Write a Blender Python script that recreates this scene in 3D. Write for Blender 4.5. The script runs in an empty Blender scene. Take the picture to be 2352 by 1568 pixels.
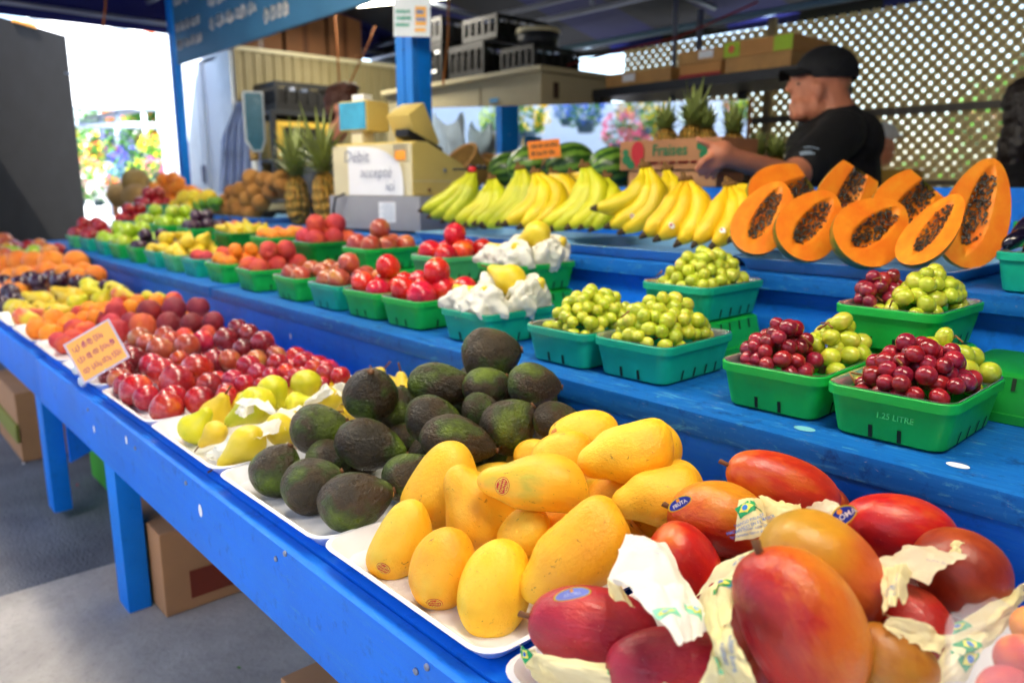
import bpy, bmesh, math, random
from mathutils import Vector, Matrix, noise, Quaternion
from mathutils.bvhtree import BVHTree
V = Vector
R = random.Random(11)
sc = bpy.context.scene
COL = sc.collection
PI = math.pi

# ------------------------------------------------------------------ camera geometry
# photo coordinates used below: a 2352 x 1568 view of the photograph, camera 1 m above the ground
PITCH = math.atan(608 / 3000.0); SP, CP = math.sin(PITCH), math.cos(PITCH)
YAW = math.radians(41.8)
FW = V((-math.cos(YAW), math.sin(YAW), 0)); RT = V((math.sin(YAW), math.cos(YAW), 0)); UP = V((0, 0, 1))
CAM = V((0, 0, 1.0)); K = 4000 / 2352.0
VIEW = (FW * CP - UP * SP); CUP = (UP * CP + FW * SP)
def dv(px, py):
    u = (px - 1176) * K; v = (py - 784) * K
    return FW * (3000 * CP - v * SP) + RT * u - UP * (3000 * SP + v * CP)
def at_z(px, py, z):
    d = dv(px, py); return CAM + d * ((z - 1) / d.z)
def at_y(px, py, y):
    d = dv(px, py); return CAM + d * (y / d.y)
def at_d(px, py, dep):
    return CAM + dv(px, py) * (dep / 3000.0)

# ------------------------------------------------------------------ scene helpers
WM = {}
def tag(o, label=None, cat=None, group=None, kind=None):
    if label: o['label'] = label
    if cat: o['category'] = cat
    if group: o['group'] = group
    if kind: o['kind'] = kind
    return o
def thing(name, label, cat, loc=(0, 0, 0), group=None, M=None):
    o = bpy.data.objects.new(name, None); COL.objects.link(o); o.empty_display_size = .05
    m = M if M is not None else Matrix.Translation(loc)
    o.matrix_world = m; WM[o.name] = m.copy()
    return tag(o, label, cat, group)
def link(name, me, parent=None, M=None, local=False):
    """M: world matrix of the object (identity when its vertices are in world space)"""
    o = bpy.data.objects.new(name, me); COL.objects.link(o)
    if parent is None:
        m = M or Matrix.Identity(4); o.matrix_world = m; WM[o.name] = m.copy()
    else:
        o.parent = parent
        if local:
            if M is not None: o.matrix_basis = M
            WM[o.name] = WM[parent.name] @ (M or Matrix.Identity(4))
        else:
            o.matrix_parent_inverse = WM[parent.name].inverted()
            m = M or Matrix.Identity(4); o.matrix_basis = m; WM[o.name] = m.copy()
    return o
def rotm(a, b, c):
    """3x3 from columns"""
    return Matrix((a, b, c)).transposed()
def frame(loc, x, y, z, s=(1, 1, 1)):
    m = rotm(x * s[0], y * s[1], z * s[2]).to_4x4(); m.translation = loc; return m
def rz(a): return Matrix.Rotation(a, 4, 'Z')

class G:
    def __init__(s, name='m'):
        s.v = []; s.f = []; s.n = name; s.mi = []
    def add(s, vs, fs, M=None, mi=0):
        b = len(s.v)
        for p in vs:
            p = V(p); s.v.append(M @ p if M is not None else p)
        for f in fs: s.f.append([i + b for i in f]); s.mi.append(mi)
        return s
    def box(s, lo, hi, M=None, mi=0, bev=0):
        x0, y0, z0 = lo; x1, y1, z1 = hi
        if bev <= 0:
            vs = [(x0, y0, z0), (x1, y0, z0), (x1, y1, z0), (x0, y1, z0), (x0, y0, z1), (x1, y0, z1), (x1, y1, z1), (x0, y1, z1)]
            fs = [(3, 2, 1, 0), (4, 5, 6, 7), (0, 1, 5, 4), (1, 2, 6, 5), (2, 3, 7, 6), (3, 0, 4, 7)]
            return s.add(vs, fs, M, mi)
        bm = bmesh.new(); bmesh.ops.create_cube(bm, size=1)
        for v in bm.verts: v.co = V(((x0 + x1) / 2 + v.co.x * (x1 - x0), (y0 + y1) / 2 + v.co.y * (y1 - y0), (z0 + z1) / 2 + v.co.z * (z1 - z0)))
        bmesh.ops.bevel(bm, geom=bm.edges[:], offset=bev, segments=2, affect='EDGES', profile=.7)
        bm.verts.index_update(); vs = [v.co.copy() for v in bm.verts]; fs = [[v.index for v in f.verts] for f in bm.faces]
        bm.free(); return s.add(vs, fs, M, mi)
    def loft(s, rings, close=True, cap0=True, cap1=True, M=None, mi=0):
        n = len(rings[0]); vs = [p for r in rings for p in r]; fs = []
        for i in range(len(rings) - 1):
            for j in range(n if close else n - 1):
                a = i * n + j; b = i * n + (j + 1) % n
                fs.append((a, b, b + n, a + n))
        if cap0: fs.append(tuple(reversed(range(n))))
        if cap1: fs.append(tuple((len(rings) - 1) * n + j for j in range(n)))
        return s.add(vs, fs, M, mi)
    def tube(s, pts, rad, seg=8, cap=True, M=None, mi=0, flat=1.0):
        pts = [V(p) for p in pts]
        if not isinstance(rad, (list, tuple)): rad = [rad] * len(pts)
        rings = []; up = None
        for i, p in enumerate(pts):
            t = (pts[min(i + 1, len(pts) - 1)] - pts[max(i - 1, 0)]).normalized()
            if up is None:
                up = t.orthogonal().normalized()
            a = (up - t * up.dot(t))
            a = a.normalized() if a.length > 1e-6 else t.orthogonal().normalized()
            up = a; b = t.cross(a)
            rings.append([p + (a * math.cos(2 * PI * j / seg) + b * flat * math.sin(2 * PI * j / seg)) * rad[i] for j in range(seg)])
        return s.loft(rings, True, cap, cap, M, mi)
    def capsule(s, a, b, ra, rb, seg=14):
        a = V(a); b = V(b); d = b - a; L = d.length; d = d.normalized() if L > 1e-6 else V((0, 0, 1))
        pts = []; rad = []
        for k in range(5):
            th = PI / 2 * (1 - k / 4.0) ; pts.append(a - d * ra * math.sin(th)); rad.append(max(ra * math.cos(th), ra * .03))
        for k in range(1, 4):
            f = k / 4.0; pts.append(a.lerp(b, f)); rad.append(ra * (1 - f) + rb * f)
        for k in range(5):
            th = PI / 2 * (k / 4.0); pts.append(b + d * rb * math.sin(th)); rad.append(max(rb * math.cos(th), rb * .03))
        return s.tube(pts, rad, seg)
    def ell(s, c, r, M3=None, nu=14, nv=9, mi=0):
        c = V(c); vs = []; 
        for i in range(1, nv):
            th = PI * i / nv
            for j in range(nu):
                ph = 2 * PI * j / nu
                p = V((r[0] * math.sin(th) * math.cos(ph), r[1] * math.sin(th) * math.sin(ph), r[2] * math.cos(th)))
                vs.append(c + (M3 @ p if M3 is not None else p))
        t = V((0, 0, r[2])); 
        if M3 is not None: t = M3 @ t
        top = len(vs); vs += [c + t, c - t]; fs = []
        for i in range(nv - 2):
            for j in range(nu):
                a = i * nu + j; b = i * nu + (j + 1) % nu
                fs.append((a, a + nu, b + nu, b))
        for j in range(nu):
            fs.append((top, j, (j + 1) % nu)); fs.append((top + 1, (nv - 2) * nu + (j + 1) % nu, (nv - 2) * nu + j))
        return s.add(vs, fs, None, mi)
    def mesh(s, mats=None, smooth=False):
        me = bpy.data.meshes.new(s.n); me.from_pydata([tuple(p) for p in s.v], [], s.f)
        if mats is not None:
            for m in (mats if isinstance(mats, (list, tuple)) else [mats]): me.materials.append(m)
            if isinstance(mats, (list, tuple)) and len(mats) > 1: me.polygons.foreach_set('material_index', s.mi)
        if smooth: me.polygons.foreach_set('use_smooth', [True] * len(me.polygons))
        me.update(); return me
    def build(s, name, mats, parent=None, smooth=False, M=None, local=False):
        s.n = name; return link(name, s.mesh(mats, smooth), parent, M, local)
def autosmooth(o, deg=35):
    me = o.data; me.polygons.foreach_set('use_smooth', [True] * len(me.polygons))
    me.update()
    ang = math.radians(deg); bm = bmesh.new(); bm.from_mesh(me)
    for e in bm.edges:
        if len(e.link_faces) == 2 and e.calc_face_angle(0) > ang: e.smooth = False
    bm.to_mesh(me); bm.free(); return o

# ------------------------------------------------------------------ materials
def C(h, k=1.0):
    h = h.lstrip('#'); r = [int(h[i:i + 2], 16) / 255 for i in (0, 2, 4)]
    return tuple(((c / 12.92) if c <= .04045 else ((c + .055) / 1.055) ** 2.4) * k for c in r) + (1,)
class NT:
    def __init__(s, name):
        s.m = bpy.data.materials.new(name); s.m.use_nodes = True; s.t = s.m.node_tree; s.t.nodes.clear()
        s.out = s.t.nodes.new('ShaderNodeOutputMaterial'); s.b = s.n('ShaderNodeBsdfPrincipled'); s.l(s.b.outputs[0], s.out.inputs[0])
    def n(s, ty, **kw):
        nd = s.t.nodes.new(ty)
        for k, v in kw.items():
            if k in nd.inputs.keys() if isinstance(k, str) and k[0].isupper() else False: s.set(nd.inputs[k], v)
            else: setattr(nd, k, v)
        return nd
    def l(s, a, b): s.t.links.new(a, b)
    def set(s, sock, v):
        if isinstance(v, bpy.types.NodeSocket): s.l(v, sock)
        else: sock.default_value = v
    def math(s, op, a, b=0.0, c=0.0, clamp=False):
        nd = s.t.nodes.new('ShaderNodeMath'); nd.operation = op; nd.use_clamp = clamp
        for i, x in enumerate((a, b, c)): s.set(nd.inputs[i], x)
        return nd.outputs[0]
    def obj(s): return s.n('ShaderNodeTexCoord').outputs['Object']
    def rnd(s): return s.n('ShaderNodeObjectInfo').outputs['Random']
    def map(s, vec, scale=(1, 1, 1), loc=(0, 0, 0), rot=(0, 0, 0)):
        nd = s.t.nodes.new('ShaderNodeMapping'); s.l(vec, nd.inputs[0]); nd.inputs[1].default_value = loc; nd.inputs[2].default_value = rot; nd.inputs[3].default_value = scale
        return nd.outputs[0]
    def noise(s, vec, scale=5, det=3, rough=.5, w=None, dist=0):
        nd = s.t.nodes.new('ShaderNodeTexNoise')
        if w is not None: nd.noise_dimensions = '4D'; s.set(nd.inputs['W'], w)
        s.l(vec, nd.inputs['Vector']); nd.inputs['Scale'].default_value = scale; nd.inputs['Detail'].default_value = det
        nd.inputs['Roughness'].default_value = rough; nd.inputs['Distortion'].default_value = dist
        return nd.outputs[0]
    def vor(s, vec, scale, feat='F1', rnd=1.0, out=0):
        nd = s.t.nodes.new('ShaderNodeTexVoronoi'); nd.feature = feat; s.l(vec, nd.inputs['Vector']); nd.inputs['Scale'].default_value = scale
        nd.inputs['Randomness'].default_value = rnd; return nd.outputs[out]
    def ramp(s, fac, cols, interp='LINEAR'):
        nd = s.t.nodes.new('ShaderNodeValToRGB'); nd.color_ramp.interpolation = interp; e = nd.color_ramp.elements
        while len(e) < len(cols): e.new(.5)
        for i, (p, c) in enumerate(cols): e[i].position = p; e[i].color = C(c) if isinstance(c, str) else c
        s.l(fac, nd.inputs[0]); return nd.outputs[0]
    def mix(s, fac, a, b, mode='MIX'):
        nd = s.t.nodes.new('ShaderNodeMix'); nd.data_type = 'RGBA'; nd.blend_type = mode
        s.set(nd.inputs[0], fac); s.set(nd.inputs[6], a); s.set(nd.inputs[7], b); return nd.outputs[2]
    def step(s, x, lo, hi):
        nd = s.t.nodes.new('ShaderNodeMapRange'); s.set(nd.inputs[0], x); nd.inputs[1].default_value = lo; nd.inputs[2].default_value = hi
        return nd.outputs[0]
    def bump(s, h, st=.3, dist=.01):
        nd = s.t.nodes.new('ShaderNodeBump'); nd.inputs['Strength'].default_value = st; nd.inputs['Distance'].default_value = dist
        s.l(h, nd.inputs['Height']); s.l(nd.outputs[0], s.b.inputs['Normal'])
    def P(s, **kw):
        names = dict(col='Base Color', rough='Roughness', metal='Metallic', coat='Coat Weight', sss='Subsurface Weight', trans='Transmission Weight', ior='IOR', spec='Specular IOR Level', alpha='Alpha', em='Emission Color', es='Emission Strength', coatr='Coat Roughness', sheen='Sheen Weight')
        for k, v in kw.items(): s.set(s.b.inputs[names[k]], v)
        return s
MATS = {}
def plain(name, col, rough=.5, metal=0, var=.12, nsc=6, bump=0, bsc=60, coat=0, **kw):
    if name in MATS: return MATS[name]
    n = NT(name); c = C(col) if isinstance(col, str) else col; o = n.obj()
    f = n.noise(o, nsc, 4, .6)
    k = n.step(f, .25, .75)
    cc = n.mix(k, tuple(x * (1 - var) for x in c[:3]) + (1,), tuple(min(1, x * (1 + var)) for x in c[:3]) + (1,))
    n.P(col=cc, rough=n.math('ADD', n.math('MULTIPLY', f, .2), rough - .1), metal=metal, coat=coat, **kw)
    if bump: n.bump(n.noise(o, bsc, 4, .6), bump, .002)
    MATS[name] = n.m; return n.m
def fruitmat(name, cols, scale=1.6, rough=.38, bump=(30, .15, .004), spk=None, grad=(0, 0, 0), sss=0, coat=0, con=(.3, .7), det=3, val=.12, bloom=None, spk2=None, spec=.5, streak=0, seed=None):
    n = NT(name); o = n.obj(); r = n.rnd(); w = n.math('MULTIPLY', r, 57.0 if seed is None else 1.5)
    if seed is not None: w = n.math('ADD', w, float(seed))
    f = n.step(n.noise(o, scale, det, .55, w=w), con[0], con[1])
    if streak:
        f2 = n.noise(n.map(o, (6, 6, 1.2)), streak, 4, .65, w=w); f = n.math('ADD', f, n.math('MULTIPLY', n.math('SUBTRACT', f2, .5), .5))
    if any(grad):
        d = n.n('ShaderNodeVectorMath'); d.operation = 'DOT_PRODUCT'; n.l(o, d.inputs[0]); d.inputs[1].default_value = grad
        f = n.math('ADD', f, d.outputs['Value'])
    c = n.ramp(f, cols)
    hv = n.n('ShaderNodeHueSaturation'); n.l(c, hv.inputs['Color'])
    n.l(n.math('ADD', 1 - val, n.math('MULTIPLY', r, 2 * val)), hv.inputs['Value'])
    n.l(n.math('ADD', .493, n.math('MULTIPLY', n.math('FRACT', n.math('MULTIPLY', r, 17.3)), .014)), hv.inputs['Hue'])
    c = hv.outputs[0]
    if spk:
        sp = n.step(n.vor(o, spk[1]), spk[2], spk[2] * .5); c = n.mix(n.math('MULTIPLY', sp, spk[3] if len(spk) > 3 else .8), c, C(spk[0]))
    if spk2:
        a = n.noise(o, spk2[1], 5, .7, w=w, dist=1.2); sp = n.step(a, spk2[2], spk2[2] + .07); c = n.mix(n.math('MULTIPLY', sp, spk2[3]), c, C(spk2[0]))
    if bloom:
        sp = n.step(n.noise(o, 2.2, 5, .7, w=n.math('MULTIPLY', r, 91.)), .45, .75); c = n.mix(n.math('MULTIPLY', sp, bloom[1]), c, C(bloom[0]))
    n.P(col=c, rough=n.math('ADD', n.math('MULTIPLY', n.noise(o, 8, 3), .2), rough - .1), coat=coat, spec=spec)
    if sss:
        n.P(sss=sss); n.b.inputs['Subsurface Radius'].default_value = (1, .5, .25); n.b.inputs['Subsurface Scale'].default_value = .01
    h = n.noise(o, bump[0], 4, .6, w=w); n.bump(h, bump[1], bump[2])
    MATS[name] = n.m; return n.m
# ------------------------------------------------------------------ materials of the place
def blue_paint(name, base='#0f62cf', worn=.5, edge=False):
    n = NT(name); o = n.obj()
    big = n.noise(o, 2.5, 4, .6); brush = n.noise(n.map(o, (2, 40, 40)), 3, 4, .6)
    c = n.mix(n.step(big, .3, .7), C(base, .8), C(base, 1.15))
    c = n.mix(n.math('MULTIPLY', n.step(brush, .45, .75), .35), c, C('#2b86d8'))
    # worn streaks: pale wood and lighter undercoat showing through
    sc1 = n.noise(n.map(o, (7, 22, 22), rot=(0, 0, .25)), 3, 6, .72, dist=.8)
    c = n.mix(n.math('MULTIPLY', n.step(sc1, .63 - .07 * worn, .74), worn), c, C('#58a9c9'))
    sc2 = n.noise(n.map(o, (9, 30, 30), rot=(.1, 0, -.2)), 4, 6, .75, dist=1.0)
    c = n.mix(n.math('MULTIPLY', n.step(sc2, .66 - .04 * worn, .74), worn * .9), c, C('#b9a98a'))
    dk = n.noise(o, 30, 5, .7); c = n.mix(n.math('MULTIPLY', n.step(dk, .56, .70), .75 * worn), c, C('#082a66'))
    ch = n.step(n.vor(n.map(o, (1, 1, 1)), 9), .07, .04); gate = n.step(n.noise(o, 4, 2), .55, .6)
    c = n.mix(n.math('MULTIPLY', n.math('MULTIPLY', ch, gate), .8), c, C('#cfe4ee'))
    n.P(col=c, rough=n.math('ADD', .40, n.math('MULTIPLY', big, .25)), spec=.22)
    n.bump(n.math('ADD', n.math('MULTIPLY', brush, .6), n.math('MULTIPLY', n.noise(o, 60, 5, .7), .8)), .35 if worn > .3 else .18, .002)
    MATS[name] = n.m; return n.m
PAINT = blue_paint('blue_paint', '#0a72e2', .4)
PAINT_TOP = blue_paint('blue_paint_worn', '#0a60b4', .9)
PAINT_POST = blue_paint('blue_paint_post', '#0a80e6', .2)
def basketmat(name, col):
    n = NT(name); o = n.obj(); r = n.rnd()
    f = n.noise(o, 14, 4, .6)
    c = n.mix(n.step(f, .3, .7), C(col, .85), C(col, 1.1))
    n.P(col=c, rough=.42, sss=.12, spec=.45); n.b.inputs['Subsurface Radius'].default_value = (.3, 1, .5); n.b.inputs['Subsurface Scale'].default_value = .006
    n.bump(n.noise(o, 160, 3, .6), .25, .001)
    MATS[name] = n.m; return n.m
BK_G = basketmat('green_plastic', '#16b84a'); BK_T = basketmat('teal_plastic', '#12b08e'); BK_L = basketmat('pale_green_plastic', '#4fbf78'); BK_D = basketmat('deep_green_plastic', '#0b8a30')
TRAYW = plain('white_tray_plastic', '#e6e8ee', .3, var=.03, coat=.3)
TRAYB = plain('blue_tinted_tray', '#7fb3e0', .3, var=.05, coat=.3)  # tray plastic with blue light reflected off the stall put into its colour
def paper(name, col, tint):
    n = NT(name); o = n.obj(); f = n.noise(o, 8, 4, .6)
    c = n.mix(n.step(f, .3, .7), C(col), C(tint)); n.P(col=c, rough=.55, sss=.0, spec=.3)
    tr = n.n('ShaderNodeBsdfTranslucent'); n.l(c, tr.inputs[0]); mx = n.n('ShaderNodeMixShader'); mx.inputs[0].default_value = .3
    n.l(n.b.outputs[0], mx.inputs[1]); n.l(tr.outputs[0], mx.inputs[2]); n.l(mx.outputs[0], n.out.inputs[0])
    n.bump(n.noise(o, 60, 5, .7, dist=1.5), .5, .003); MATS[name] = n.m; return n.m
PAPER_Y = paper('cream_tissue', '#f5eaa2', '#f8f2cc'); PAPER_W = paper('white_tissue', '#f4f6f0', '#fbf9ee'); PAPER_P = paper('pale_peach_tissue', '#e8d9b6', '#efe2c8')
CARD_O = plain('orange_card', '#f7a233', .6, var=.05)
WHITE = plain('white_paper', '#eef1f4', .6, var=.03)
INK = plain('dark_ink', '#4a5a80', .6); INKR = plain('purple_ink', '#c0607a', .6); INKB = plain('black_ink', '#26221e', .6)
CHALK = plain('chalk', '#e9e6df', .9)
BOARD = plain('chalkboard', '#3a7298', .55, var=.2, nsc=3)
CARD = plain('cardboard', '#b58458', .75, var=.12, bump=.2); CARD_D = plain('cardboard_dark', '#7d5230', .75, var=.2)
WOOD = plain('crate_wood', '#b98b4f', .7, var=.2, nsc=12, bump=.3)
BLACKP = plain('black_plastic', '#08090a', .45, var=.2); DARK = plain('dark_panel', '#0c0907', .9, var=.15)
METAL = plain('grey_tube', '#8b93a6', .4, metal=.5); STEEL = plain('black_steel', '#1c2026', .5)
CREAM = plain('cream_plastic', '#d8c06a', .45, var=.05, bump=.1); CREAMW = plain('pale_cream_plastic', '#d6cda6', .45, var=.05)
GREYP = plain('grey_casing', '#9a9a9c', .4, var=.04, metal=.15)
BEIGE = plain('beige_enamel', '#b8ad88', .5, var=.07)
SCREEN = plain('lcd_screen', '#3f9fc0', .2, var=.25, nsc=12)
ROPE = plain('orange_rope', '#b5671c', .8); GREEN = plain('print_green', '#0c9a5a', .6); BLUEI = plain('print_blue', '#1c6fc4', .6); YEL = plain('print_yellow', '#e9e45c', .6)
REDI = plain('print_red', '#c0141c', .5); REDM = plain('dull_red', '#a02323', .6); NAVYI = plain('print_navy', '#1a2a8a', .4)
STEMB = plain('brown_stem', '#6b4322', .75, bump=.4); STEMG = plain('green_stem', '#7c7a35', .7); TIPB = plain('banana_tip', '#3a2a14', .8)
GRAN = plain('leaf_green', '#3d7a1c', .6, var=.35, nsc=20)
def n_conc():
    n = NT('concrete'); o = n.obj(); a = n.noise(o, 3, 6, .65); b = n.noise(o, 60, 4, .7)
    c = n.ramp(a, [(.25, '#97928b'), (.5, '#aca79f'), (.75, '#c4bfb6')]); c = n.mix(n.math('MULTIPLY', n.step(b, .55, .75), .35), c, C('#5d5a58'))
    st = n.step(n.noise(o, 1.4, 6, .68, dist=1.2), .45, .66); c = n.mix(n.math('MULTIPLY', st, .4), c, C('#6c6764'))
    n.P(col=c, rough=.85); n.bump(n.math('ADD', a, b), .4, .006); return n.m
def n_asph():
    n = NT('asphalt'); o = n.obj(); a = n.noise(o, 4, 5, .6); v = n.vor(o, 140)
    c = n.ramp(a, [(.3, '#55565c'), (.7, '#74767c')]); c = n.mix(n.math('MULTIPLY', n.step(v, .2, .05), .5), c, C('#9b9ba0'))
    n.P(col=c, rough=.9); n.bump(n.math('ADD', n.math('MULTIPLY', v, .8), a), .8, .006); return n.m
CONC = n_conc(); ASPH = n_asph()
def n_siding():
    n = NT('ribbed_siding'); o = n.obj(); c = n.ramp(n.noise(o, 3, 4), [(.3, '#877b52'), (.7, '#9a8d64')]); n.P(col=c, rough=.55); n.bump(n.noise(o, 20, 3), .1, .003); return n.m
SIDING = n_siding(); PALE = plain('pale_blue_white_panel', '#dfe8ec', .5, var=.03)
def n_canopy():
    n = NT('striped_canvas'); o = n.obj(); sx = n.n('ShaderNodeSeparateXYZ'); n.l(o, sx.inputs[0])
    f = n.math('FRACT', n.math('MULTIPLY', sx.outputs[0], .95)); st = n.step(f, .49, .51)
    c = n.mix(st, C('#0a1466'), C('#16181e')); n.P(col=c, rough=.7); n.bump(n.noise(o, 5, 4), .3, .02)
    tr = n.n('ShaderNodeBsdfTranslucent'); n.l(c, tr.inputs[0]); mx = n.n('ShaderNodeMixShader'); mx.inputs[0].default_value = .03
    n.l(n.b.outputs[0], mx.inputs[1]); n.l(tr.outputs[0], mx.inputs[2]); n.l(mx.outputs[0], n.out.inputs[0]); return n.m
CANV = n_canopy()
TENT = plain('white_canvas', '#eef2f6', .7, var=.04, nsc=2)
LATT = paper('beige_lattice', '#dccba0', '#e6d8b4'); LATT.node_tree.nodes['Mix Shader'].inputs[0].default_value = .55
SKIN = plain('skin', '#cc8262', .5, var=.12, nsc=9, sss=.08); SKINP = plain('skin_pale', '#d08a6c', .5, var=.1, nsc=9, sss=.08)
CLOTHK = plain('black_cotton', '#0b0c10', .85, var=.2); CAPK = plain('black_cap_cloth', '#0c0e14', .8)
HAIR = plain('brown_hair', '#4a2412', .6, var=.45, nsc=30, bump=.8, bsc=40); HAIRD = plain('dark_hair', '#1a100c', .5, var=.4, bump=.6)
CLEAR = NT('clear_liner'); CLEAR.P(col=C('#eef2f0'), rough=.12, trans=.85, ior=1.2, spec=.6); CLEAR = CLEAR.m
FILM = NT('clear_film'); FILM.P(col=C('#dfe6f2'), rough=.15, alpha=.16, spec=.5); FILM = FILM.m
GLASSM = NT('mirror_glass'); GLASSM.P(col=C('#eef4f6'), metal=1, rough=.02); GLASSM = GLASSM.m

# ------------------------------------------------------------------ fruit materials (coordinates are in units of the fruit's own size)
F = {}
F['ataulfo'] = fruitmat('ataulfo_skin', [(0, '#efa412'), (.5, '#f5ba20'), (1, '#edcb40')], 1.4, .5, (24, .22, .01), spk=('#8a5410', 13, .10, .55), spk2=('#5a3010', 6, .62, .8), val=.07, sss=.06)
F['ataulfo2'] = fruitmat('ataulfo_skin_green', [(0, '#efa818'), (.5, '#f0b828'), (1, '#aeb03a')], 1.8, .5, (14, .12, .01), spk=('#6a5a18', 14, .12, .6), spk2=('#5a4a18', 4.5, .62, .6), val=.06, sss=.06)
F['palmer_crimson'] = fruitmat('palmer_crimson', [(0, '#8e0c20'), (.6, '#ae1628'), (1, '#c43020')], 1.5, .40, (20, .25, .012), spk=('#f0a880', 17, .08, .7), spk2=('#3a1008', 6, .73, .7), streak=2.2, val=.08, coat=.1)
F['palmer_orange'] = fruitmat('palmer_orange', [(0, '#8c1220'), (.3, '#b02c18'), (.55, '#c8631a'), (1, '#d08a1c')], 1.1, .36, (12, .2, .012), spk=('#f0b080', 18, .07, .5), spk2=('#4a1c08', 6, .68, .6), grad=(.95, 0, -.2), val=.03, streak=2.6, con=(.0, 1.0), seed=4)
F['palmer_gold'] = fruitmat('palmer_gold', [(0, '#b6341c'), (.3, '#cc5f1c'), (.6, '#d08a1e'), (1, '#b8892a')], 1.2, .38, (12, .15, .012), spk=('#4a3a10', 18, .06, .6), spk2=('#4a2c10', 6, .70, .6), grad=(0, 0, -.9), val=.03, con=(.1, 1.0), seed=9)
F['palmer_red'] = fruitmat('palmer_red', [(0, '#9e141c'), (.5, '#c02a18'), (1, '#d87826')], 1.3, .34, (12, .12, .01), spk=('#f0a878', 17, .08, .7), spk2=('#5a0c10', 5, .72, .7), grad=(0, 0, .35), streak=2.2, val=.05)
F['palmer_dark'] = fruitmat('palmer_dark', [(0, '#701a12'), (.5, '#8e2a16'), (1, '#ae4a18')], 1.3, .38, (12, .12, .01), spk=('#c07848', 30, .06, .5), streak=2.2, val=.05)
F['palmer_brown'] = fruitmat('palmer_brown', [(0, '#8a4a18'), (.5, '#a8701e'), (1, '#a88428')], 1.3, .42, (12, .12, .01), spk2=('#3a2008', 6, .69, .7), streak=2.2, val=.05)
F['avocado'] = fruitmat('avocado_skin', [(0, '#2c2415'), (.32, '#40301a'), (.52, '#354214'), (1, '#647a1e')], 1.5, .30, (19, .6, .014), spk=('#7d7a2c', 40, .16, .55), val=.12, spec=.4, det=4, con=(.38, .66))
F['pear'] = fruitmat('pear_skin', [(0, '#b8bf1e'), (.6, '#d2cc22'), (1, '#dcc838')], 1.5, .42, (16, .1, .01), spk=('#7a7a18', 34, .10, .5), spk2=('#8a5a18', 4, .7, .5), val=.06, sss=.05)
F['pear_yellow'] = fruitmat('pear_yellow_skin', [(0, '#d8b824'), (.6, '#e2c62c'), (1, '#e8cf50')], 1.5, .42, (16, .1, .01), spk=('#7a6a18', 34, .08, .4), val=.06, sss=.05)
F['pear_blush'] = fruitmat('pear_blush_skin', [(0, '#c8c02c'), (.5, '#dcc838'), (.7, '#d8784a'), (1, '#c04838')], 1.1, .4, (16, .1, .01), val=.06, grad=(.4, 0, 0))
F['plum_red'] = fruitmat('red_plum_skin', [(0, '#881226'), (.45, '#ae182c'), (.8, '#c02e22'), (1, '#d4601c')], 1.3, .26, (10, .05, .01), spk=('#e8a078', 40, .06, .4), coat=.15, bloom=('#a888a8', .22), val=.2)
F['plum_dark'] = fruitmat('dark_plum_skin', [(0, '#5a121e'), (.5, '#84202a'), (.85, '#a22c20'), (1, '#b05a24')], 1.3, .26, (10, .05, .01), coat=.15, bloom=('#9a86a0', .25), val=.2)
F['plum_brown'] = fruitmat('brown_plum_skin', [(0, '#98322a'), (.5, '#b44a32'), (1, '#c88a3c')], 1.3, .3, (10, .05, .01), coat=.3, bloom=('#b09aa0', .25), val=.15)
F['plum_purple'] = fruitmat('purple_plum_skin', [(0, '#1d0a1e'), (.6, '#350f26'), (1, '#4a1a2a')], 1.3, .28, (10, .05, .01), coat=.15, bloom=('#8a86b0', .35), val=.2)
F['nectarine'] = fruitmat('nectarine_skin', [(0, '#a81228'), (.5, '#cc1c2c'), (.8, '#dc441c'), (1, '#e8942c')], 1.1, .27, (10, .05, .01), coat=.15, val=.12, spk=('#e8b078', 36, .05, .4))
F['peach'] = fruitmat('peach_skin', [(0, '#a8283c'), (.4, '#c83c40'), (.75, '#dc5a34'), (1, '#f09438')], 1.1, .7, (40, .2, .01), val=.12, sss=.05)
F['peach_dark'] = fruitmat('dark_peach_skin', [(0, '#681828'), (.55, '#862030'), (.85, '#aa2c2c'), (1, '#c84a22')], 1.1, .62, (40, .2, .01), val=.15)
F['apricot'] = fruitmat('apricot_skin', [(0, '#ee7c14'), (.6, '#f2941e'), (1, '#e8642a')], 1.2, .6, (40, .2, .01), val=.06, sss=.06)
F['orange'] = fruitmat('orange_skin', [(0, '#f07c0c'), (1, '#f29a24')], 1.2, .42, (34, .5, .01), val=.05, sss=.04)
F['apple_red'] = fruitmat('red_apple_skin', [(0, '#84101c'), (.6, '#a8182a'), (1, '#c8582c')], 1.2, .3, (10, .04, .01), coat=.3, val=.15)
F['apple_green'] = fruitmat('green_apple_skin', [(0, '#8fb81c'), (.6, '#a8c62a'), (1, '#c4cc40')], 1.2, .32, (10, .04, .01), coat=.3, val=.08, spk=('#dde6a0', 26, .07, .5))
F['apple_mixed'] = fruitmat('streaky_apple_skin', [(0, '#c8b83a'), (.45, '#d98838'), (1, '#b4242c')], 1.2, .32, (10, .04, .01), coat=.3, val=.08)
F['lemon'] = fruitmat('lemon_skin', [(0, '#e8c810'), (1, '#f2d83a')], 1.2, .42, (30, .4, .01), val=.05)
F['lime'] = fruitmat('lime_skin', [(0, '#4f8a18'), (1, '#7aa82a')], 1.2, .4, (30, .4, .01), val=.1)
F['kiwi'] = fruitmat('kiwi_skin', [(0, '#8a5a24'), (1, '#ae7a3a')], 1.6, .85, (60, .6, .01), val=.12)
F['melon'] = fruitmat('cantaloupe_skin', [(0, '#b08a48'), (1, '#c8a868')], 2, .75, (26, .9, .02), val=.06)
F['eggplant'] = fruitmat('eggplant_skin', [(0, '#0c0a1a'), (1, '#1c1430')], 1.2, .2, (8, .04, .01), coat=.5)
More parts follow.
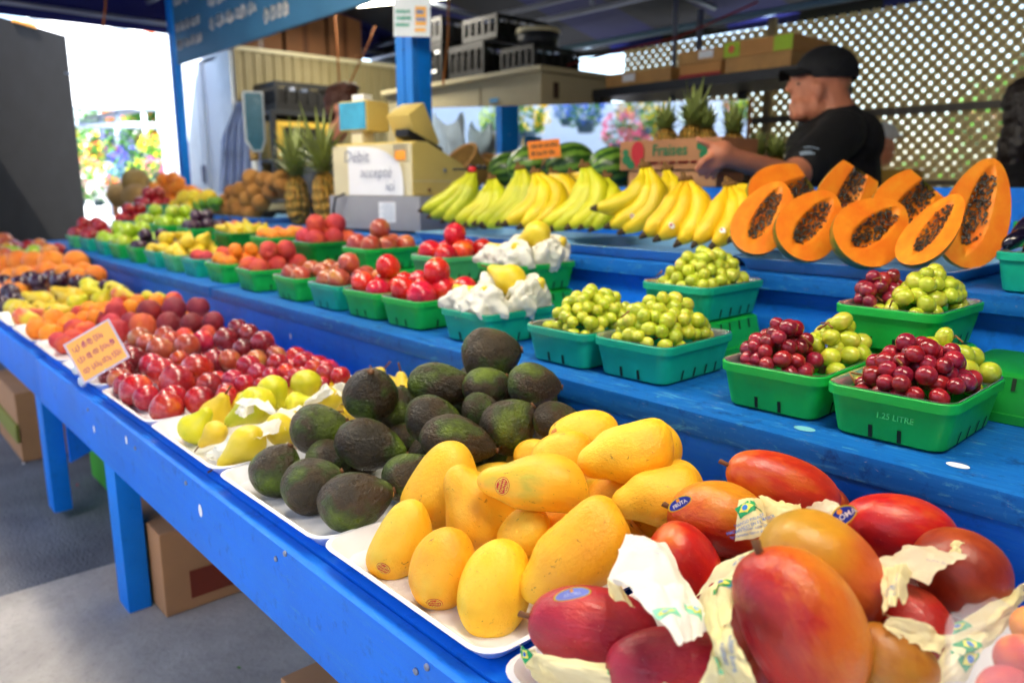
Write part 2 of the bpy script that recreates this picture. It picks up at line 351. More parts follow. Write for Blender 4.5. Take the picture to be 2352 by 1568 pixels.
F['grape_green'] = fruitmat('green_grape_skin', [(0, '#a4b628'), (.6, '#c2cc3c'), (1, '#d6cc58')], 1.2, .24, (6, .04, .01), coat=.2, sss=.35, val=.1, spk2=('#8a5a20', 3, .72, .5))
F['grape_red'] = fruitmat('red_grape_skin', [(0, '#640d1c'), (.5, '#921527'), (1, '#b42e32')], 1.2, .22, (6, .04, .01), coat=.25, sss=.12, val=.25, bloom=('#8a6a86', .25))
F['banana'] = fruitmat('banana_skin', [(0, '#c9b00c'), (.6, '#e0c40e'), (1, '#e8cc22')], 6, .48, (50, .08, .003), val=.05, spk2=('#7a4a10', 22, .68, .7), con=(.3, .7), sss=.04)
F['banana_green'] = fruitmat('greenish_banana_skin', [(0, '#9fb010'), (.5, '#bfc212'), (1, '#d4cb16')], 6, .48, (50, .08, .003), val=.05, sss=.04)
F['banana_ripe'] = fruitmat('ripe_banana_skin', [(0, '#dcb00c'), (.6, '#ecc414'), (1, '#f0d02e')], 6, .48, (50, .08, .003), val=.04, spk2=('#8a5414', 22, .67, .7), sss=.04)
def n_papflesh():
    n = NT('papaya_flesh'); o = n.obj(); f = n.noise(o, 4, 4, .6, w=n.math('MULTIPLY', n.rnd(), 30.))
    c = n.ramp(f, [(.3, '#f2741a'), (.55, '#f88e22'), (.8, '#faaa34')]); n.P(col=c, rough=.42, sss=.15, coat=.03, spec=.3)
    n.b.inputs['Subsurface Radius'].default_value = (1, .4, .15); n.b.inputs['Subsurface Scale'].default_value = .01; n.bump(n.noise(o, 30, 4), .2, .004); return n.m
PAPF = n_papflesh()
F['papaya_skin'] = fruitmat('papaya_rind', [(0, '#3a5a1c'), (.45, '#6d7a24'), (.7, '#c08a2c'), (1, '#d89a3c')], 1.6, .3, (8, .06, .01), coat=.3)
PSEED = plain('papaya_seed', '#241f12', .2, var=.6, nsc=40, coat=.8)
def n_wm():
    n = NT('watermelon_rind'); o = n.obj(); s = n.n('ShaderNodeSeparateXYZ'); n.l(o, s.inputs[0]); a = n.math('ARCTAN2', s.outputs[1], s.outputs[0])
    w = n.math('ADD', n.math('MULTIPLY', a, 11.0), n.math('MULTIPLY', n.math('SUBTRACT', n.noise(o, 7, 4, .7), .5), 5.0)); f = n.step(n.math('SINE', w), -.4, .5)
    c = n.mix(f, C('#1d4a16'), C('#6f9a34')); n.P(col=c, rough=.35, coat=.2); return n.m
WMEL = n_wm()
def n_pine():
    n = NT('pineapple_rind'); o = n.obj(); v = n.vor(n.map(o, (1, 1, .9)), 6.5, rnd=.35)
    r = n.rnd(); c = n.ramp(v, [(0, '#e09a48'), (.35, '#d2a03c'), (.62, '#8f7426'), (.9, '#5a4420')]); n.P(col=c, rough=.6); n.bump(n.math('MULTIPLY', v, -1.), 1.0, .05); return n.m
PINE = n_pine()
PLEAF = plain('pineapple_leaf', '#8c9a50', .5, var=.45, nsc=6)
# ------------------------------------------------------------------ fruit shapes (unit size: length 1 along Z, width 1)
def fixn(me):
    bm = bmesh.new(); bm.from_mesh(me); bmesh.ops.recalc_face_normals(bm, faces=bm.faces); bm.to_mesh(me); bm.free(); return me
def rev(name, prof, nu=28, nv=18, lump=.03, seed=0, bend=0, cleft=0, dimple=(0, 0), side=0, ribs=(0, 0)):
    """prof: list of (t, r); t=0 bottom .. 1 stem end"""
    def r_at(t):
        for i in range(len(prof) - 1):
            (a, ra), (b, rb) = prof[i], prof[i + 1]
            if t <= b or i == len(prof) - 2:
                f = min(1, max(0, (t - a) / (b - a)))
                p0 = prof[i - 1][1] if i > 0 else -rb; p3 = prof[i + 2][1] if i + 2 < len(prof) else -ra
                return max(0, .5 * ((2 * ra) + (-p0 + rb) * f + (2 * p0 - 5 * ra + 4 * rb - p3) * f * f + (-p0 + 3 * ra - 3 * rb + p3) * f ** 3)) if 0 < i < len(prof) - 2 else ra + (rb - ra) * (math.sin(f * PI / 2) if i == 0 else 1 - math.cos((1 - f) * PI / 2) if False else (1 - (1 - math.sqrt(max(0, 1 - f * f)))) if i == len(prof) - 2 and False else f)
        return 0
    rings = []; sv = seed * 7.3
    for i in range(nv + 1):
        th = PI * i / nv; t = (1 - math.cos(th)) / 2; tt = min(max(t, .0008), .9992)
        if callable(prof): r = prof(tt)
        else: r = r_at(tt)
        ring = []
        for j in range(nu):
            ph = 2 * PI * j / nu; k = 1 - cleft * math.exp(-((min(ph, 2 * PI - ph)) / .28) ** 2) * math.sin(th)
            if ribs[0]: k *= 1 - ribs[1] * abs(math.sin(ph * ribs[0] / 2)) ** 6 * math.sin(th) * 0 - ribs[1] * (1 - abs(math.sin(ph * ribs[0] / 2))) ** 3
            z = t - .5
            rr = r * k
            z -= dimple[0] * math.exp(-(rr / dimple[2]) ** 2) if len(dimple) > 2 and t > .5 else 0
            z += dimple[1] * math.exp(-(rr / dimple[2]) ** 2) if len(dimple) > 2 and t < .5 else 0
            p = V((rr * math.cos(ph) + bend * (math.sin(PI * t) - .5) + side * math.sin(2 * PI * t), rr * math.sin(ph), z))
            n = noise.noise(p * 2.2 + V((sv, sv * .7, -sv)))
            p = p * (1 + lump * n * 2)
            ring.append(p)
        rings.append(ring)
    g = G(name); g.loft(rings)
    return fixn(g.mesh(None, True))
def ellp(p=.5, q=0.0):
    return lambda t: .5 * (max(0, 4 * t * (1 - t))) ** p * (1 + q * (.5 - t))
def withmat(me, m):
    me.materials.append(m); return me
def stemmesh(L, r, z0, bend=.03, mat=STEMB, name='stem'):
    g = G(name); g.tube([(0, 0, z0 - .03), (bend * .4, 0, z0 + L * .5), (bend, 0, z0 + L)], [r * 1.25, r, r * 1.15], 7); return g.mesh(mat, True)
AVO = [(0, 0), (.04, .22), (.12, .36), (.28, .475), (.42, .5), (.6, .455), (.78, .34), (.9, .215), (.97, .11), (1, 0)]
PEARP = [(0, 0), (.03, .2), (.1, .35), (.22, .46), (.36, .5), (.52, .43), (.66, .31), (.8, .215), (.92, .16), (.98, .09), (1, 0)]
MESH = {}
def shapes():
    M = MESH
    M['ataulfo'] = [rev('ataulfo_mesh', lambda t: .5 * (4 * t * (1 - t)) ** .47 * (1.12 - .34 * t + .0) * (1 - .16 * math.exp(-((t - .8) / .13) ** 2)), bend=b, side=.05, seed=i, lump=.035, nu=36, nv=26) for i, b in enumerate((.10, .2, .04))]
    M['ataround'] = [rev('ataulfo_mesh', ellp(.44, .14), bend=b, seed=i + 70, lump=.035, nu=36, nv=26) for i, b in enumerate((.06, .12, .0))]
    M['palmer'] = [rev('palmer_mesh', ellp(.43, .18), bend=b, seed=i + 5, lump=.03, nu=36, nv=26) for i, b in enumerate((.04, .07))]
    M['avocado'] = [rev('avocado_mesh', AVO, seed=i + 9, lump=.025, nu=36, nv=26, bend=.02) for i in range(2)]
    M['pear'] = [rev('pear_mesh', PEARP, seed=i + 12, lump=.03, bend=.03 * i, nu=30, nv=22) for i in range(2)]
    M['plum'] = [rev('plum_mesh', lambda t: .5 * (4 * t * (1 - t)) ** .5 * (1 + .0), cleft=.05, seed=20, lump=.02, dimple=(.07, .0, .12)), rev('plum_mesh', ellp(.52, -.12), cleft=.04, seed=21, lump=.025, dimple=(.05, 0, .1))]
    M['heart'] = [rev('heart_plum_mesh', lambda t: .5 * (4 * t * (1 - t)) ** .5 * (1 + .34 * (.5 - t)) * (1 - .3 * math.exp(-((t - 1) / .12) ** 2)), cleft=.05, seed=23, lump=.025, dimple=(0, .04, .1))]
    M['peach'] = [rev('peach_mesh', ellp(.5, 0), cleft=.09, seed=25, lump=.02, dimple=(.09, .02, .14))]
    M['round'] = [rev('round_mesh', ellp(.5, 0), seed=30, lump=.015, dimple=(.03, .0, .06))]
    M['apple'] = [rev('apple_mesh', ellp(.48, -.18), seed=33, lump=.02, dimple=(.14, .07, .16))]
    M['lemon'] = [rev('lemon_mesh', lambda t: .5 * (4 * t * (1 - t)) ** .6 + .0, seed=35, lump=.02)]
    M['kiwi'] = [rev('kiwi_mesh', ellp(.46, 0), seed=37, lump=.02)]
    M['melon'] = [rev('melon_mesh', ellp(.5, 0), seed=39, lump=.015, nu=36, nv=24)]
    M['eggplant'] = [rev('eggplant_mesh', ellp(.48, .5), seed=40, lump=.02, bend=.12)]
    M['grape'] = [rev('grape_mesh', ellp(.5, 0), nu=16, nv=12, seed=41, lump=.015)]
shapes()
STEMS = {'palmer': stemmesh(.10, .035, .47, .03), 'avocado': stemmesh(.035, .06, .48, 0), 'pear': stemmesh(.24, .028, .48, .06),
         'apple': stemmesh(.16, .02, .38, .04), 'peach': None, 'plum': None}
CALYX = {}
# kind -> (shape, material, object name, stem?, category)
KIND = {
 'atau': ('ataulfo', 'ataulfo', 'mango', 0, 'mango'), 'ator': ('ataround', 'ataulfo', 'mango', 0, 'mango'), 'atag': ('ataulfo', 'ataulfo2', 'mango', 0, 'mango'),
 'pc': ('palmer', 'palmer_crimson', 'mango', 1, 'mango'), 'po': ('palmer', 'palmer_orange', 'mango', 1, 'mango'), 'pg': ('palmer', 'palmer_gold', 'mango', 1, 'mango'),
 'pr': ('palmer', 'palmer_red', 'mango', 1, 'mango'), 'pd': ('palmer', 'palmer_dark', 'mango', 0, 'mango'), 'pb': ('palmer', 'palmer_brown', 'mango', 0, 'mango'),
 'av': ('avocado', 'avocado', 'avocado', 1, 'avocado'), 'pear': ('pear', 'pear', 'pear', 1, 'pear'), 'peary': ('pear', 'pear_yellow', 'pear', 1, 'pear'), 'pearb': ('pear', 'pear_blush', 'pear', 1, 'pear'),
 'hr': ('heart', 'plum_red', 'plum', 0, 'plum'), 'plr': ('plum', 'plum_red', 'plum', 0, 'plum'), 'pld': ('plum', 'plum_dark', 'plum', 0, 'plum'), 'plb': ('plum', 'plum_brown', 'plum', 0, 'plum'),
 'plp': ('plum', 'plum_purple', 'plum', 0, 'plum'), 'nec': ('peach', 'nectarine', 'nectarine', 0, 'nectarine'), 'pch': ('peach', 'peach', 'peach', 0, 'peach'), 'pcd': ('peach', 'peach_dark', 'peach', 0, 'peach'),
 'apr': ('peach', 'apricot', 'apricot', 0, 'apricot'), 'orr': ('round', 'orange', 'orange', 0, 'orange'), 'apr_r': ('peach', 'peach', 'apricot', 0, 'apricot'),
 'apl': ('apple', 'apple_red', 'apple', 1, 'apple'), 'apg': ('apple', 'apple_green', 'apple', 1, 'apple'), 'apm': ('apple', 'apple_mixed', 'apple', 1, 'apple'),
 'lem': ('lemon', 'lemon', 'lemon', 0, 'lemon'), 'lim': ('lemon', 'lime', 'lime', 0, 'lime'), 'kiw': ('kiwi', 'kiwi', 'kiwi', 0, 'kiwi'), 'mel': ('melon', 'melon', 'cantaloupe', 0, 'melon'),
 'egg': ('eggplant', 'eggplant', 'eggplant', 0, 'eggplant'),
}
MC = {}
def kmesh(kind, var=0):
    sh, mt = KIND[kind][:2]; var %= len(MESH[sh]); key = (sh, mt, var)
    if key not in MC:
        me = MESH[sh][var].copy(); me.name = mt + '_mesh'; me.materials.clear(); me.materials.append(F[mt]); MC[key] = me
    return MC[key]
def fruit(kind, c, axis, L, W, label, group=None, spin=None, var=None, stem=None, xdir=None):
    sh, mt, nm, st, cat = KIND[kind]
    if var is None: var = R.randrange(4)
    axis = V(axis).normalized()
    x = V(xdir) if xdir is not None else axis.orthogonal()
    x = (x - axis * x.dot(axis)).normalized(); 
    if spin is None: spin = R.uniform(0, 6.28) if xdir is None else 0
    x = Quaternion(axis, spin) @ x; y = axis.cross(x)
    o = link(nm, kmesh(kind, var), None, frame(V(c), x, y, axis, (W, W, L)))
    tag(o, label, cat, group)
    s = STEMS.get(sh)
    if (st if stem is None else stem) and s is not None: link('stem', s, o, local=True)
    return o
def imgaxis(ang, tilt=0):
    a = math.radians(ang); return (RT * math.cos(a) + CUP * math.sin(a) + VIEW * tilt).normalized()

def heap_t(px, py, z0, y0, s):
    d = dv(px, py); return (1 - z0 + s * y0) / (-d.z + s * d.y)
def pile(items, z0, y0, s, floor, ymax, iters=60):
    """items (front first): dict px py l w a [tilt lift]; moves fruit along their line of sight until they stop sinking into one another"""
    for it in items:
        it['d'] = dv(it['px'], it['py']); it['t'] = heap_t(it['px'], it['py'], z0, y0, s); it['t'] -= it.get('lift', 0) * .5 / 3.0e6
        it['ax'] = imgaxis(it.get('a', 0), it.get('tilt', 0))
    def balls(it):
        t = it['t']; c = CAM + it['d'] * t; w = it['w'] * K * t / 2; h = max(0, (it['l'] - it['w'])) * K * t / 2
        return [(c + it['ax'] * (h * q), w * (1 if q == 0 else .9)) for q in ((-1, 0, 1) if h > .004 else (0,))]
    for _ in range(iters):
        B = [balls(it) for it in items]
        for i in range(len(items)):
            for j in range(i + 1, len(items)):
                if (B[i][0][0] - B[j][0][0]).length > .35: continue
                ov = 0
                for (a, ra) in B[i]:
                    for (b, rb) in B[j]:
                        ov = max(ov, (ra + rb) * .93 - (a - b).length)
                if ov > .0005:
                    k = min(ov, .008) * .5
                    items[i]['t'] -= k * .8 / 3050; items[j]['t'] += k / 3050
        for it in items:
            t = it['t']; c = CAM + it['d'] * t; w = it['w'] * K * t / 2
            if c.z - w * .95 < floor: it['t'] -= min(.006, (floor - c.z + w * .95)) / 3050 * 1.5
            if c.y + w > ymax: it['t'] -= min(.006, c.y + w - ymax) / 3050
    for it in items:
        it['c'] = CAM + it['d'] * it['t']; it['L'] = it['l'] * K * it['t']; it['W'] = it['w'] * K * it['t']
    return items
def fillers(placed, kind, L, W, x0, x1, y0, y1, z, label, group, tol=.8, jit=.006):
    xx = x0 + W * .6
    out = []
    while xx < x1 - W * .4:
        yy = y0 + W * .6
        while yy < y1 - W * .4:
            c = V((xx + R.uniform(-jit, jit), yy + R.uniform(-jit, jit), z))
            if all((c - it['c']).length > tol * (W / 2 + min(it['W'], it['L']) / 2) for it in placed):
                fruit(kind, c, V((R.uniform(-1, 1), R.uniform(-1, 1), R.uniform(-.5, 1))), L, W, label, group)
                out.append(c)
            yy += W * 1.02
        xx += W * 1.02
    return out

# ------------------------------------------------------------------ things laid on a surface: stickers, flags, print
def bvh_of(o):
    me = o.data; mw = WM[o.name]
    return BVHTree.FromPolygons([mw @ v.co for v in me.vertices], [tuple(p.vertices) for p in me.polygons])
def anchor(o, px, py, bt=None):
    bt = bt or bvh_of(o); d = dv(px, py).normalized(); h = bt.ray_cast(CAM, d)
    if h[0] is None: return None
    n = h[1] if h[1].dot(d) < 0 else -h[1]
    return bt, h[0], n
def decal(o, px, py, ang, name, geos, parent=None):
    """geos: list of (part, verts2d, faces, material, offset) laid over the object's surface around the photo point"""
    a = anchor(o, px, py)
    if a is None: return None
    bt, p0, n = a
    r_ = math.radians(ang); x = RT * math.cos(r_) + CUP * math.sin(r_); x = (x - n * x.dot(n)).normalized(); y = n.cross(x)
    root = None
    for (nm, vs, fs, mt, off) in geos:
        pts = []
        for (u, v) in vs:
            q = p0 + x * u + y * v; h = bt.ray_cast(q + n * .03, -n)
            if h[0] is not None and abs((h[0] - p0).dot(n)) < .025: pts.append(h[0] + n * off)
            else: pts.append(q + n * off)
        g = G(nm); g.add(pts, fs); ob = g.build(nm, mt, root or parent or o, True)
        if root is None: root = ob
    return root
def disc(a, b, nr=3, ns=24, r0=0):
    vs = [(0, 0)]; fs = []
    for i in range(1, nr + 1):
        for j in range(ns):
            th = 2 * PI * j / ns; vs.append((a * i / nr * math.cos(th), b * i / nr * math.sin(th)))
    for j in range(ns): fs.append((0, 1 + j, 1 + (j + 1) % ns))
    for i in range(nr - 1):
        for j in range(ns):
            p = 1 + i * ns + j; q = 1 + i * ns + (j + 1) % ns; fs.append((p, p + ns, q + ns, q))
    return vs, fs
def ringd(a, b, w, ns=28):
    vs = []; fs = []
    for j in range(ns):
        th = 2 * PI * j / ns; vs += [(a * math.cos(th), b * math.sin(th)), ((a - w) * math.cos(th), (b - w) * math.sin(th))]
    for j in range(ns):
        k = (j + 1) % ns; fs.append((2 * j, 2 * k, 2 * k + 1, 2 * j + 1))
    return vs, fs
def gridd(w, h, nx=6, ny=4, dia=False):
    vs = []; fs = []
    for i in range(nx + 1):
        for j in range(ny + 1):
            u = i / nx - .5; v = j / ny - .5
            if dia: u, v = (u + v) * .5 * 2 * w / 2, (v - u) * .5 * 2 * h / 2; vs.append((u, v))
            else: vs.append((u * w, v * h))
    for i in range(nx):
        for j in range(ny):
            a = i * (ny + 1) + j; fs.append((a, a + ny + 1, a + ny + 2, a + 1))
    return vs, fs
TXC = {}
def text2d(s, size, bold=0, align='CENTER', shear=0, spacing=1.0):
    key = (s, size, bold, align, shear, spacing)
    if key in TXC: return TXC[key]
    cu = bpy.data.curves.new('t', 'FONT'); cu.body = s; cu.size = size; cu.align_x = align; cu.align_y = 'CENTER'; cu.resolution_u = 3; cu.offset = bold; cu.shear = shear; cu.space_line = spacing
    ob = bpy.data.objects.new('t', cu); COL.objects.link(ob); dg = bpy.context.evaluated_depsgraph_get(); dg.update()
    me = bpy.data.meshes.new_from_object(ob.evaluated_get(dg)); vs = [(v.co.x, v.co.y) for v in me.vertices]; fs = [tuple(p.vertices) for p in me.polygons]
    bpy.data.objects.remove(ob); bpy.data.curves.remove(cu); bpy.data.meshes.remove(me)
    TXC[key] = (vs, fs); return vs, fs
def lay(name, vf, M, mat, parent, off=.0006):
    g = G(name); g.add([(u, v, off) for u, v in vf[0]], vf[1], M); return g.build(name, mat, parent)
def scribble(n, w, h, th, seed, lines=1):
    """pen strokes of handwriting too blurred to read: short looping ribbons in rows"""
    rr = random.Random(seed); vs = []; fs = []
    for li in range(lines):
        x = -w / 2; y0 = h / 2 - (li + .5) * h / lines; hh = h / lines * .34
        while x < w / 2 * rr.uniform(.6, 1):
            L = rr.uniform(.10, .25) * w; k = max(5, int(L / (hh * .35))); pts = []
            for i in range(k * 3):
                f = i / (k * 3 - 1); pts.append((x + f * L + hh * .25 * math.sin(i * 1.3 + rr.random()), y0 + hh * math.sin(i * 1.15 + rr.uniform(-.4, .4)) * rr.uniform(.5, 1)))
            for i in range(len(pts) - 1):
                a = V((pts[i][0], pts[i][1])); b = V((pts[i + 1][0], pts[i + 1][1])); d = (b - a)
                if d.length < 1e-6: continue
                nrm = V((-d.y, d.x)).normalized() * th / 2; q = len(vs); vs += [tuple(a + nrm), tuple(a - nrm), tuple(b - nrm), tuple(b + nrm)]; fs.append((q, q + 1, q + 2, q + 3))
            x += L + w * .05
    return vs, fs
# ------------------------------------------------------------------ camera, light, ground
cam = bpy.data.cameras.new('camera'); cam.sensor_width = 36; cam.lens = 27.0; cam.clip_start = .02; cam.clip_end = 400
cam.dof.use_dof = True; cam.dof.focus_distance = .92; cam.dof.aperture_fstop = 4.0; cam.dof.aperture_blades = 0
co = bpy.data.objects.new('camera', cam); COL.objects.link(co); co.matrix_world = frame(CAM, RT, CUP, -VIEW); sc.camera = co
sc.view_settings.view_transform = 'Standard'; sc.view_settings.look = 'None'; sc.view_settings.exposure = 2.52; sc.view_settings.gamma = 1
w = bpy.data.worlds.new('World'); sc.world = w; w.use_nodes = True; wt = w.node_tree
sky = wt.nodes.new('ShaderNodeTexSky'); sky.sky_type = 'NISHITA'; sky.sun_disc = False
SUN = V((.80, -.60, 0)).normalized(); EL = math.radians(58)
sky.sun_elevation = EL; sky.sun_rotation = math.atan2(SUN.x, SUN.y); sky.air_density = 1.0; sky.dust_density = 2.5; sky.ozone_density = .8
bg = wt.nodes['Background']; wt.links.new(sky.outputs[0], bg.inputs[0]); bg.inputs[1].default_value = .15
sl = bpy.data.lights.new('sun', 'SUN'); sl.energy = 4.5; sl.angle = math.radians(.5); sl.color = (1, .95, .88)
so = bpy.data.objects.new('sun', sl); COL.objects.link(so); sd = SUN * math.cos(EL) + UP * math.sin(EL)
so.rotation_euler = (-sd).to_track_quat('-Z', 'Y').to_euler()
sc.cycles.max_bounces = 8; sc.cycles.diffuse_bounces = 5; sc.cycles.glossy_bounces = 4; sc.cycles.transmission_bounces = 4; sc.cycles.transparent_max_bounces = 12; sc.cycles.sample_clamp_indirect = 6; sc.cycles.caustics_reflective = False; sc.cycles.caustics_refractive = False

g = G(); g.add([(-120, -120, -.03), (120, -120, -.03), (120, 120, -.03), (-120, 120, -.03)], [(0, 1, 2, 3)]); tag(g.build('asphalt_ground', ASPH), kind='structure')
g = G(); g.box((-2.155, -1.2, -.2), (6, 6, 0), bev=.012); tag(g.build('concrete_pavement', CONC), kind='structure')

# ------------------------------------------------------------------ the stepped blue stall
X0, X1 = -5.3, .7
st = thing('market_stall', 'stepped blue painted wooden stall carrying all the fruit', 'market stall', (-2.3, .45, 0))
def brd(name, lo, hi, mat=PAINT, bev=.003, par=None):
    g = G(); g.box(lo, hi, bev=bev); o = g.build(name, mat, par or st); return autosmooth(o)
brd('apron_board', (-2.45, .403, .400), (X1, .428, .5275)); brd('apron_board', (X0, .4045, .405), (-2.456, .4295, .5305))
brd('table_top', (X0, .43, .508), (X1, .95, .530), PAINT)
for x in (-1.932, -.2, -2.70, -3.9, -5.1): brd('leg', (x, .43, 0), (x + .082, .482, .508), PAINT_POST, .004)
for x in (-1.93, -.2, -2.70, -3.9, -5.1): brd('leg', (x, 1.35, 0), (x + .08, 1.40, .638), PAINT_POST, .004)
for x in (-2.61, ):   # gusset board behind the far leg
    g = G(); g.add([(x, .485, .53), (x, .485, .16), (x, .78, .16 + .12), (x, .92, .53), (x + .02, .485, .53), (x + .02, .485, .16), (x + .02, .78, .28), (x + .02, .92, .53)], [(0, 1, 2, 3), (7, 6, 5, 4), (0, 4, 5, 1), (1, 5, 6, 2), (2, 6, 7, 3), (3, 7, 4, 0)]); g.build('gusset_board', PAINT, st)
brd('riser_board', (X0, .945, .5305), (X1, .965, .6385), PAINT)
brd('middle_shelf', (-2.50, .922, .639), (X1, 1.47, .674), PAINT_TOP, .004); brd('middle_shelf', (X0, .918, .643), (-2.503, 1.47, .678), PAINT_TOP, .004)
brd('riser_board', (X0, 1.472, .60), (X1, 1.49, .788), PAINT)
brd('top_shelf', (X0, 1.447, .789), (X1, 2.02, .822), PAINT_TOP, .004)
brd('back_riser', (-2.62, 2.021, .60), (X1, 2.04, .995), PAINT)
brd('back_shelf', (-2.62, 2.0405, .965), (X1, 2.56, .995), PAINT_TOP, .004)
for x in (-2.6, -1.2, .4): brd('back_leg', (x, 2.46, 0), (x + .08, 2.51, .965), PAINT_POST)
for (px, py, r) in ((1505, 1262, 0), (1018, 1222, 0), (1265, 1380, 0), (400, 1010, 0)):   # screws in the apron
    pass
for x, z in ((-.93, .505), (-.60, .505), (-1.27, .512), (-1.55, .50), (-.90, .524), (-1.9, .5), (-.58, .52)):
    g = G(); g.tube([(x, .4032, z), (x, .4008, z)], [.0042, .0036], 12); g.tube([(x, .4012, z), (x, .4004, z)], [.0014, .0014], 4); g.build('screw', METAL, st, True)
# stickers stuck on the boards
for (px, py, rr, y) in ((1040, 824, .010, 'r'), (667, 772, .008, 'r'), (897, 772, .008, 'd'), (472, 742, .008, 'r'), (525, 683, .007, 'r'), (460, 1172, .010, 'a'), (290, 1010, .008, 'a'), (216, 985, .008, 'a')):
    p = at_y(px, py, .9439 if y in 'rd' else .4022); g = G()
    vs, fs = disc(rr * (.55 if y == 'r' else .8), rr * 1.1, 1, 14)
    g.add([(p.x + u, p.y, p.z + v) for u, v in vs], fs); g.build('sticker_scrap', WHITE if y != 'd' else plain('old_stain', '#0a3a8a', .6), st)
for (px, py, rr) in ((2200, 1068, .013), (1848, 984, .015)):
    p = at_z(px, py, .6746); g = G(); vs, fs = disc(rr, rr * .7, 2, 18); g.add([(p.x + u, p.y + v, p.z) for u, v in vs], fs); g.build('sticker_scrap', WHITE if px != 1848 else plain('teal_scrap', '#6fb9c9', .6), st)

# ------------------------------------------------------------------ trays
def rrect(w, d, r, n=4):
    pts = []
    for cx, cy, a0 in ((w / 2 - r, d / 2 - r, 0), (-w / 2 + r, d / 2 - r, 90), (-w / 2 + r, -d / 2 + r, 180), (w / 2 - r, -d / 2 + r, 270)):
        for k in range(n + 1):
            a = math.radians(a0 + 90 * k / n); pts.append((cx + r * math.cos(a), cy + r * math.sin(a)))
    return pts
def trayM(name, w, d, h=.024, mat=TRAYW, r=.03):
    g = G(name); R_ = lambda a, rr, z: [(x, y, z) for x, y in rrect(w - 2 * a, d - 2 * a, max(.006, rr), 5)]
    g.loft([R_(.022, r - .012, 0), R_(.004, r, h - .004), R_(0, r, h - .002), R_(-.001, r, h), R_(.004, r, h + .001), R_(.008, r - .003, h - .002), R_(.024, r - .014, .004)], True, True, True)
    me = fixn(g.mesh(mat, False)); return me
TM = trayM('tray_mesh', .333, .485)
def tray(x0, x1, label, y0=.418, y1=.905, z=.5310, me=None, rot=0, group='white plastic fruit trays on the lower step'):
    m = Matrix.Translation(((x0 + x1) / 2, (y0 + y1) / 2, z)) @ rz(rot)
    o = link('tray', me or TM, None, m); tag(o, label, 'tray', group); autosmooth(o) if not o.data.get('s') else None; o.data['s'] = 1; return o
tl = ['red mangoes in cream tissue', 'yellow mangoes', 'dark avocados', 'yellow green pears in white tissue', 'large red plums', 'dark brownish plums', 'red velvety peaches', 'apricots', 'yellow pears with a red blush', 'small purple plums', 'oranges', 'mixed apples', 'apples at the far end']
txs = [(-.495, -.16), (-.838, -.505), (-1.176, -.843), (-1.512, -1.179), (-1.85, -1.517), (-2.22, -1.887), (-2.558, -2.225), (-2.896, -2.563), (-3.235, -2.902), (-3.572, -3.24), (-3.91, -3.58), (-4.25, -3.917), (-4.59, -4.257)]
for (a, b), t in zip(txs, tl):
    i = tl.index(t); tray(a, b, 'white plastic tray under the ' + t, rot=R.uniform(-.012, .012), z=.5310 + (.003 if i == 1 else 0))
tray(-.155, .178, 'white plastic tray under the peaches in a clear bag')

# ------------------------------------------------------------------ heaps on the lower step, laid out fruit by fruit
AX = dict
def run(items, lab, group, z0=.585, y0=.50, s=.33, floor=.5365, ymax=.94, xd=None):
    its = []
    for it in items:
        k, px, py, l, w_, a = it[:6]; d = dict(kind=k, px=px, py=py, l=l, w=w_, a=a)
        if len(it) > 6 and isinstance(it[6], dict): d.update(it[6])
        its.append(d)
    pile(its, z0, y0, s, floor, ymax)
    for it in its:
        L = it.get('lab') or lab
        sg = it.get('sg', 1)
        it['o'] = fruit(it['kind'], it['c'], it['ax'] * sg, it['L'] * it.get('ks', 1), it['W'], L, group, var=it.get('var'), stem=it.get('stem'), xdir=it.get('xd'), spin=it.get('spin'))
    return its
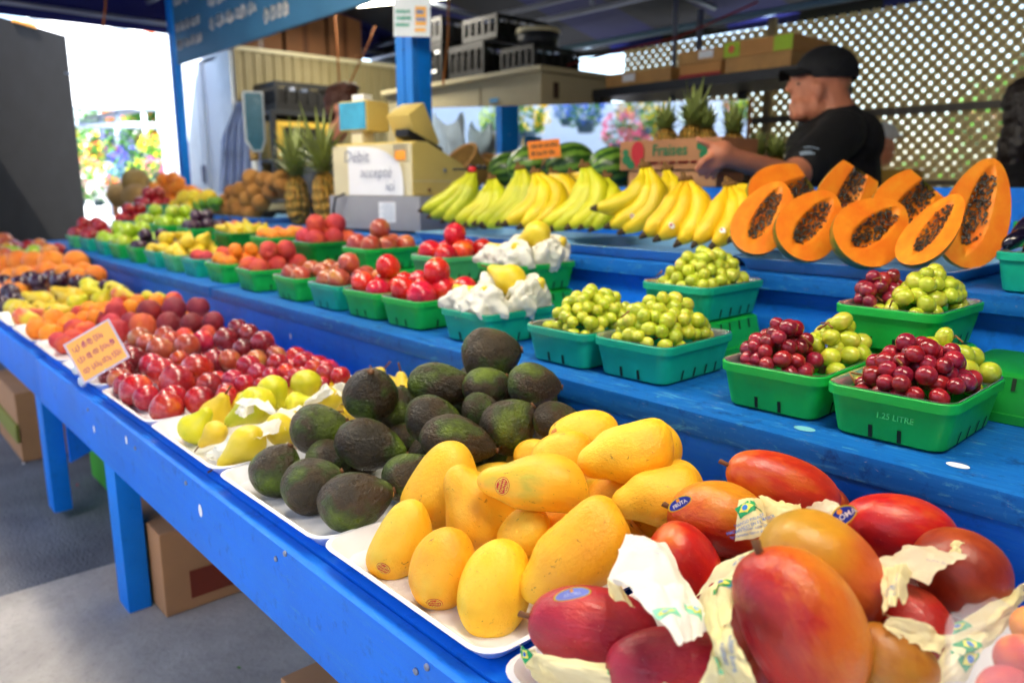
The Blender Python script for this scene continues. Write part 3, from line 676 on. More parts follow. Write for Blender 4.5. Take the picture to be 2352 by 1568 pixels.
# yellow mangoes (front first)
YM = [
 ('atau', 1318, 1272, 300, 176, 48, AX(lab='large yellow mango leaning down to the dented left, nearest the crimson mango', sg=-1, lift=60, xd=CUP, spin=PI, var=0)),
 ('atag', 1226, 1113, 258, 142, -10, AX(lab='yellow mango with a greenish patch lying across the top, red oval sticker facing out', sg=-1, lift=110, xd=CUP, spin=0, var=0)),
 ('ator', 1138, 1350, 232, 155, 74, AX(lab='yellow mango with brown scabs standing at the front rim of its tray', lift=20, xd=RT, var=2)),
 ('atau', 1098, 1160, 205, 158, -42, AX(lab='plump yellow mango with a small beak, under the one lying across the top', lift=60, sg=-1, xd=CUP, spin=PI, var=1)),
 ('ator', 1010, 1113, 212, 140, 58, AX(lab='yellow mango with a brown scratch and a torn red sticker', lift=30, xd=RT, var=1)),
 ('ator', 1018, 1303, 190, 140, 72, AX(lab='smooth yellow mango between the scabby one and the one at the tray corner', xd=RT, var=2)),
 ('ator', 918, 1240, 195, 118, 62, AX(lab='narrow yellow mango with a red sticker at the front corner of its tray', xd=RT, var=1)),
 ('atau', 1438, 1040, 225, 145, 22, AX(lab='yellow mango with a dark red stem scar on top of the heap', sg=-1, lift=30, xd=CUP, spin=PI, var=0)),
 ('atau', 1508, 1140, 205, 138, 20, AX(lab='yellow mango touching the blue fruit label of the red mangoes', sg=-1, xd=CUP, spin=PI, var=0)),
 ('ator', 1291, 1045, 150, 110, 25, AX(lab='yellow mango half hidden behind the dark scarred one', var=2)),
 ('ator', 1342, 998, 165, 110, 15, AX(lab='rearmost yellow mango next to the avocados', var=2)),
 ('ator', 1505, 1030, 130, 120, -50, AX(lab='yellow mango showing one edge behind the top one', var=2)),
 ('ator', 1565, 1115, 120, 100, -60, AX(lab='yellow mango showing one edge against the blue board', var=2)),
 ('ator', 1400, 1150, 150, 110, 60, AX(lab='shaded yellow mango deep in the heap beside a red sticker', var=2)),
 ('ator', 1205, 1225, 140, 110, 50, AX(lab='shaded yellow mango deep in the middle of the heap', var=2)),
 ('atau', 1235, 1040, 110, 70, 10, AX(lab='small glimpse of a yellow mango at the back beside the avocados', var=2)),
]
YM = [r[:4] + (r[4] * (1.08 if i_ < 9 and i_ != 1 else 1.0),) + r[5:] for i_, r in enumerate(YM)]
ym = run(YM, '', 'yellow mangoes heaped in a white tray', s=.32, z0=.583)
fillers(ym, 'atau', .115, .075, -.83, -.51, .47, .92, .577, 'yellow mango at the bottom of the yellow heap', 'yellow mangoes heaped in a white tray', .85)
# red mangoes
RM = [
 ('po', 1835, 1428, 372, 262, -60, AX(lab='largest red and orange mango standing upright at the front', sg=-1, lift=150, xd=RT, spin=.2, stem=1, var=0)),
 ('pc', 1360, 1446, 300, 168, -12, AX(lab='crimson mango with a pale stalk at the tray corner', sg=-1, lift=70, stem=1, var=0)),
 ('pc', 1530, 1532, 275, 160, 8, AX(lab='crimson mango low at the front edge of its tray', lift=70, stem=0, var=1)),
 ('pb', 2050, 1525, 205, 150, -25, AX(lab='brownish gold mango low beside the largest red one', lift=90, var=1)),
 ('pg', 1895, 1308, 315, 195, -38, AX(lab='red to golden mango with a folded blue label behind the largest one', sg=1, lift=130, stem=0, var=0)),
 ('pc', 2095, 1437, 175, 165, 30, AX(lab='round end of a crimson mango above the brownish one', lift=40, stem=0, var=1)),
 ('pr', 1572, 1292, 190, 140, -48, AX(lab='red mango half wrapped in the white crumpled tissue', lift=40, stem=0, var=1)),
 ('pr', 2068, 1215, 255, 142, -14, AX(lab='bright red mango with a blue fruit label against the blue board', sg=-1, lift=40, stem=0, var=0)),
 ('pd', 2212, 1320, 225, 165, -48, AX(lab='dark rusty mango at the far end of its tray', lift=20, var=1)),
 ('po', 1650, 1193, 232, 150, -14, AX(lab='orange mango with a red shoulder beside the yellow mangoes', sg=-1, lift=20, xd=CUP, spin=0, stem=1, var=1)),
 ('pr', 1795, 1117, 268, 128, -22, AX(lab='dusky red mango with a dry stalk at the back of its tray', sg=-1, lift=10, stem=1, var=0)),
]
RM = [r[:4] + (r[4] * (1.13 if r[4] < 200 else 1.04),) + r[5:] for r in RM]
rm = run(RM, '', 'red mangoes heaped in a white tray', s=.32, z0=.588)
fillers(rm, 'pd', .13, .085, -.48, -.17, .47, .92, .58, 'red mango at the bottom of the red heap', 'red mangoes heaped in a white tray', .9)
# avocados
AV = [
 ('av', 820, 1148, 178, 138, 15, AX(lab='green flecked avocado at the front rim of its tray', lift=20)), ('av', 720, 1113, 145, 130, 25, AX(lab='pebbly dark avocado at the front, second along the rim')),
 ('av', 636, 1076, 125, 120, 60, AX(lab='greenish avocado at the front corner beside the wrapped pears')), ('av', 852, 1022, 170, 118, -15, AX(lab='glossy green avocado in the second row above the flecked one', lift=30, sg=1)),
 ('av', 735, 984, 132, 120, 15, AX(lab='dark avocado behind the pebbly one, near the pears', lift=20)), ('av', 851, 901, 134, 126, 80, AX(lab='dark avocado with its stem scar facing out, on top of the near heap', lift=60, tilt=-.9)),
 ('av', 1054, 1012, 182, 112, -14, AX(lab='brownish avocado with a small round sticker beside the yellow mangoes', lift=30, sg=1)), ('av', 1000, 965, 142, 112, -15, AX(lab='olive avocado between the two long ones', lift=10)),
 ('av', 1018, 884, 165, 100, -8, AX(lab='long green black avocado lying across the back of the heap', lift=20)), ('av', 1172, 976, 140, 130, 40, AX(lab='green topped avocado facing the blue board, low on the side')),
 ('av', 1280, 965, 112, 90, 0, AX(lab='small brown avocado nearest the back board')), ('av', 1228, 884, 126, 104, -5, AX(lab='round dark avocado under the topmost one on the side near the grapes')),
 ('av', 1130, 815, 140, 132, 10, AX(lab='topmost dark avocado crowning the whole heap', lift=20)), ('av', 915, 935, 100, 100, 80, AX(lab='hidden avocado behind the near top one')),
 ('av', 1118, 890, 110, 100, 30, AX(lab='shaded avocado under the topmost one')), ('av', 1105, 940, 90, 80, 0, AX(lab='shaded avocado between the olive and the green topped one')),
 ('av', 940, 1092, 130, 110, 30, AX(lab='avocado tucked low between the front row and the yellow mangoes')), ('av', 1215, 930, 80, 80, 0, AX(lab='shaded avocado near the small brown one')),
]
av = run(AV, '', 'avocados heaped in a white tray', s=.37, z0=.578, ymax=.935)
fillers(av, 'av', .085, .072, -1.165, -.855, .50, .93, .575, 'avocado at the bottom of the avocado heap', 'avocados heaped in a white tray', .85)
fillers(av, 'av', .085, .07, -1.13, -.87, .70, .93, .64, 'avocado in the middle of the avocado heap', 'avocados heaped in a white tray', .88)
# pears in tissue
PE = [
 ('pear', 456, 975, 90, 84, 55, AX(lab='green pear with a round sticker at the front corner of the pear tray', lift=10, stem=0, var=0)), ('pear', 572, 940, 126, 88, 32, AX(lab='speckled pear in a tissue collar, on top of its tray', sg=-1, lift=60, var=0)),
 ('peary', 553, 1030, 128, 84, 38, AX(lab='yellow pear with its stalk over the tray rim', sg=-1, lift=20, var=0)), ('pear', 632, 905, 90, 72, -60, AX(lab='greenish pear behind the collared one', stem=1, sg=1, lift=10)),
 ('pear', 705, 893, 90, 72, -80, AX(lab='pear with a bruised neck beside the rearmost tissue', stem=1)), ('peary', 655, 985, 92, 76, 0, AX(lab='plain yellow pear touching the avocados', stem=0)),
 ('peary', 486, 1000, 76, 56, 40, AX(lab='small yellow pear under the collared one', sg=-1)), ('pear', 690, 925, 70, 55, 10, AX(lab='pear low behind the plain yellow one', stem=0)), ('peary', 765, 915, 70, 60, 10, AX(lab='pear in the back corner with a blue sticker', stem=0)),
]
pe = run(PE, '', 'pears half wrapped in white tissue', s=.22, z0=.573)
fillers(pe, 'peary', .09, .066, -1.50, -1.18, .50, .93, .57, 'pear at the bottom of the tissue wrapped pears', 'pears half wrapped in white tissue', .9)

def small(tx, lst, group, lab, z0=.568, s=.24, fk=None, fr=.05, l2=.0):
    its = run(lst, lab, group, z0=z0, s=s)
    if fk: fillers(its, fk, fr, fr, tx[0] + .015, tx[1] - .015, .46, .93, .5365 + fr / 2, lab.replace('among', 'low among'), group, .8)
    return its
def sp(k, rows, lab=None):
    out = []
    for r in rows:
        px, py, d = r[:3]; out.append((k, px, py, d * (1.0 if len(r) < 4 or isinstance(r[3], dict) else 1), d, R.uniform(0, 180), r[3] if len(r) > 3 else {}))
    return out
T5 = [('hr', 405, 875, 84, 80, 105, AX(lift=45, sg=1, lab='largest heart shaped red plum, pointed top, high on the near heap', var=0)), ('hr', 383, 934, 78, 76, 100, AX(lift=20, lab='heart shaped red plum at the front rim of its tray', var=0)),
      ('plr', 312, 896, 76, 72, 40, AX(lab='purple bloomed plum at the front corner of its tray', lift=5)), ('plr', 451, 850, 78, 74, 30, AX(lift=40, lab='red plum with an orange cheek on top of the near heap'))] + \
     sp('plr', [(337, 914, 60), (459, 920, 68), (372, 853, 64, AX(lift=25)), (348, 838, 54, AX(lift=15)), (521, 912, 54), (290, 884, 56)]) + sp('pld', [(494, 834, 64, AX(lift=20)), (481, 885, 60)]) + \
     sp('plr', [(535, 873, 50), (413, 826, 44), (572, 841, 54), (562, 882, 46), (593, 858, 48), (638, 835, 50), (624, 864, 42), (657, 854, 42), (679, 862, 36), (698, 858, 34), (696, 833, 46), (720, 846, 42), (749, 857, 48), (782, 864, 46), (661, 876, 30), (520, 900, 44), (740, 880, 34), (600, 885, 36)])
t5 = small(txs[4], T5, 'large red plums heaped in a white tray', 'red plum among those heaped beside the tissue wrapped pears', fk='plr', fr=.06)
T6 = sp('plb', [(321, 778, 54), (380, 772, 46), (395, 782, 44), (430, 795, 58, AX(lift=10)), (251, 865, 46), (527, 826, 50), (368, 806, 62, AX(lift=15)), (275, 871, 54), (638, 816, 40), (339, 790, 48)]) + sp('plr', [(465, 786, 54), (240, 850, 36)]) + \
     sp('pld', [(304, 828, 64, AX(lift=10)), (519, 780, 56, AX(lift=25)), (572, 768, 50, AX(lift=20)), (604, 787, 56, AX(lift=25)), (558, 801, 46), (546, 753, 44), (285, 850, 44), (632, 812, 38)]) + sp('plb', [(589, 826, 46)])
t6 = small(txs[5], T6, 'dark plums heaped in a white tray', 'dark shiny plum among those heaped behind the orange price card', fk='pld', fr=.058)
T7 = sp('pcd', [(343, 716, 56, AX(lift=30)), (401, 708, 54, AX(lift=30)), (455, 706, 50, AX(lift=25)), (440, 743, 50, AX(lift=10)), (490, 739, 48), (225, 730, 34), (388, 743, 54), (300, 737, 42)]) + \
     sp('pch', [(269, 716, 52, AX(lift=20)), (328, 749, 60, AX(lift=10)), (269, 757, 48), (198, 762, 48), (173, 756, 48), (135, 782, 42), (148, 792, 42), (399, 690, 40), (477, 766, 40), (424, 772, 40), (255, 742, 44), (225, 785, 44), (200, 800, 40)])
t7 = small(txs[6], T7, 'velvety red peaches heaped in a white tray', 'velvety red peach among those heaped next to the apricots', fk='pch', fr=.06)
T8 = sp('apr', [(125, 735, 50, AX(lift=15)), (84, 756, 46), (115, 767, 46), (205, 710, 36), (225, 713, 36), (250, 708, 36), (218, 728, 36), (300, 705, 36), (160, 733, 32), (193, 731, 34), (315, 693, 34), (360, 691, 34), (280, 715, 34), (150, 745, 36), (240, 725, 32)]) + sp('apr_r', [(183, 718, 36), (268, 700, 34)])
t8 = small(txs[7], T8, 'apricots heaped in a white tray', 'orange apricot among those heaped between peaches and yellow pears', fk='apr', fr=.05)
T9 = [('peary', 88, 688, 80, 48, -22, AX(lift=10, sg=-1)), ('peary', 155, 680, 84, 56, -25, AX(lift=15, sg=-1)), ('pear', 213, 670, 60, 40, -12, {}), ('pear', 235, 684, 50, 44, 60, {}), ('pear', 263, 660, 46, 32, 0, {}), ('pearb', 285, 678, 58, 40, -10, AX(lift=8)), ('pear', 208, 652, 50, 30, 0, {}), ('pear', 343, 680, 38, 26, 0, {}), ('pear', 370, 683, 38, 26, 0, {}), ('pearb', 40, 704, 58, 44, 20, AX(lift=10)), ('pearb', 60, 728, 60, 44, 0, AX(lift=10)), ('pearb', 84, 723, 50, 40, 30, {}), ('peary', 140, 714, 50, 40, 10, {}), ('peary', 115, 710, 50, 40, 60, {}), ('pear', 180, 692, 50, 40, 30, {})]
t9 = small(txs[8], T9, 'yellow pears heaped in a white tray', 'yellow pear among those heaped between apricots and purple plums', fk='peary', fr=.06)
T10 = sp('plp', [(23, 672, 42), (48, 653, 42, AX(lift=10)), (90, 650, 44, AX(lift=10)), (135, 648, 40, AX(lift=5)), (160, 638, 36), (178, 648, 34), (118, 636, 36), (5, 700, 42), (240, 654, 24), (70, 640, 36), (10, 650, 38), (205, 645, 30), (30, 690, 36)])
t10 = small(txs[9], T10, 'purple plums heaped in a white tray', 'small purple plum among those heaped in front of the oranges', fk='plp', fr=.05)
T11 = sp('orr', [(43, 600, 50), (78, 603, 52), (120, 605, 60, AX(lift=10)), (175, 603, 56, AX(lift=10)), (220, 633, 48), (55, 633, 48), (25, 638, 46), (108, 625, 48), (150, 628, 46), (7, 610, 50), (193, 625, 46), (85, 632, 44), (180, 635, 40)])
t11 = small(txs[10], T11, 'oranges heaped in a white tray', 'orange among those heaped beyond the purple plums', fk='orr', fr=.075)
T12 = sp('apm', [(8, 553, 38), (113, 578, 38), (10, 590, 42), (20, 575, 38), (90, 565, 34)]) + sp('apl', [(32, 570, 40), (68, 571, 40), (135, 575, 34)]) + sp('apg', [(30, 584, 42), (80, 582, 40), (60, 590, 34)])
t12 = small(txs[11], T12, 'mixed apples heaped in a white tray', 'small apple among the mixed ones at the far end of the lower step', fk='apm', fr=.065)
# peaches in a clear bag at the very corner
T0 = [('apr_r', 2345, 1515, 115, 112, 30, AX(lift=60, lab='peach with its stalk hollow facing out, beside the red mangoes')), ('apr_r', 2310, 1592, 130, 120, 30, AX(lift=90, lab='peach cut by the lower frame edge')), ('apr', 2375, 1440, 100, 95, 0, AX(lift=20, lab='peach at the frame edge, behind the other two'))]
t0 = run(T0, '', 'peaches in the corner tray')
# ------------------------------------------------------------------ pulp-style plastic baskets
BW, BD, BH = .163, .215, .068
def basketM(mat):
    g = G('basket_mesh'); r_ = lambda w_, d_, r, z: [(x, y, z) for x, y in rrect(w_, d_, r, 5)]
    b = (BW - .026, BD - .026); tp = (BW - .006, BD - .006)
    g.loft([r_(b[0] - .012, b[1] - .012, .016, 0), r_(b[0], b[1], .02, .004), r_(tp[0] - .003, tp[1] - .003, .022, BH - .014), r_(BW - .001, BD - .001, .024, BH - .013), r_(BW, BD, .024, BH - .001), r_(BW - .002, BD - .002, .023, BH),
            r_(BW - .010, BD - .010, .02, BH), r_(b[0] - .004, b[1] - .004, .018, .004)], True, True, True)
    slotM(g)
    return fixn(g.mesh([mat, plain('slot_dark', '#04230f', .8)]))
def slotM(g):
    def quad(x, y, nx, ny):   # thin dark notches that lean with the wall
        tx, ty = -ny, nx; sx = (BW - .026) / 2; sy = (BD - .026) / 2
        a = .0015; w_ = .0026; h0, h1 = .0045, .022; k = .010 / (BH - .018)
        pts = []
        for (s_, h) in ((-1, h0), (1, h0), (1, h1), (-1, h1)):
            off = a * .3 + (h - .004) * k + .0004
            pts.append((x + tx * w_ * s_ + nx * off, y + ty * w_ * s_ + ny * off, h))
        g.add(pts, [(0, 1, 2, 3)], None, 1)
    for s_ in (-.018, .018):
        quad(s_, -(BD - .026) / 2, 0, -1); quad(s_, (BD - .026) / 2, 0, 1)
    for s_ in (-.045, -.01, .025, .055):
        quad((BW - .026) / 2, s_, 1, 0); quad(-(BW - .026) / 2, s_, -1, 0)
def linerM():
    g = G('liner_mesh'); r_ = lambda w_, d_, r, z: [(x, y, z) for x, y in rrect(w_, d_, r, 5)]
    g.loft([r_(BW - .016, BD - .016, .019, BH - .02), r_(BW - .0105, BD - .0105, .021, BH + .001), r_(BW - .004, BD - .004, .022, BH + .0022), r_(BW - .006, BD - .006, .022, BH + .0006)], True, False, False); return g.mesh(CLEAR, True)
BM = {k: basketM(m) for k, m in (('g', BK_G), ('t', BK_T), ('l', BK_L), ('d', BK_D))}; LINER = linerM()
def basket(kind, x, y, z, label, rot=0, flip=False, liner=True, group='plastic fruit baskets'):
    """x, y: front-left corner of the rim"""
    cx, cy = x + BW / 2, y + BD / 2
    m = Matrix.Translation((cx, cy, z)) @ rz(rot)
    if flip: m = Matrix.Translation((cx, cy, z + BH)) @ rz(rot) @ Matrix.Rotation(PI, 4, 'X')
    o = link('fruit_basket', BM[kind], None, m)
    if not BM[kind].get('s'): autosmooth(o); BM[kind]['s'] = 1
    tag(o, label, 'basket', group)
    if liner and not flip: link('liner', LINER, o, local=True)
    return o, m
def fillb(m, kind, n, d, lab, group, top=0, L=1.0, seed=0, hz=0):
    """n fruits over the rim of a basket in rows, with a few on top"""
    rr = random.Random(seed * 31 + 5); out = []
    nx = 2 if d > .055 else 3; ny = max(1, round(n / nx)); z0 = BH + d * .10 + hz
    for i in range(nx):
        for j in range(ny):
            out.append((((i + .5) / nx - .5) * (BW - .02) + rr.uniform(-.004, .004), ((j + .5) / ny - .5) * (BD - .022) + rr.uniform(-.004, .004), z0 + rr.uniform(-.006, .006)))
    for k in range(top):
        out.append((rr.uniform(-.02, .02), (k - (top - 1) / 2) * d * .92 + rr.uniform(-.01, .01), z0 + d * .72))
    for p in out:
        kk = kind if isinstance(kind, str) else rr.choice(kind)
        fruit(kk, m @ V(p), V((rr.uniform(-1, 1), rr.uniform(-1, 1), rr.uniform(-.2, 1.2))), d * L * rr.uniform(.95, 1.05), d * rr.uniform(.94, 1.04), lab, group)
GME = {}
def grapes(m, col, boxlo, boxhi, h, n, label, seed, rad=.0125, el=1.15, group='grape bunches in plastic baskets', peak=None):
    """a mound of single grapes on twigs; box in basket coordinates, h = height of the mound over the rim"""
    rad *= .94; n = int(n * 1.2); rr = random.Random(seed); c = m @ V(((boxlo[0] + boxhi[0]) / 2, (boxlo[1] + boxhi[1]) / 2, BH))
    t = thing('grape_bunch', label, 'grapes', c, group)
    cx, cy = (boxlo[0] + boxhi[0]) / 2, (boxlo[1] + boxhi[1]) / 2; rx, ry = (boxhi[0] - boxlo[0]) / 2, (boxhi[1] - boxlo[1]) / 2
    if peak: px_, py_ = peak
    else: px_, py_ = cx, cy
    key = (col, el)
    if key not in GME:
        me = MESH['grape'][0].copy(); me.name = 'grape_mesh'; me.materials.append(F['grape_' + col]); GME[key] = me
    pts = []
    def top(x, y):
        dx = (x - px_) / (rx if True else 1); dy = (y - py_) / ry; q = 1 - min(1, (dx * dx + dy * dy)) ; return BH - .008 + h * q ** .8
    tries = 0
    while len(pts) < n and tries < 9000:
        tries += 1
        x = rr.uniform(boxlo[0], boxhi[0]); y = rr.uniform(boxlo[1], boxhi[1]); r = rad * rr.uniform(.84, 1.12)
        tz = top(x, y); z = tz - rr.uniform(0, .022 if tries < 5000 else .03)
        if z < BH - .012: continue
        if z < BH + r * .6 and (abs(x) > BW / 2 - .013 - r or abs(y) > BD / 2 - .013 - r): continue
        if all((V((x, y, z)) - p).length > (r + q) * .80 for p, q in pts): pts.append((V((x, y, z)), r))
    for p, r in pts:
        ax = V((rr.uniform(-1, 1), rr.uniform(-1, 1), rr.uniform(-.6, .8))).normalized(); x_ = ax.orthogonal().normalized(); L = r * 2 * el * rr.uniform(.92, 1.1)
        link('grape', GME[key], t, frame(m @ p, x_, ax.cross(x_), ax, (r * 2, r * 2, L)))
    g = G('twig')
    hub = V((px_, py_, BH - .005)); 
    for p, r in pts[::2]:
        q = V((p.x * .6 + hub.x * .4, p.y * .6 + hub.y * .4, p.z - r * 1.1)); g.tube([m @ hub, m @ q, m @ (p + V((0, 0, -r * .3)))], [.0016, .0013, .0008], 5)
    for k in range(3):
        p, r = rr.choice(pts); a = V((p.x + rr.uniform(-.01, .01), p.y + rr.uniform(-.01, .01), p.z + r * 1.25)); b = a + V((rr.uniform(-.02, .02), rr.uniform(-.02, .02), .004)); e = b + V((rr.uniform(-.015, .015), rr.uniform(-.015, .015), -.012))
        g.tube([m @ a, m @ b, m @ e], [.0013, .0016, .0013], 6)
    g.build('twig', plain('grape_twig', '#8a5a2c', .7), t, True)
Z2 = .6745
def B(kind, x, lab, y=.975, rot=None, z=Z2): return basket(kind, x, y, z, lab, R.uniform(-.04, .04) if rot is None else rot)
# front row on the middle shelf, from the near end
b, m = B('g', -.468, 'green basket of red and green grapes with raised writing on its front', .975, .02)
lay('lettering', text2d('1.25 LITRE', .0105, .0001), m @ Matrix.Translation((.012, -(BD - .006) / 2 + .0062, .037)) @ Matrix.Rotation(math.radians(90 - 9), 4, 'X'), plain('raised_green', '#3ccc6c', .4), b, .0042)
grapes(m, 'red', (-.072, -.095), (.072, .055), .066, 58, 'near bunch of red grapes heaped in the green basket with raised writing', 3, .0132, 1.05, peak=(.01, -.02))
grapes(m, 'green', (-.055, .03), (.075, .10), .060, 20, 'green grapes behind the red ones in the basket with raised writing', 4, .0148, 1.2)
b, m = B('g', -.640, 'green basket of red and green grapes beside the teal one', .985, .03)
grapes(m, 'red', (-.072, -.095), (.03, .04), .064, 38, 'red grapes in the second green basket', 5, .0128, 1.05)
grapes(m, 'green', (-.01, .0), (.075, .10), .066, 30, 'green grapes with a bare twig in the second green basket', 6, .0146, 1.2)
b, m = B('t', -.898, 'nearest teal basket of green grapes', .985, .03)
grapes(m, 'green', (-.072, -.098), (.074, .098), .074, 90, 'green grapes heaped in the nearest teal basket', 7, .0138, 1.12, peak=(-.005, .0))
b, m = B('t', -1.062, 'teal basket of green grapes between the grapes and the wrapped pears', .975, .0)
grapes(m, 'green', (-.072, -.098), (.074, .098), .072, 84, 'green grapes heaped in the teal basket next to the wrapped pears', 8, .0134, 1.12)
b5, m5 = B('t', -1.335, 'teal basket of pears in white tissue on the middle shelf', .975, .05)
b, m = B('g', -1.575, 'green basket of red nectarines beside the wrapped pears'); fillb(m, 'nec', 6, .068, 'red nectarine in the basket beside the wrapped pears', 'nectarines in the near green basket', 1, seed=1)
b, m = B('g', -1.755, 'green basket of red nectarines left of the first one', rot=.05); fillb(m, 'nec', 6, .064, 'red nectarine in the second basket along from the wrapped pears', 'nectarines in the second green basket', 1, seed=2)
b, m = B('t', -1.945, 'teal basket of reddish brown plums'); fillb(m, 'plb', 6, .060, 'reddish brown plum in the teal basket', 'plums in the teal basket', 1, seed=3)
b, m = B('g', -2.165, 'green basket of reddish brown plums beside the peaches'); fillb(m, 'plb', 6, .058, 'reddish brown plum in the green basket beside the peaches', 'plums in the green basket', 0, seed=4)
b, m = B('g', -2.445, 'green basket of furry peaches stacked three high'); fillb(m, 'pch', 6, .066, 'furry peach in the front row basket', 'peaches in the front row basket', 2, seed=5)
b, m = B('g', -2.70, 'green basket of apricots in the front row'); fillb(m, 'apr', 9, .048, 'apricot in the green front row basket', 'apricots in the green front row basket', 2, seed=6)
b, m = B('t', -2.94, 'teal basket of apricots in the front row'); fillb(m, 'apr_r', 6, .052, 'reddish apricot in the teal front row basket', 'apricots in the teal front row basket', 0, seed=7)
b, m = B('l', -3.15, 'pale green basket of yellow pears'); fillb(m, 'peary', 6, .062, 'yellow pear in the pale green basket', 'pears in the pale green basket', 2, 1.3, seed=8)
b, m = B('t', -3.37, 'teal basket of yellow pears beside the dark plums'); fillb(m, 'peary', 6, .06, 'yellow pear in the teal basket beside the dark plums', 'pears in the far teal basket', 2, 1.3, seed=9)
b, m = B('g', -3.62, 'green basket of dark purple plums in the front row'); fillb(m, 'plp', 6, .058, 'purple plum in the front row basket', 'purple plums in the front row basket', 2, seed=10)
b, m = B('g', -3.88, 'green basket of green apples in the front row'); fillb(m, 'apg', 6, .072, 'green apple in the green front row basket', 'apples in the green front row basket', 2, seed=11)
b, m = B('t', -4.12, 'teal basket of green apples in the front row'); fillb(m, 'apg', 6, .07, 'green apple in the teal front row basket', 'apples in the teal front row basket', 1, seed=12)
b, m = B('t', -4.42, 'teal basket of pink red apples in the front row'); fillb(m, 'apl', 6, .07, 'pink red apple in the teal front row basket', 'red apples in the teal front row basket', 1, seed=13)
b, m = B('l', -4.68, 'pale basket of red apples near the dark panel'); fillb(m, 'apl', 6, .072, 'red apple in the pale basket near the dark panel', 'red apples near the dark panel', 2, seed=14)
# back row, each standing on an upturned basket
Y2, ZU = 1.215, Z2 + BH + .002
def C2(kind, x, lab, under='g', seed=0, rot=None):
    basket(under, x + R.uniform(-.015, .015), Y2 + .005, Z2, 'upturned basket under the ' + lab, R.uniform(-.05, .05), True, False, 'upturned baskets used as risers')
    return basket(kind, x, Y2 - .005, ZU, lab, R.uniform(-.03, .03) if rot is None else rot)
b, m = C2('g', -.575, 'raised green basket of red and green grapes in the back row', rot=.0)
grapes(m, 'red', (-.072, -.095), (-.012, .06), .058, 20, 'red grapes in the raised basket in front of the papayas', 15, .0132, 1.05)
grapes(m, 'green', (-.02, -.098), (.074, .098), .062, 48, 'green grapes in the raised basket in front of the papayas', 16, .0145, 1.12)
b, m = C2('t', -.975, 'raised teal basket of green grapes under the bananas', rot=.02)
grapes(m, 'green', (-.072, -.098), (.074, .098), .070, 66, 'green grapes in the raised teal basket under the bananas', 17, .0136, 1.12)
bc, mc = C2('g', -1.50, 'raised green basket of pears in white tissue', rot=.03)
b, m = C2('l', -1.79, 'raised pale green basket of red nectarines'); fillb(m, 'nec', 6, .066, 'red nectarine in the raised basket by the banana tray', 'nectarines in the raised basket', 1, seed=21)
b, m = C2('g', -2.17, 'raised green basket of reddish plums in front of the till'); fillb(m, 'plb', 6, .066, 'reddish plum in the raised basket in front of the till', 'plums in the raised basket', 1, seed=22)
b, m = C2('d', -2.52, 'raised deep green basket of stacked peaches at the till'); fillb(m, ['pch', 'apr_r'], 6, .07, 'peach in the raised basket in front of the till', 'peaches in the raised basket', 2, seed=23)
b, m = C2('g', -2.86, 'raised green basket of apricots'); fillb(m, 'apr', 9, .05, 'apricot in the raised green basket', 'apricots in the raised basket', 0, seed=24)
b, m = C2('d', -3.22, 'raised green basket of blushed yellow pears'); fillb(m, ['pearb', 'peary'], 6, .066, 'blushed pear in the raised basket', 'pears in the raised basket', 0, 1.35, seed=25)
b, m = C2('g', -3.66, 'raised green basket of dark purple plums'); fillb(m, 'plp', 6, .062, 'dark purple plum in the raised basket', 'plums in the far raised basket', 2, seed=26)
b, m = C2('g', -4.02, 'raised green basket of green apples'); fillb(m, 'apg', 6, .074, 'green apple in the raised green basket', 'green apples in the raised basket', 2, seed=27)
b, m = C2('t', -4.32, 'raised teal basket of green apples'); fillb(m, 'apg', 6, .072, 'green apple in the raised teal basket', 'green apples in the raised teal basket', 1, seed=28)
b, m = C2('t', -4.70, 'raised teal basket of red apples'); fillb(m, 'apl', 6, .072, 'red apple in the raised teal basket', 'red apples in the raised teal basket', 2, seed=29)
basket('t', -4.98, 1.40, .823, 'farthest teal basket heaped with red apples', 0)
fillb(Matrix.Translation((-4.98 + BW / 2, 1.40 + BD / 2, .823)), 'apl', 6, .076, 'red apple in the farthest basket', 'red apples in the farthest basket', 2, seed=30)
# upturned spare baskets
for (k, x, y, r, lab) in (('d', -.405, 1.197, .0, 'upturned green basket with a round black sticker'), ('g', -.235, 1.185, .03, 'upturned green basket cut by the frame edge on the middle shelf'), ('d', -.07, 1.19, .0, 'upturned green basket just outside the right of the sticker one')):
    bb, mm = basket(k, x, y, Z2, lab, r, True, False, 'upturned baskets used as risers')
    if 'sticker' in lab:
        g = G(); p = V((x + .045, y + .0, Z2 + .042)); vs, fs = disc(.0095, .0105, 1, 16)
        Ms = Matrix.Translation(mm @ V((-.02, -(BD - .014) / 2 * -1, .035))) ; Mq = Matrix.Translation((x + .04, y + .0035, Z2 + .042)) @ rz(r) @ Matrix.Rotation(math.radians(90 + 9), 4, 'X').inverted() @ Matrix.Rotation(PI, 4, 'X')
        g.add([(u, v, 0) for u, v in vs], fs, Mq); g.build('sticker', INKB, bb); g = G(); g.add([(u * .75, v * .45, -.0006) for u, v in vs], fs, Mq); g.add([(u * .75, v * .45, .0006) for u, v in vs], fs, Mq); g.build('sticker', REDI, bb)
# baskets of aubergines at the frame edge
b, m = basket('t', -.430, 1.475, .8225, 'teal basket of dark aubergines at the frame edge', 0); 
for (px, py, l, w_, a, lab) in ((2335, 548, 75, 34, 35, 'long dark aubergine leaning over the teal basket'), (2350, 525, 80, 36, 60, 'dark aubergine at the frame edge'), (2372, 560, 80, 40, 80, 'dark aubergine behind, cut by the frame edge')):
    fruit('egg', at_y(px, py, 1.56 if a < 50 else 1.60), imgaxis(a), l * K * .00045, w_ * K * .00045, lab, 'aubergines in the teal basket')
b, m = basket('g', -.50, 1.80, .86, 'green basket behind the papayas at the frame edge', 0)

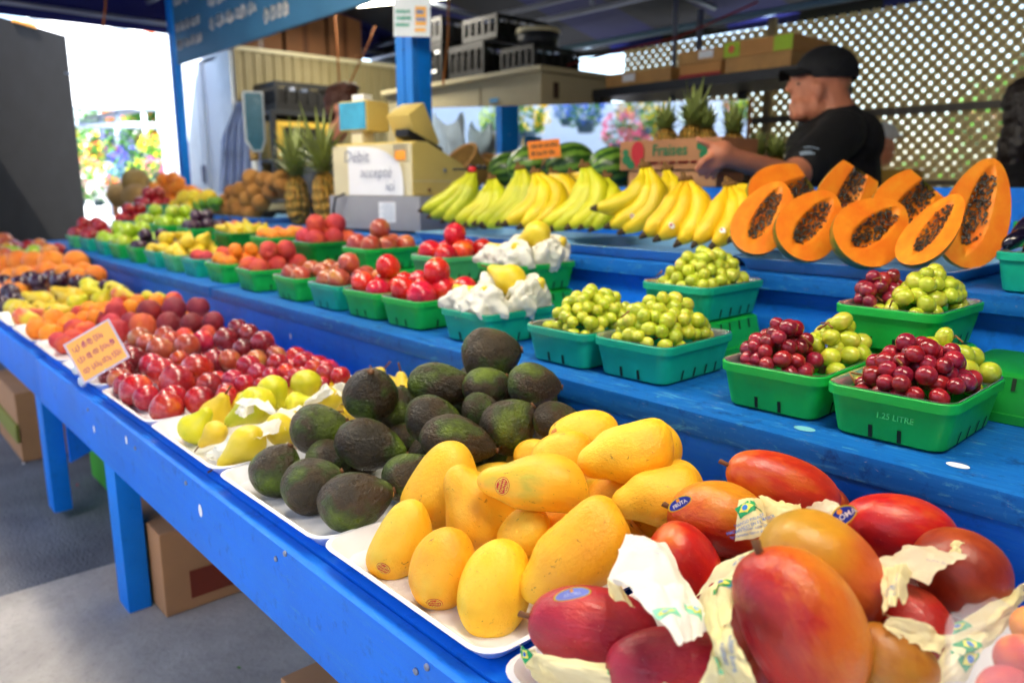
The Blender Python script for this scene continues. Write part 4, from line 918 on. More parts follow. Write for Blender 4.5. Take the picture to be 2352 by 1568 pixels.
# ------------------------------------------------------------------ tissue sheets
def sheet(name, corners, label, mat, cat='tissue', group=None, bulge=0.0, amp=.004, n=26, seed=0, parent=None, scal=0.0, curl=0.0, build=True):
    """corners: four world points (a b c d); a bilinear sheet with folds, crumples and scalloped edge"""
    a, b, c, d = [V(p) for p in corners]; nrm = ((b - a).cross(d - a) + (d - c).cross(b - c)).normalized()
    if nrm.dot(CAM - (a + c) / 2) < 0: nrm = -nrm
    L = ((b - a).length + (d - a).length) / 2; g = G(name); vs = []; fs = []
    for i in range(n + 1):
        for j in range(n + 1):
            u, v = i / n, j / n
            if scal:
                e = min(v, 1 - v, u, 1 - u); k = 1 + scal * (abs(math.sin((u - v) * 6 + seed)) - .5) * max(0, 1 - e * 6); uu, vv = .5 + (u - .5) * k, .5 + (v - .5) * k
            else: uu, vv = u, v
            p = a * (1 - uu) * (1 - vv) + b * uu * (1 - vv) + c * uu * vv + d * (1 - uu) * vv
            q = V((uu * 3.1 + seed * 3.7, vv * 3.1 - seed * 1.9, seed))
            f = abs(noise.noise(q * .8)) * 1.5 + abs(noise.noise(q * 1.7)) * .7 + abs(noise.noise(q * 3.9)) * .15 - .5
            s_ = noise.noise(q * .7 + V((9, 0, 0)))
            e = 4 * u * (1 - u) * 4 * v * (1 - v)
            amp_ = amp * .55; p = p + nrm * (bulge * e + amp_ * f * 2 + amp * 2.0 * s_ + curl * max(0, abs(v - .5) * 2 - .6))
            p += (b - a).normalized() * amp * .5 * noise.noise(q * 1.7 + V((0, 5, 0))) + (d - a).normalized() * amp * .5 * noise.noise(q * 1.9 + V((0, 0, 5)))
            vs.append(p)
    for i in range(n):
        for j in range(n):
            k = i * (n + 1) + j; fs.append((k, k + n + 1, k + n + 2, k + 1))
    g.add(vs, fs); o = g.build(name, mat, parent, True)
    if parent is None: tag(o, label, cat, group)
    return o
def near(items, px, py, lift=0):
    """depth factor of the pile around a photo point, moved toward the camera by lift metres"""
    s_ = 0; w_ = 0
    for it in items:
        k = 1 / (((it['px'] - px) ** 2 + (it['py'] - py) ** 2) + 900.); s_ += k * k * it['t']; w_ += k * k
    return s_ / w_ - lift / 3050
def px_sheet(items, pts, label, mat, **kw):
    cs = [CAM + dv(p[0], p[1]) * near(items, p[0], p[1], (p[2] if len(p) > 2 else .05)) for p in pts]
    return sheet(kw.pop('name', 'tissue_sheet'), cs, label, mat, **kw)
GY = 'cream tissue sheets printed with little flags'
P1 = px_sheet(rm, [(1440, 1222, .07), (1530, 1240, .065), (1640, 1440, .075), (1400, 1320, .075)], 'white side of a crumpled tissue draped over the half wrapped red mango', PAPER_W, group=GY, bulge=.018, amp=.0045, seed=1, scal=0.023)
P1b = px_sheet(rm, [(1400, 1315, .07), (1560, 1350, .085), (1630, 1440, .085), (1560, 1478, .08)], 'lower crumpled fold of the white tissue between the crimson mangoes', PAPER_W, group=GY, bulge=.014, amp=.006, seed=2, scal=0.023)
P2 = px_sheet(rm, [(1598, 1372, .075), (1650, 1315, .07), (1768, 1250, .07), (1740, 1285, .085)], 'cream tissue leaf rising between the orange and the largest mango', PAPER_Y, group=GY, bulge=.01, amp=.003, seed=3)
P3 = px_sheet(rm, [(1600, 1372, .09), (1722, 1292, .10), (1680, 1420, .10), (1640, 1480, .09)], 'cream tissue with a flag print tucked against the largest mango', PAPER_Y, group=GY, bulge=.012, amp=.003, seed=4)
P4 = px_sheet(rm, [(1620, 1450, .09), (1685, 1425, .10), (1738, 1570, .10), (1672, 1570, .09)], 'twisted tail of cream tissue hanging down beside the largest mango', PAPER_Y, group=GY, bulge=.008, amp=.004, seed=5)
P5 = px_sheet(rm, [(1696, 1146, .06), (1752, 1140, .06), (1765, 1226, .07), (1688, 1242, .07)], 'cream tissue printed with a flag and blue words beside the orange mango', PAPER_Y, group=GY, bulge=.014, amp=.002, seed=6)
P6 = px_sheet(rm, [(1742, 1140, .05), (1838, 1160, .04), (1850, 1200, .05), (1760, 1215, .05)], 'frilly cream tissue behind the golden mango', PAPER_Y, group=GY, bulge=.01, amp=.004, seed=7, scal=0.090)
P6b = px_sheet(rm, [(1845, 1165, .03), (1925, 1158, .03), (1965, 1185, .04), (1880, 1205, .05)], 'frilly peach coloured tissue under the blue fruit label', PAPER_P, group=GY, bulge=.008, amp=.003, seed=8, scal=0.090)
P7 = px_sheet(rm, [(2010, 1300, .05), (2085, 1252, .05), (2218, 1262, .045), (2130, 1345, .05)], 'pale peach tissue petal under the bright red mango', PAPER_P, group=GY, bulge=.006, amp=.004, seed=9, scal=0.063)
P8 = px_sheet(rm, [(2022, 1292, .06), (2098, 1305, .06), (2075, 1380, .06), (2028, 1410, .06)], 'folded cream tissue with a flag print beside the golden mango', PAPER_Y, group=GY, bulge=.012, amp=.005, seed=10)
P9 = px_sheet(rm, [(2170, 1455, .03), (2352, 1330, .01), (2350, 1400, .02), (2190, 1560, .03)], 'long cream tissue lining the far side of the red mango tray', PAPER_Y, group=GY, bulge=.01, amp=.006, seed=11, scal=0.027)
P10 = px_sheet(rm, [(2120, 1575, .04), (2180, 1460, .03), (2275, 1425, .03), (2230, 1560, .04)], 'cream tissue with two flag prints below the brownish mango', PAPER_Y, group=GY, bulge=.01, amp=.004, seed=12)
P11 = px_sheet(rm, [(1190, 1478, -.01), (1225, 1500, .02), (1320, 1575, .03), (1230, 1568, .0)], 'cream tissue corner with a blue and green print at the tray rim', PAPER_Y, group=GY, bulge=.006, amp=.003, seed=13)
P12 = px_sheet(rm, [(1225, 1500, .03), (1400, 1525, .04), (1600, 1590, .05), (1330, 1600, .04)], 'cream tissue below the crimson mango with the pale stalk', PAPER_Y, group=GY, bulge=.008, amp=.004, seed=14, scal=0.036)
P13 = px_sheet(rm, [(1640, 1492, .08), (1662, 1488, .085), (1712, 1590, .09), (1596, 1590, .08)], 'pointed cream tissue standing up at the lower edge of the picture', PAPER_Y, group=GY, bulge=.01, amp=.003, seed=15)
P14 = px_sheet(rm, [(2190, 1235, .02), (2235, 1255, .02), (2215, 1285, .03), (2150, 1290, .03)], 'cream tissue tip between the bright red and the dark rusty mango', PAPER_Y, group=GY, bulge=.006, amp=.003, seed=16)
def flag(o, px, py, ang, s=.011, faded=False):
    gcol = GREEN if not faded else plain('faded_green', '#7fcfae', .6); bcol = BLUEI if not faded else plain('faded_blue', '#8fbfe0', .6)
    v, f = gridd(s * 1.5, s, 8, 6); dvv, df = gridd(s * 1.25, s * .82, 6, 6, True); cv, cf = disc(s * .24, s * .24, 3, 16)
    return decal(o, px, py, ang, 'flag', [('flag_print', v, f, gcol, .0006), ('diamond', dvv, df, YEL, .0010), ('blue_disc', cv, cf, bcol, .0014)])
def words(o, px, py, ang, lines, size, mat=BLUEI, nm='lettering'):
    v, f = text2d(lines, size, .0, spacing=1.1); return decal(o, px, py, ang, nm, [(nm, v, f, mat, .0010)])
flag(P5, 1712, 1166, 8, .013); words(P5, 1723, 1200, 12, 'MANGO PALMER\nMADURADO EN EL ÁRBOL', .0042); words(P5, 1725, 1218, 14, 'Listo para comer, solo cuando\nligeramente tierno al toque', .0038)
flag(P3, 1655, 1338, 80, .012); words(P3, 1690, 1345, 75, 'PALMER\nRECIDO PÉ', .005)
flag(P2, 1742, 1270, 20, .009); words(P2, 1700, 1290, 60, 'ner, solo\na tierno', .004)
flag(P1b, 1596, 1398, -20, .011, True); flag(P1b, 1530, 1405, 60, .012, True); words(P1, 1500, 1265, 5, 'Listo para\ncomer', .005, plain('faded_ink', '#b8cfe6', .6))
flag(P8, 2052, 1300, -30, .012); words(P8, 2060, 1345, 78, 'MADURA\nsolo cuando', .0045)
words(P7, 2150, 1290, -60, 'toque de', .004, plain('faded_ink2', '#b0a8b0', .6)); words(P6b, 1905, 1180, -60, 'Ready\nlightly soft', .0042, INKB)
flag(P10, 2225, 1480, 30, .012); flag(P10, 2228, 1512, 25, .012); words(P9, 2232, 1395, 75, 'MANGO P\nMADUREC', .006, NAVYI); flag(P9, 2200, 1440, 40, .012)
flag(P11, 1207, 1500, -10, .009); flag(P12, 1418, 1540, -15, .012); words(P12, 1480, 1555, -10, 'MADURO\nRECID', .006)
flag(P13, 1662, 1530, 20, .012, True); words(P4, 1675, 1500, -70, 'Listo para\ncomer', .006)
# fruit labels on mangoes
def red_oval(it, px, py, ang, s=.0105):
    o = it['o']; v, f = disc(s, s * .82, 3, 26); rv, rf = ringd(s * .92, s * .74, s * .07)
    geos = [('sticker', v, f, REDI, .0005), ('yellow_ring', rv, rf, YEL, .0009)]
    for (txt, dy, sz) in (('Ataulfo', s * .34, s * .5), ('Variété', -s * .05, s * .5), ('#4961', -s * .48, s * .42)):
        tv, tf = text2d(txt, sz); geos.append(('lettering', [(a, b_ + dy) for a, b_ in tv], tf, YEL, .0010))
    return decal(o, px, py, ang, 'sticker', geos)
red_oval(ym[1], 1154, 1116, 75); red_oval(ym[4], 957, 1190, 80, .009); red_oval(ym[6], 880, 1305, -20, .009); red_oval(ym[5], 998, 1385, 0, .009); red_oval(ym[3], 1018, 1208, -50, .007)
red_oval(ym[7], 1385, 1110, 10, .009); red_oval(ym[8], 1470, 1215, 0, .009); red_oval(ym[10], 1272, 992, 30, .006)
v, f = disc(.006, .0085, 2, 20); decal(av[7]['o'], 1116, 1035, -15, 'sticker', [('sticker', v, f, plain('tan_sticker', '#c99a62', .5), .0006), ('mark', [(a * .4, b_ * .3) for a, b_ in v], f, GREEN, .001)])
v, f = disc(.003, .008, 2, 16); decal(av[0]['o'], 905, 1128, -10, 'sticker', [('sticker', v, f, plain('tan_sticker', '#c99a62', .5), .0006)])
v, f = disc(.006, .007, 2, 20); decal(pe[0]['o'], 470, 1015, 30, 'sticker', [('sticker', v, f, WHITE, .0006), ('mark', [(a * .6, b_ * .6 - .002) for a, b_ in v], f, BLUEI, .001)])
# loose blue fruit labels standing off the red mangoes
def loose_label(px, py, ang, L, W, par, mat, lift=.06, txt=None, base=rm, tm=WHITE, fold=.004):
    t = near(base, px, py, lift); c = CAM + dv(px, py) * t; r_ = math.radians(ang); x = RT * math.cos(r_) + CUP * math.sin(r_); y = VIEW.cross(x); y = -y if y.dot(CUP) < 0 else y
    g = G('fruit_label'); vs, fs = disc(L / 2, W / 2, 3, 24); g.add([c + x * u + y * v_ - VIEW * (fold * (abs(u) / (L / 2)) ** 2) for u, v_ in vs], fs)
    o = g.build('fruit_label', plain('label_rim', '#e8c81c', .4), par, True)
    g = G('label_print'); g.add([c + x * u * .9 + y * v_ * .84 - VIEW * (fold * (abs(u * .9) / (L / 2)) ** 2 + .0004) for u, v_ in vs], fs); g.build('label_print', mat, o, True)
    if txt:
        tv, tf = text2d(txt, W * .42, .0001); g = G('lettering'); g.add([c + x * u + y * (v_ - W * .05) - VIEW * (fold * (abs(u) / (L / 2)) ** 2 + .0009) for u, v_ in tv], tf); g.build('lettering', tm, o)
        g = G('fruit_picture'); vs2, fs2 = disc(W * .16, W * .14, 2, 14); g.add([c + x * u + y * (v_ + W * .27) - VIEW * .0009 for u, v_ in vs2], fs2); g.build('fruit_picture', CARD_O, o)
    return o
BL = plain('label_blue', '#1536b0', .35)
loose_label(1560, 1155, 30, .026, .012, rm[9]['o'], BL, .045, 'FRUTA'); loose_label(1934, 1184, 35, .026, .017, rm[7]['o'], BL, .045, 'AROMA'); loose_label(1858, 1298, -35, .036, .007, rm[4]['o'], plain('label_violet', '#2c2390', .35), .062, None)
loose_label(1314, 1362, 12, .032, .010, rm[1]['o'], plain('label_lilac', '#8f9ae8', .35), .06, 'AROMA', tm=plain('pale_lilac', '#c9d0ff', .4))
# white tissue round the pears
GW = 'white tissue sheets round the pears'
for i, (pts, lab) in enumerate((
 ([(545, 920), (600, 895), (655, 990, .03), (640, 960)], 'white tissue collar behind the speckled pear'),
 ([(560, 990, .05), (655, 950, .05), (640, 985, .05), (585, 1015, .05)], 'torn white tissue strip across the yellow pear'),
 ([(478, 1042, .03), (530, 1000, .03), (528, 1060, .03), (480, 1055, .02)], 'white tissue tuft at the stalk of the front pear'),
 ([(520, 1062, .02), (600, 1030, .04), (640, 1060, .03), (545, 1078, .01)], 'crumpled white tissue at the front rim of the pear tray'),
 ([(692, 930, .04), (750, 880, .04), (768, 900, .04), (720, 935, .04)], 'white tissue flap beside the bruised pear'),
 ([(640, 940, .03), (712, 945, .03), (700, 975, .04), (630, 975, .04)], 'white tissue folds in the middle of the pear tray'),
 ([(540, 945, .04), (570, 905, .03), (600, 925, .05), (560, 960, .05)], 'printed white tissue edge above the speckled pear'),
 ([(745, 890, .0), (800, 885, .0), (800, 915, .01), (760, 905, .02)], 'pale tissue in the back corner of the pear tray'))):
    px_sheet(pe, [p if len(p) > 2 else (p[0], p[1], .04) for p in pts], lab, PAPER_W, group=GW, bulge=.01, amp=.0055, n=18, seed=30 + i, scal=0.054)
# pears and tissue in the two baskets
def pearbasket(m, tag_, lst, sheets, sd):
    its = []
    for (x, y, z, l, w_, ax, lab, st_) in lst: fruit('peary', m @ V((x, y, z)), V(ax), l, w_, lab + tag_, 'tissue wrapped pears in baskets', stem=st_)
    for i, (x, y, z, sx, sy, h, rot, lab) in enumerate(sheets):
        g = G('tissue_wrap'); n = 34; NB = 64; vs = []; fs = []
        for a in range(n + 1):
            for b_ in range(NB):
                th = 2 * PI * b_ / NB; u = a / n; rr_ = math.sin(u * PI * .62) ; q = V((math.cos(th) * 2 * u + i * 3 + sd, math.sin(th) * 2 * u, sd * 1.3))
                f = 1.08 + .34 * noise.noise(q * 1.2) - .34 * abs(noise.noise(q * 2.0)) - .05 * abs(noise.noise(q * 6)) + .3 * max(0, math.sin(th * 2 + i * 2)) ** 6 * u; k = 1 + .16 * math.sin(th * 5 + i) * u * u
                p = V((sx * rr_ * math.cos(th) * f * k, sy * rr_ * math.sin(th) * f * k, h * math.cos(u * PI * .62) * f))
                vs.append(m @ (V((x, y, z)) + Matrix.Rotation(rot, 3, 'Y') @ p))
        for a in range(n):
            for b_ in range(NB): fs.append((a * NB + b_, a * NB + (b_ + 1) % NB, (a + 1) * NB + (b_ + 1) % NB, (a + 1) * NB + b_))
        g.add(vs, fs); tag(g.build('tissue_wrap', PAPER_W, None, True), lab + tag_, 'tissue', 'tissue wraps in the pear baskets')
Zp = BH + .012
for (m_, tg, sd) in ((m5, ' in the teal basket', 1), (mc, ' in the raised green basket', 9)):
    pearbasket(m_, tg, [(.0, .02, Zp + .05, .105, .07, (-1, -.1, .35 if sd == 1 else -.35), 'big bare yellow pear lying on top of the wraps', 1), (-.045, -.045, Zp + .01, .085, .06, (-.6, -.4, .4), 'pear peeping from the wrap at the corner', 0), (.045, .06, Zp + .012, .085, .062, (.3, .2, .6), 'pear peeping out at the back', 0), (.02, -.05, Zp + .008, .085, .062, (.3, -.5, .6), 'pear inside the front wrap', 0)],
               [(-.045, -.06, Zp - .008, .042, .038, .035, .3, 'crumpled tissue round the corner pear'), (.022, -.062, Zp - .004, .05, .045, .045, -.1, 'large crumpled tissue at the front'), (.055, .02, Zp, .036, .045, .05, .4, 'crumpled tissue at the side'), (-.04, .03, Zp + .006, .038, .04, .05, -.3, 'crumpled tissue at the back'), (.03, .075, Zp, .04, .03, .05, .2, 'tissue tuft behind')], sd)

P15 = px_sheet(t0 + rm[-3:-1], [(2205, 1475, .02), (2365, 1385, .02), (2365, 1600, .09), (2150, 1600, .08)], 'clear plastic bag film over the peaches in the corner', FILM, cat='plastic bag', name='bag_film', bulge=.03, amp=.006, seed=21)
P17 = px_sheet(rm, [(1395, 1318, .03), (1420, 1340, .04), (1460, 1400, .05), (1400, 1372, .04)], 'cream tissue corner under the white crumpled sheet', PAPER_Y, group=GY, bulge=.006, amp=.003, seed=23)
P18 = px_sheet(rm, [(2040, 1405, .05), (2190, 1460, .04), (2150, 1510, .05), (2030, 1450, .05)], 'cream tissue fold under the round crimson mango', PAPER_Y, group=GY, bulge=.006, amp=.004, seed=24)
# ------------------------------------------------------------------ top shelf: papayas, bananas, till, scale, pineapples
TB = trayM('long_tray_mesh', .44, .40, .026, TRAYB, .035); TB2 = trayM('long_tray_mesh', .60, .40, .026, TRAYB, .035)
GT = 'blue tinted display trays on the top shelf'
tray(-.93, -.49, 'blue tinted tray under the papaya halves', 1.47, 1.87, .823, TB, group=GT); tray(-1.545, -.945, 'blue tinted tray under the near bananas', 1.47, 1.87, .8232, TB2, group=GT); tray(-2.16, -1.56, 'blue tinted tray under the far bananas', 1.475, 1.875, .823, TB2, group=GT)
def papM(trunc, n=22, m=30, seed=0):
    prof = lambda t: .5 * (4 * t * (1 - t)) ** .5 * (1.17 - .42 * t)
    tmax = trunc; rows = []
    T = [(1 - math.cos(PI * i / n)) / 2 * tmax / 1.0 if tmax >= 1 else (1 - math.cos(PI * .62 * i / n)) / (1 - math.cos(PI * .62)) * tmax for i in range(n + 1)]
    skin = G('rind_mesh'); rings = []
    for t in T:
        r = max(prof(min(t, .9995)), .004); rings.append([(r * math.cos(PI * j / m), r * .92 * math.sin(PI * j / m), t - .5) for j in range(m + 1)])
    skin.loft(rings, False, False, tmax < 1)
    fl = G('flesh_mesh'); k = 16; R2 = []
    # face with a hollow: for every t a strip across, pressed in where the seeds sit
    tc0, tc1 = .16, min(.90, tmax + (.2 if tmax < 1 else 0))
    for t in T:
        r = max(prof(min(t, .9995)), .004); row = []
        u = (t - tc0) / (tc1 - tc0); hw = .18 * math.sqrt(max(0, 4 * u * (1 - u))) * (1.05 - .2 * u) if 0 < u < 1 else 0
        for j in range(k * 2 + 1):
            x = -r + 2 * r * j / (2 * k); s_ = max(0, 1 - (x / hw) ** 2) if hw > .001 else 0
            y = .002 + .16 * s_ ** .5 * (hw / .18) if s_ > 0 else .012 * math.exp(-((abs(x) - hw) / .05) ** 2) * 0 - .004 * math.sin(PI * (x / r + 1) / 2)
            row.append((x, y, t - .5))
        R2.append(row)
    fl.loft(R2, False, False, False)
    rr = random.Random(seed); sd = G('seed_mesh')
    for i in range(230):
        for _ in range(20):
            t = rr.uniform(tc0 + .05, min(tc1 - .05, tmax)); u = (t - tc0) / (tc1 - tc0); hw = .165 * math.sqrt(max(0, 4 * u * (1 - u))) * (1.05 - .2 * u); x = rr.uniform(-hw, hw)
            if rr.random() < .95 - .5 * abs(x / (hw + 1e-6)): break
        s_ = max(0, 1 - (x / (hw + 1e-6)) ** 2); y = .145 * s_ ** .5 * (hw / .18) - rr.uniform(0, .05)
        a = rr.uniform(.013, .020); q = Quaternion((rr.random(), rr.random(), rr.random()), rr.uniform(0, 3)).to_matrix()
        sd.ell((x, y, t - .5), (a * .8, a * .8, a * 1.15), q, 7, 5)
    return skin.mesh(F['papaya_skin'], True), fixn(fl.mesh(PAPF, True)), sd.mesh(PSEED, True)
PM = {1: papM(1.0), 0: papM(.80, seed=3), 2: papM(1.0, seed=8)}
PAPS = [(1755, 510, 182, 96, 57, 1, 1.50, -.15, 'papaya half with a crusty white patch, nearest the bananas'), (1864, 526, 176, 112, 47, 2, 1.50, .12, 'papaya half second from the bananas in the front row'), (2006, 540, 186, 124, 36, 1, 1.50, 0.0, 'widest papaya half in the middle of the front row'),
        (2140, 540, 212, 84, 47, 2, 1.50, -.95, 'papaya half turned sideways showing its green rind'), (1815, 446, 150, 128, 28, 0, 1.68, 0.1, 'papaya piece with a cut off top behind the crusty one'), (1950, 450, 156, 112, 62, 0, 1.68, .15, 'papaya piece with a cut off top behind the second half'), (2098, 470, 170, 130, 45, 0, 1.66, .1, 'papaya piece with a cut off top behind the widest half'), (2246, 487, 235, 118, 68, 1, 1.66, -.1, 'tall papaya half standing upright with dark green rind at the tray end')]
for i, (px, py, l, w_, a, v_, y, sk, lab) in enumerate(PAPS):
    c = at_y(px, py, y); t = (c - CAM).dot(VIEW) / 3000; c = c + UP * (.012 if y < 1.6 else .0); z = imgaxis(a, .35 if a < 60 else .15)
    face = (-VIEW + CUP * (.25 if a < 60 else .0) + RT * sk); face = (face - z * face.dot(z)).normalized(); x = (-face).cross(z)
    w_ *= 1.32; l *= 1.18
    M_ = frame(c, x, -face, z, (w_ * K * t, w_ * K * t * .95, l * K * t * (1 / .8 if v_ == 0 else 1)))
    o = thing('papaya_half', lab, 'papaya', M=M_, group='papaya halves on the blue tray')
    s_, f_, d_ = PM[v_]; link('rind', s_, o, local=True); link('flesh', f_, o, local=True); tag(link('seeds', d_, o, local=True), kind='stuff')
    if i == 0:
        pass
# bananas
def banana(par, c0, c1, bul, w_, mat, tipdark=True, seed=0):
    """c0 crown end, c1 tip end, bul: sideways sag vector"""
    n = 15; pts = []; rad = []
    for i in range(n):
        f = i / (n - 1); p = c0.lerp(c1, f) + bul * (math.sin(PI * min(1, f * .97 + .03)) ** .9)
        pts.append(p)
        r = w_ / 2 * (.28 if f < .06 else .30 + .62 * min(1, (f - .06) / .2) ** .8 if f < .26 else 1.0 if f < .75 else 1 - .62 * ((f - .75) / .25) ** 1.7)
        rad.append(r)
    g = G('banana'); 
    rings = []; up = (bul if bul.length > 1e-4 else UP).normalized()
    for i, p in enumerate(pts):
        tt = (pts[min(i + 1, n - 1)] - pts[max(i - 1, 0)]).normalized(); a = (up - tt * up.dot(tt)).normalized(); b_ = tt.cross(a)
        rings.append([p + (a * math.cos(2 * PI * j / 15) + b_ * math.sin(2 * PI * j / 15)) * rad[i] * (1 + .05 * math.cos(5 * 2 * PI * j / 15)) for j in range(15)])
    g.loft(rings); o = g.build('banana', mat, par, True)
    e = pts[-1]; d = (pts[-1] - pts[-2]).normalized(); g = G('tip'); g.tube([e - d * .002, e + d * w_ * .16, e + d * w_ * .34], [rad[-1] * 1.05, rad[-1] * .75, rad[-1] * .35], 9); g.build('tip', TIPB, o, True)
    return o
BN = [  # crown px,py,y ; list of (tip px,py, sag dx,dy px, width px); material; label
 ((1082, 398, 1.74), [((972, 482), (14, 14), 32), ((992, 496), (16, 16), 32), ((1022, 505), (16, 14), 32)], 'banana_green', 'greenish banana hand nearest the till'),
 ((1128, 415, 1.70), [((1048, 508), (22, 12), 34), ((1075, 515), (22, 12), 34), ((1110, 512), (24, 10), 32)], 'banana_green', 'banana hand with a round sticker, second from the till'),
 ((1192, 392, 1.72), [((1096, 512), (28, 16), 36), ((1118, 518), (30, 18), 36), ((1150, 512), (34, 14), 34)], 'banana_green', 'banana hand with a long dark crown, third from the till'),
 ((1228, 402, 1.64), [((1165, 512), (34, 10), 38), ((1200, 518), (38, 8), 38), ((1222, 520), (52, 4), 36)], 'banana', 'banana hand curving strongly in the middle of the far tray'),
 ((1340, 388, 1.68), [((1246, 516), (32, 18), 36), ((1272, 524), (36, 16), 38), ((1310, 520), (44, 10), 38)], 'banana_green', 'banana hand with the highest crown, between the two trays'),
 ((1392, 412, 1.72), [((1338, 520), (22, 8), 34), ((1362, 524), (26, 6), 34)], 'banana_green', 'short banana pair behind the yellow hands'),
 ((1478, 388, 1.66), [((1372, 478), (30, 22), 40), ((1402, 518), (34, 20), 40), ((1432, 530), (40, 14), 40)], 'banana', 'banana hand with black tips pointing to the till'),
 ((1530, 395, 1.74), [((1470, 500), (24, 8), 38), ((1500, 510), (28, 6), 36)], 'banana', 'banana pair with a spotted crown at the back'),
 ((1572, 420, 1.60), [((1482, 538), (6, 14), 40), ((1514, 545), (20, 12), 42), ((1560, 556), (32, 6), 42)], 'banana_ripe', 'ripe yellow banana hand with a fruit sticker near the papayas'),
 ((1672, 432, 1.62), [((1598, 558), (6, 8), 38), ((1640, 562), (24, 8), 42), ((1680, 548), (26, 0), 36)], 'banana_ripe', 'yellow banana hand right beside the papayas'),
 ((1680, 434, 1.72), [((1728, 520), (18, -16), 36), ((1700, 520), (14, -4), 34)], 'banana_ripe', 'banana pair leaning against the papayas'),
 ((1268, 405, 1.80), [((1318, 480), (18, -8), 32), ((1290, 490), (10, 0), 32)], 'banana', 'banana pair behind the middle hands'),
 ((1312, 405, 1.82), [((1260, 480), (-4, -4), 28), ((1368, 470), (14, -12), 30)], 'banana', 'banana pair far back under the watermelons'),
]
def bq(px, py, y):
    return at_y(px, py, y)
for i, (cr, tips, mt, lab) in enumerate(BN):
    c0 = bq(*cr); t0_ = (c0 - CAM).dot(VIEW) / 3000
    o = thing('banana_hand', lab, 'bananas', c0, 'banana hands on the blue trays')
    for j, (tp, sg, w_) in enumerate(tips):
        y1 = cr[2] - .12 + .028 * (1 - j) * 0 + .012 * j; c1 = bq(tp[0], tp[1], y1); t1 = (c1 - CAM).dot(VIEW) / 3000
        c0j = c0 + (RT * (j - 1) * 7 - VIEW * 4 * (1 if j == 0 else 0) - VIEW * 4 * j) * K * t0_
        bul = RT * sg[0] * K * t0_ - CUP * sg[1] * K * t0_ - VIEW * .018 * (1 if j else .6)
        ob = banana(o, c0j, c1, bul, w_ * K * t1 * 1.22, F[mt], seed=i)
        if i in (1, 2, 8, 9, 6) and j == 1:
            bx = (cr[0] + tp[0]) / 2 + sg[0] * .9 - 18; by = (cr[1] + tp[1]) / 2 + sg[1] + 24; v, f = disc(.006, .008, 2, 16)
            decal(ob, bx, by, 40, 'sticker', [('sticker', v, f, WHITE, .0008), ('mark', [(a * .5, b_ * .4 + .003) for a, b_ in v], f, REDI, .0013)])
    g = G('crown'); g.capsule(c0 + CUP * .008 - RT * .008, c0 + CUP * .010 + RT * .012, .008, .009, 8); g.capsule(c0 + CUP * .008, c0 + CUP * .022 - RT * .004, .008, .006, 8); g.build('crown', plain('banana_crown', '#6b4a1c', .8, var=.4, nsc=60), o, True)

# watermelons on the back shelf
wmM = withmat(rev('watermelon_mesh', ellp(.5, 0), seed=50, lump=.01, nu=40, nv=26), WMEL)
for (px, py, d_, y, lab) in ((1165, 375, 82, 2.34, 'striped watermelon nearest the straw basket'), (1218, 380, 98, 2.22, 'striped watermelon under the orange price card'), (1308, 382, 106, 2.22, 'striped watermelon right behind the middle bananas'), (1402, 382, 96, 2.22, 'striped watermelon beside the cardboard strawberry box'), (1352, 362, 80, 2.42, 'striped watermelon in the second row'), (1255, 362, 80, 2.44, 'striped watermelon hidden behind the orange card')):
    c = at_y(px, py, y); s_ = d_ * K * (c - CAM).dot(VIEW) / 3000; c.z = .996 + s_ * .47
    ax = (RT + UP * .2 + FW * R.uniform(-.3, .3)).normalized(); x = ax.orthogonal().normalized()
    o = link('watermelon', wmM, None, frame(c, x, ax.cross(x), ax, (s_ * .94, s_ * .94, s_ * 1.12))); tag(o, lab, 'watermelon', 'watermelons on the back shelf')
def pineapple(base, h, wd, lab, seed, crown=.2, axis=UP, grp='pineapples'):
    rr = random.Random(seed); x = axis.orthogonal().normalized(); M_ = frame(base + axis * h / 2, x, axis.cross(x), axis)
    o = thing('pineapple', lab, 'pineapple', M=M_, group=grp)
    link('body', PMESH, o, M=Matrix.Diagonal((wd, wd, h, 1)), local=True)
    g = G('leaf_crown')
    for k in range(46):
        th = k * 2.4 + rr.uniform(-.2, .2); f = k / 46; L = crown * (.45 + .6 * f) * rr.uniform(.8, 1.1); out = (1 - f) * .95 + .16; w_ = wd * .13 * rr.uniform(.8, 1.1); vs = []
        for s_ in range(6):
            q = s_ / 5; rad_ = wd * .10 + L * out * q * (1 - .25 * q) + L * .25 * out * q ** 3 ; z_ = h / 2 - .01 + f * crown * .25 + L * (1 - out * .45) * q - L * .35 * out * q * q
            ww = w_ * (1 - q ** 1.6) + .0005
            c_ = V((math.cos(th) * rad_, math.sin(th) * rad_, z_)); tn = V((-math.sin(th), math.cos(th), 0)); nn = V((math.cos(th), math.sin(th), .3)) * ww * .35
            vs += [c_ + tn * ww + nn, c_ - nn * .4, c_ - tn * ww + nn]
        g.add(vs, [(3 * i, 3 * i + 1, 3 * i + 4, 3 * i + 3) for i in range(5)] + [(3 * i + 1, 3 * i + 2, 3 * i + 5, 3 * i + 4) for i in range(5)])
    link('leaf_crown', g.mesh(PLEAF, True), o, local=True); return o
def pine_mesh():
    n, m = 40, 36; rings = []
    for i in range(n + 1):
        t = i / n; r = .5 * (4 * t * (1 - t)) ** .32 * (1.0 - .10 * t); 
        if i in (0, n): r = .12
        ring = []
        for j in range(m):
            ph = 2 * PI * j / m; b_ = math.cos(4 * ph + t * 16) * math.cos(4 * ph - t * 16); ring.append(((r + .025 * b_) * math.cos(ph), (r + .025 * b_) * math.sin(ph), t - .5))
        rings.append(ring)
    g = G('pineapple_mesh'); g.loft(rings); return fixn(g.mesh(PINE, True))
PMESH = pine_mesh()
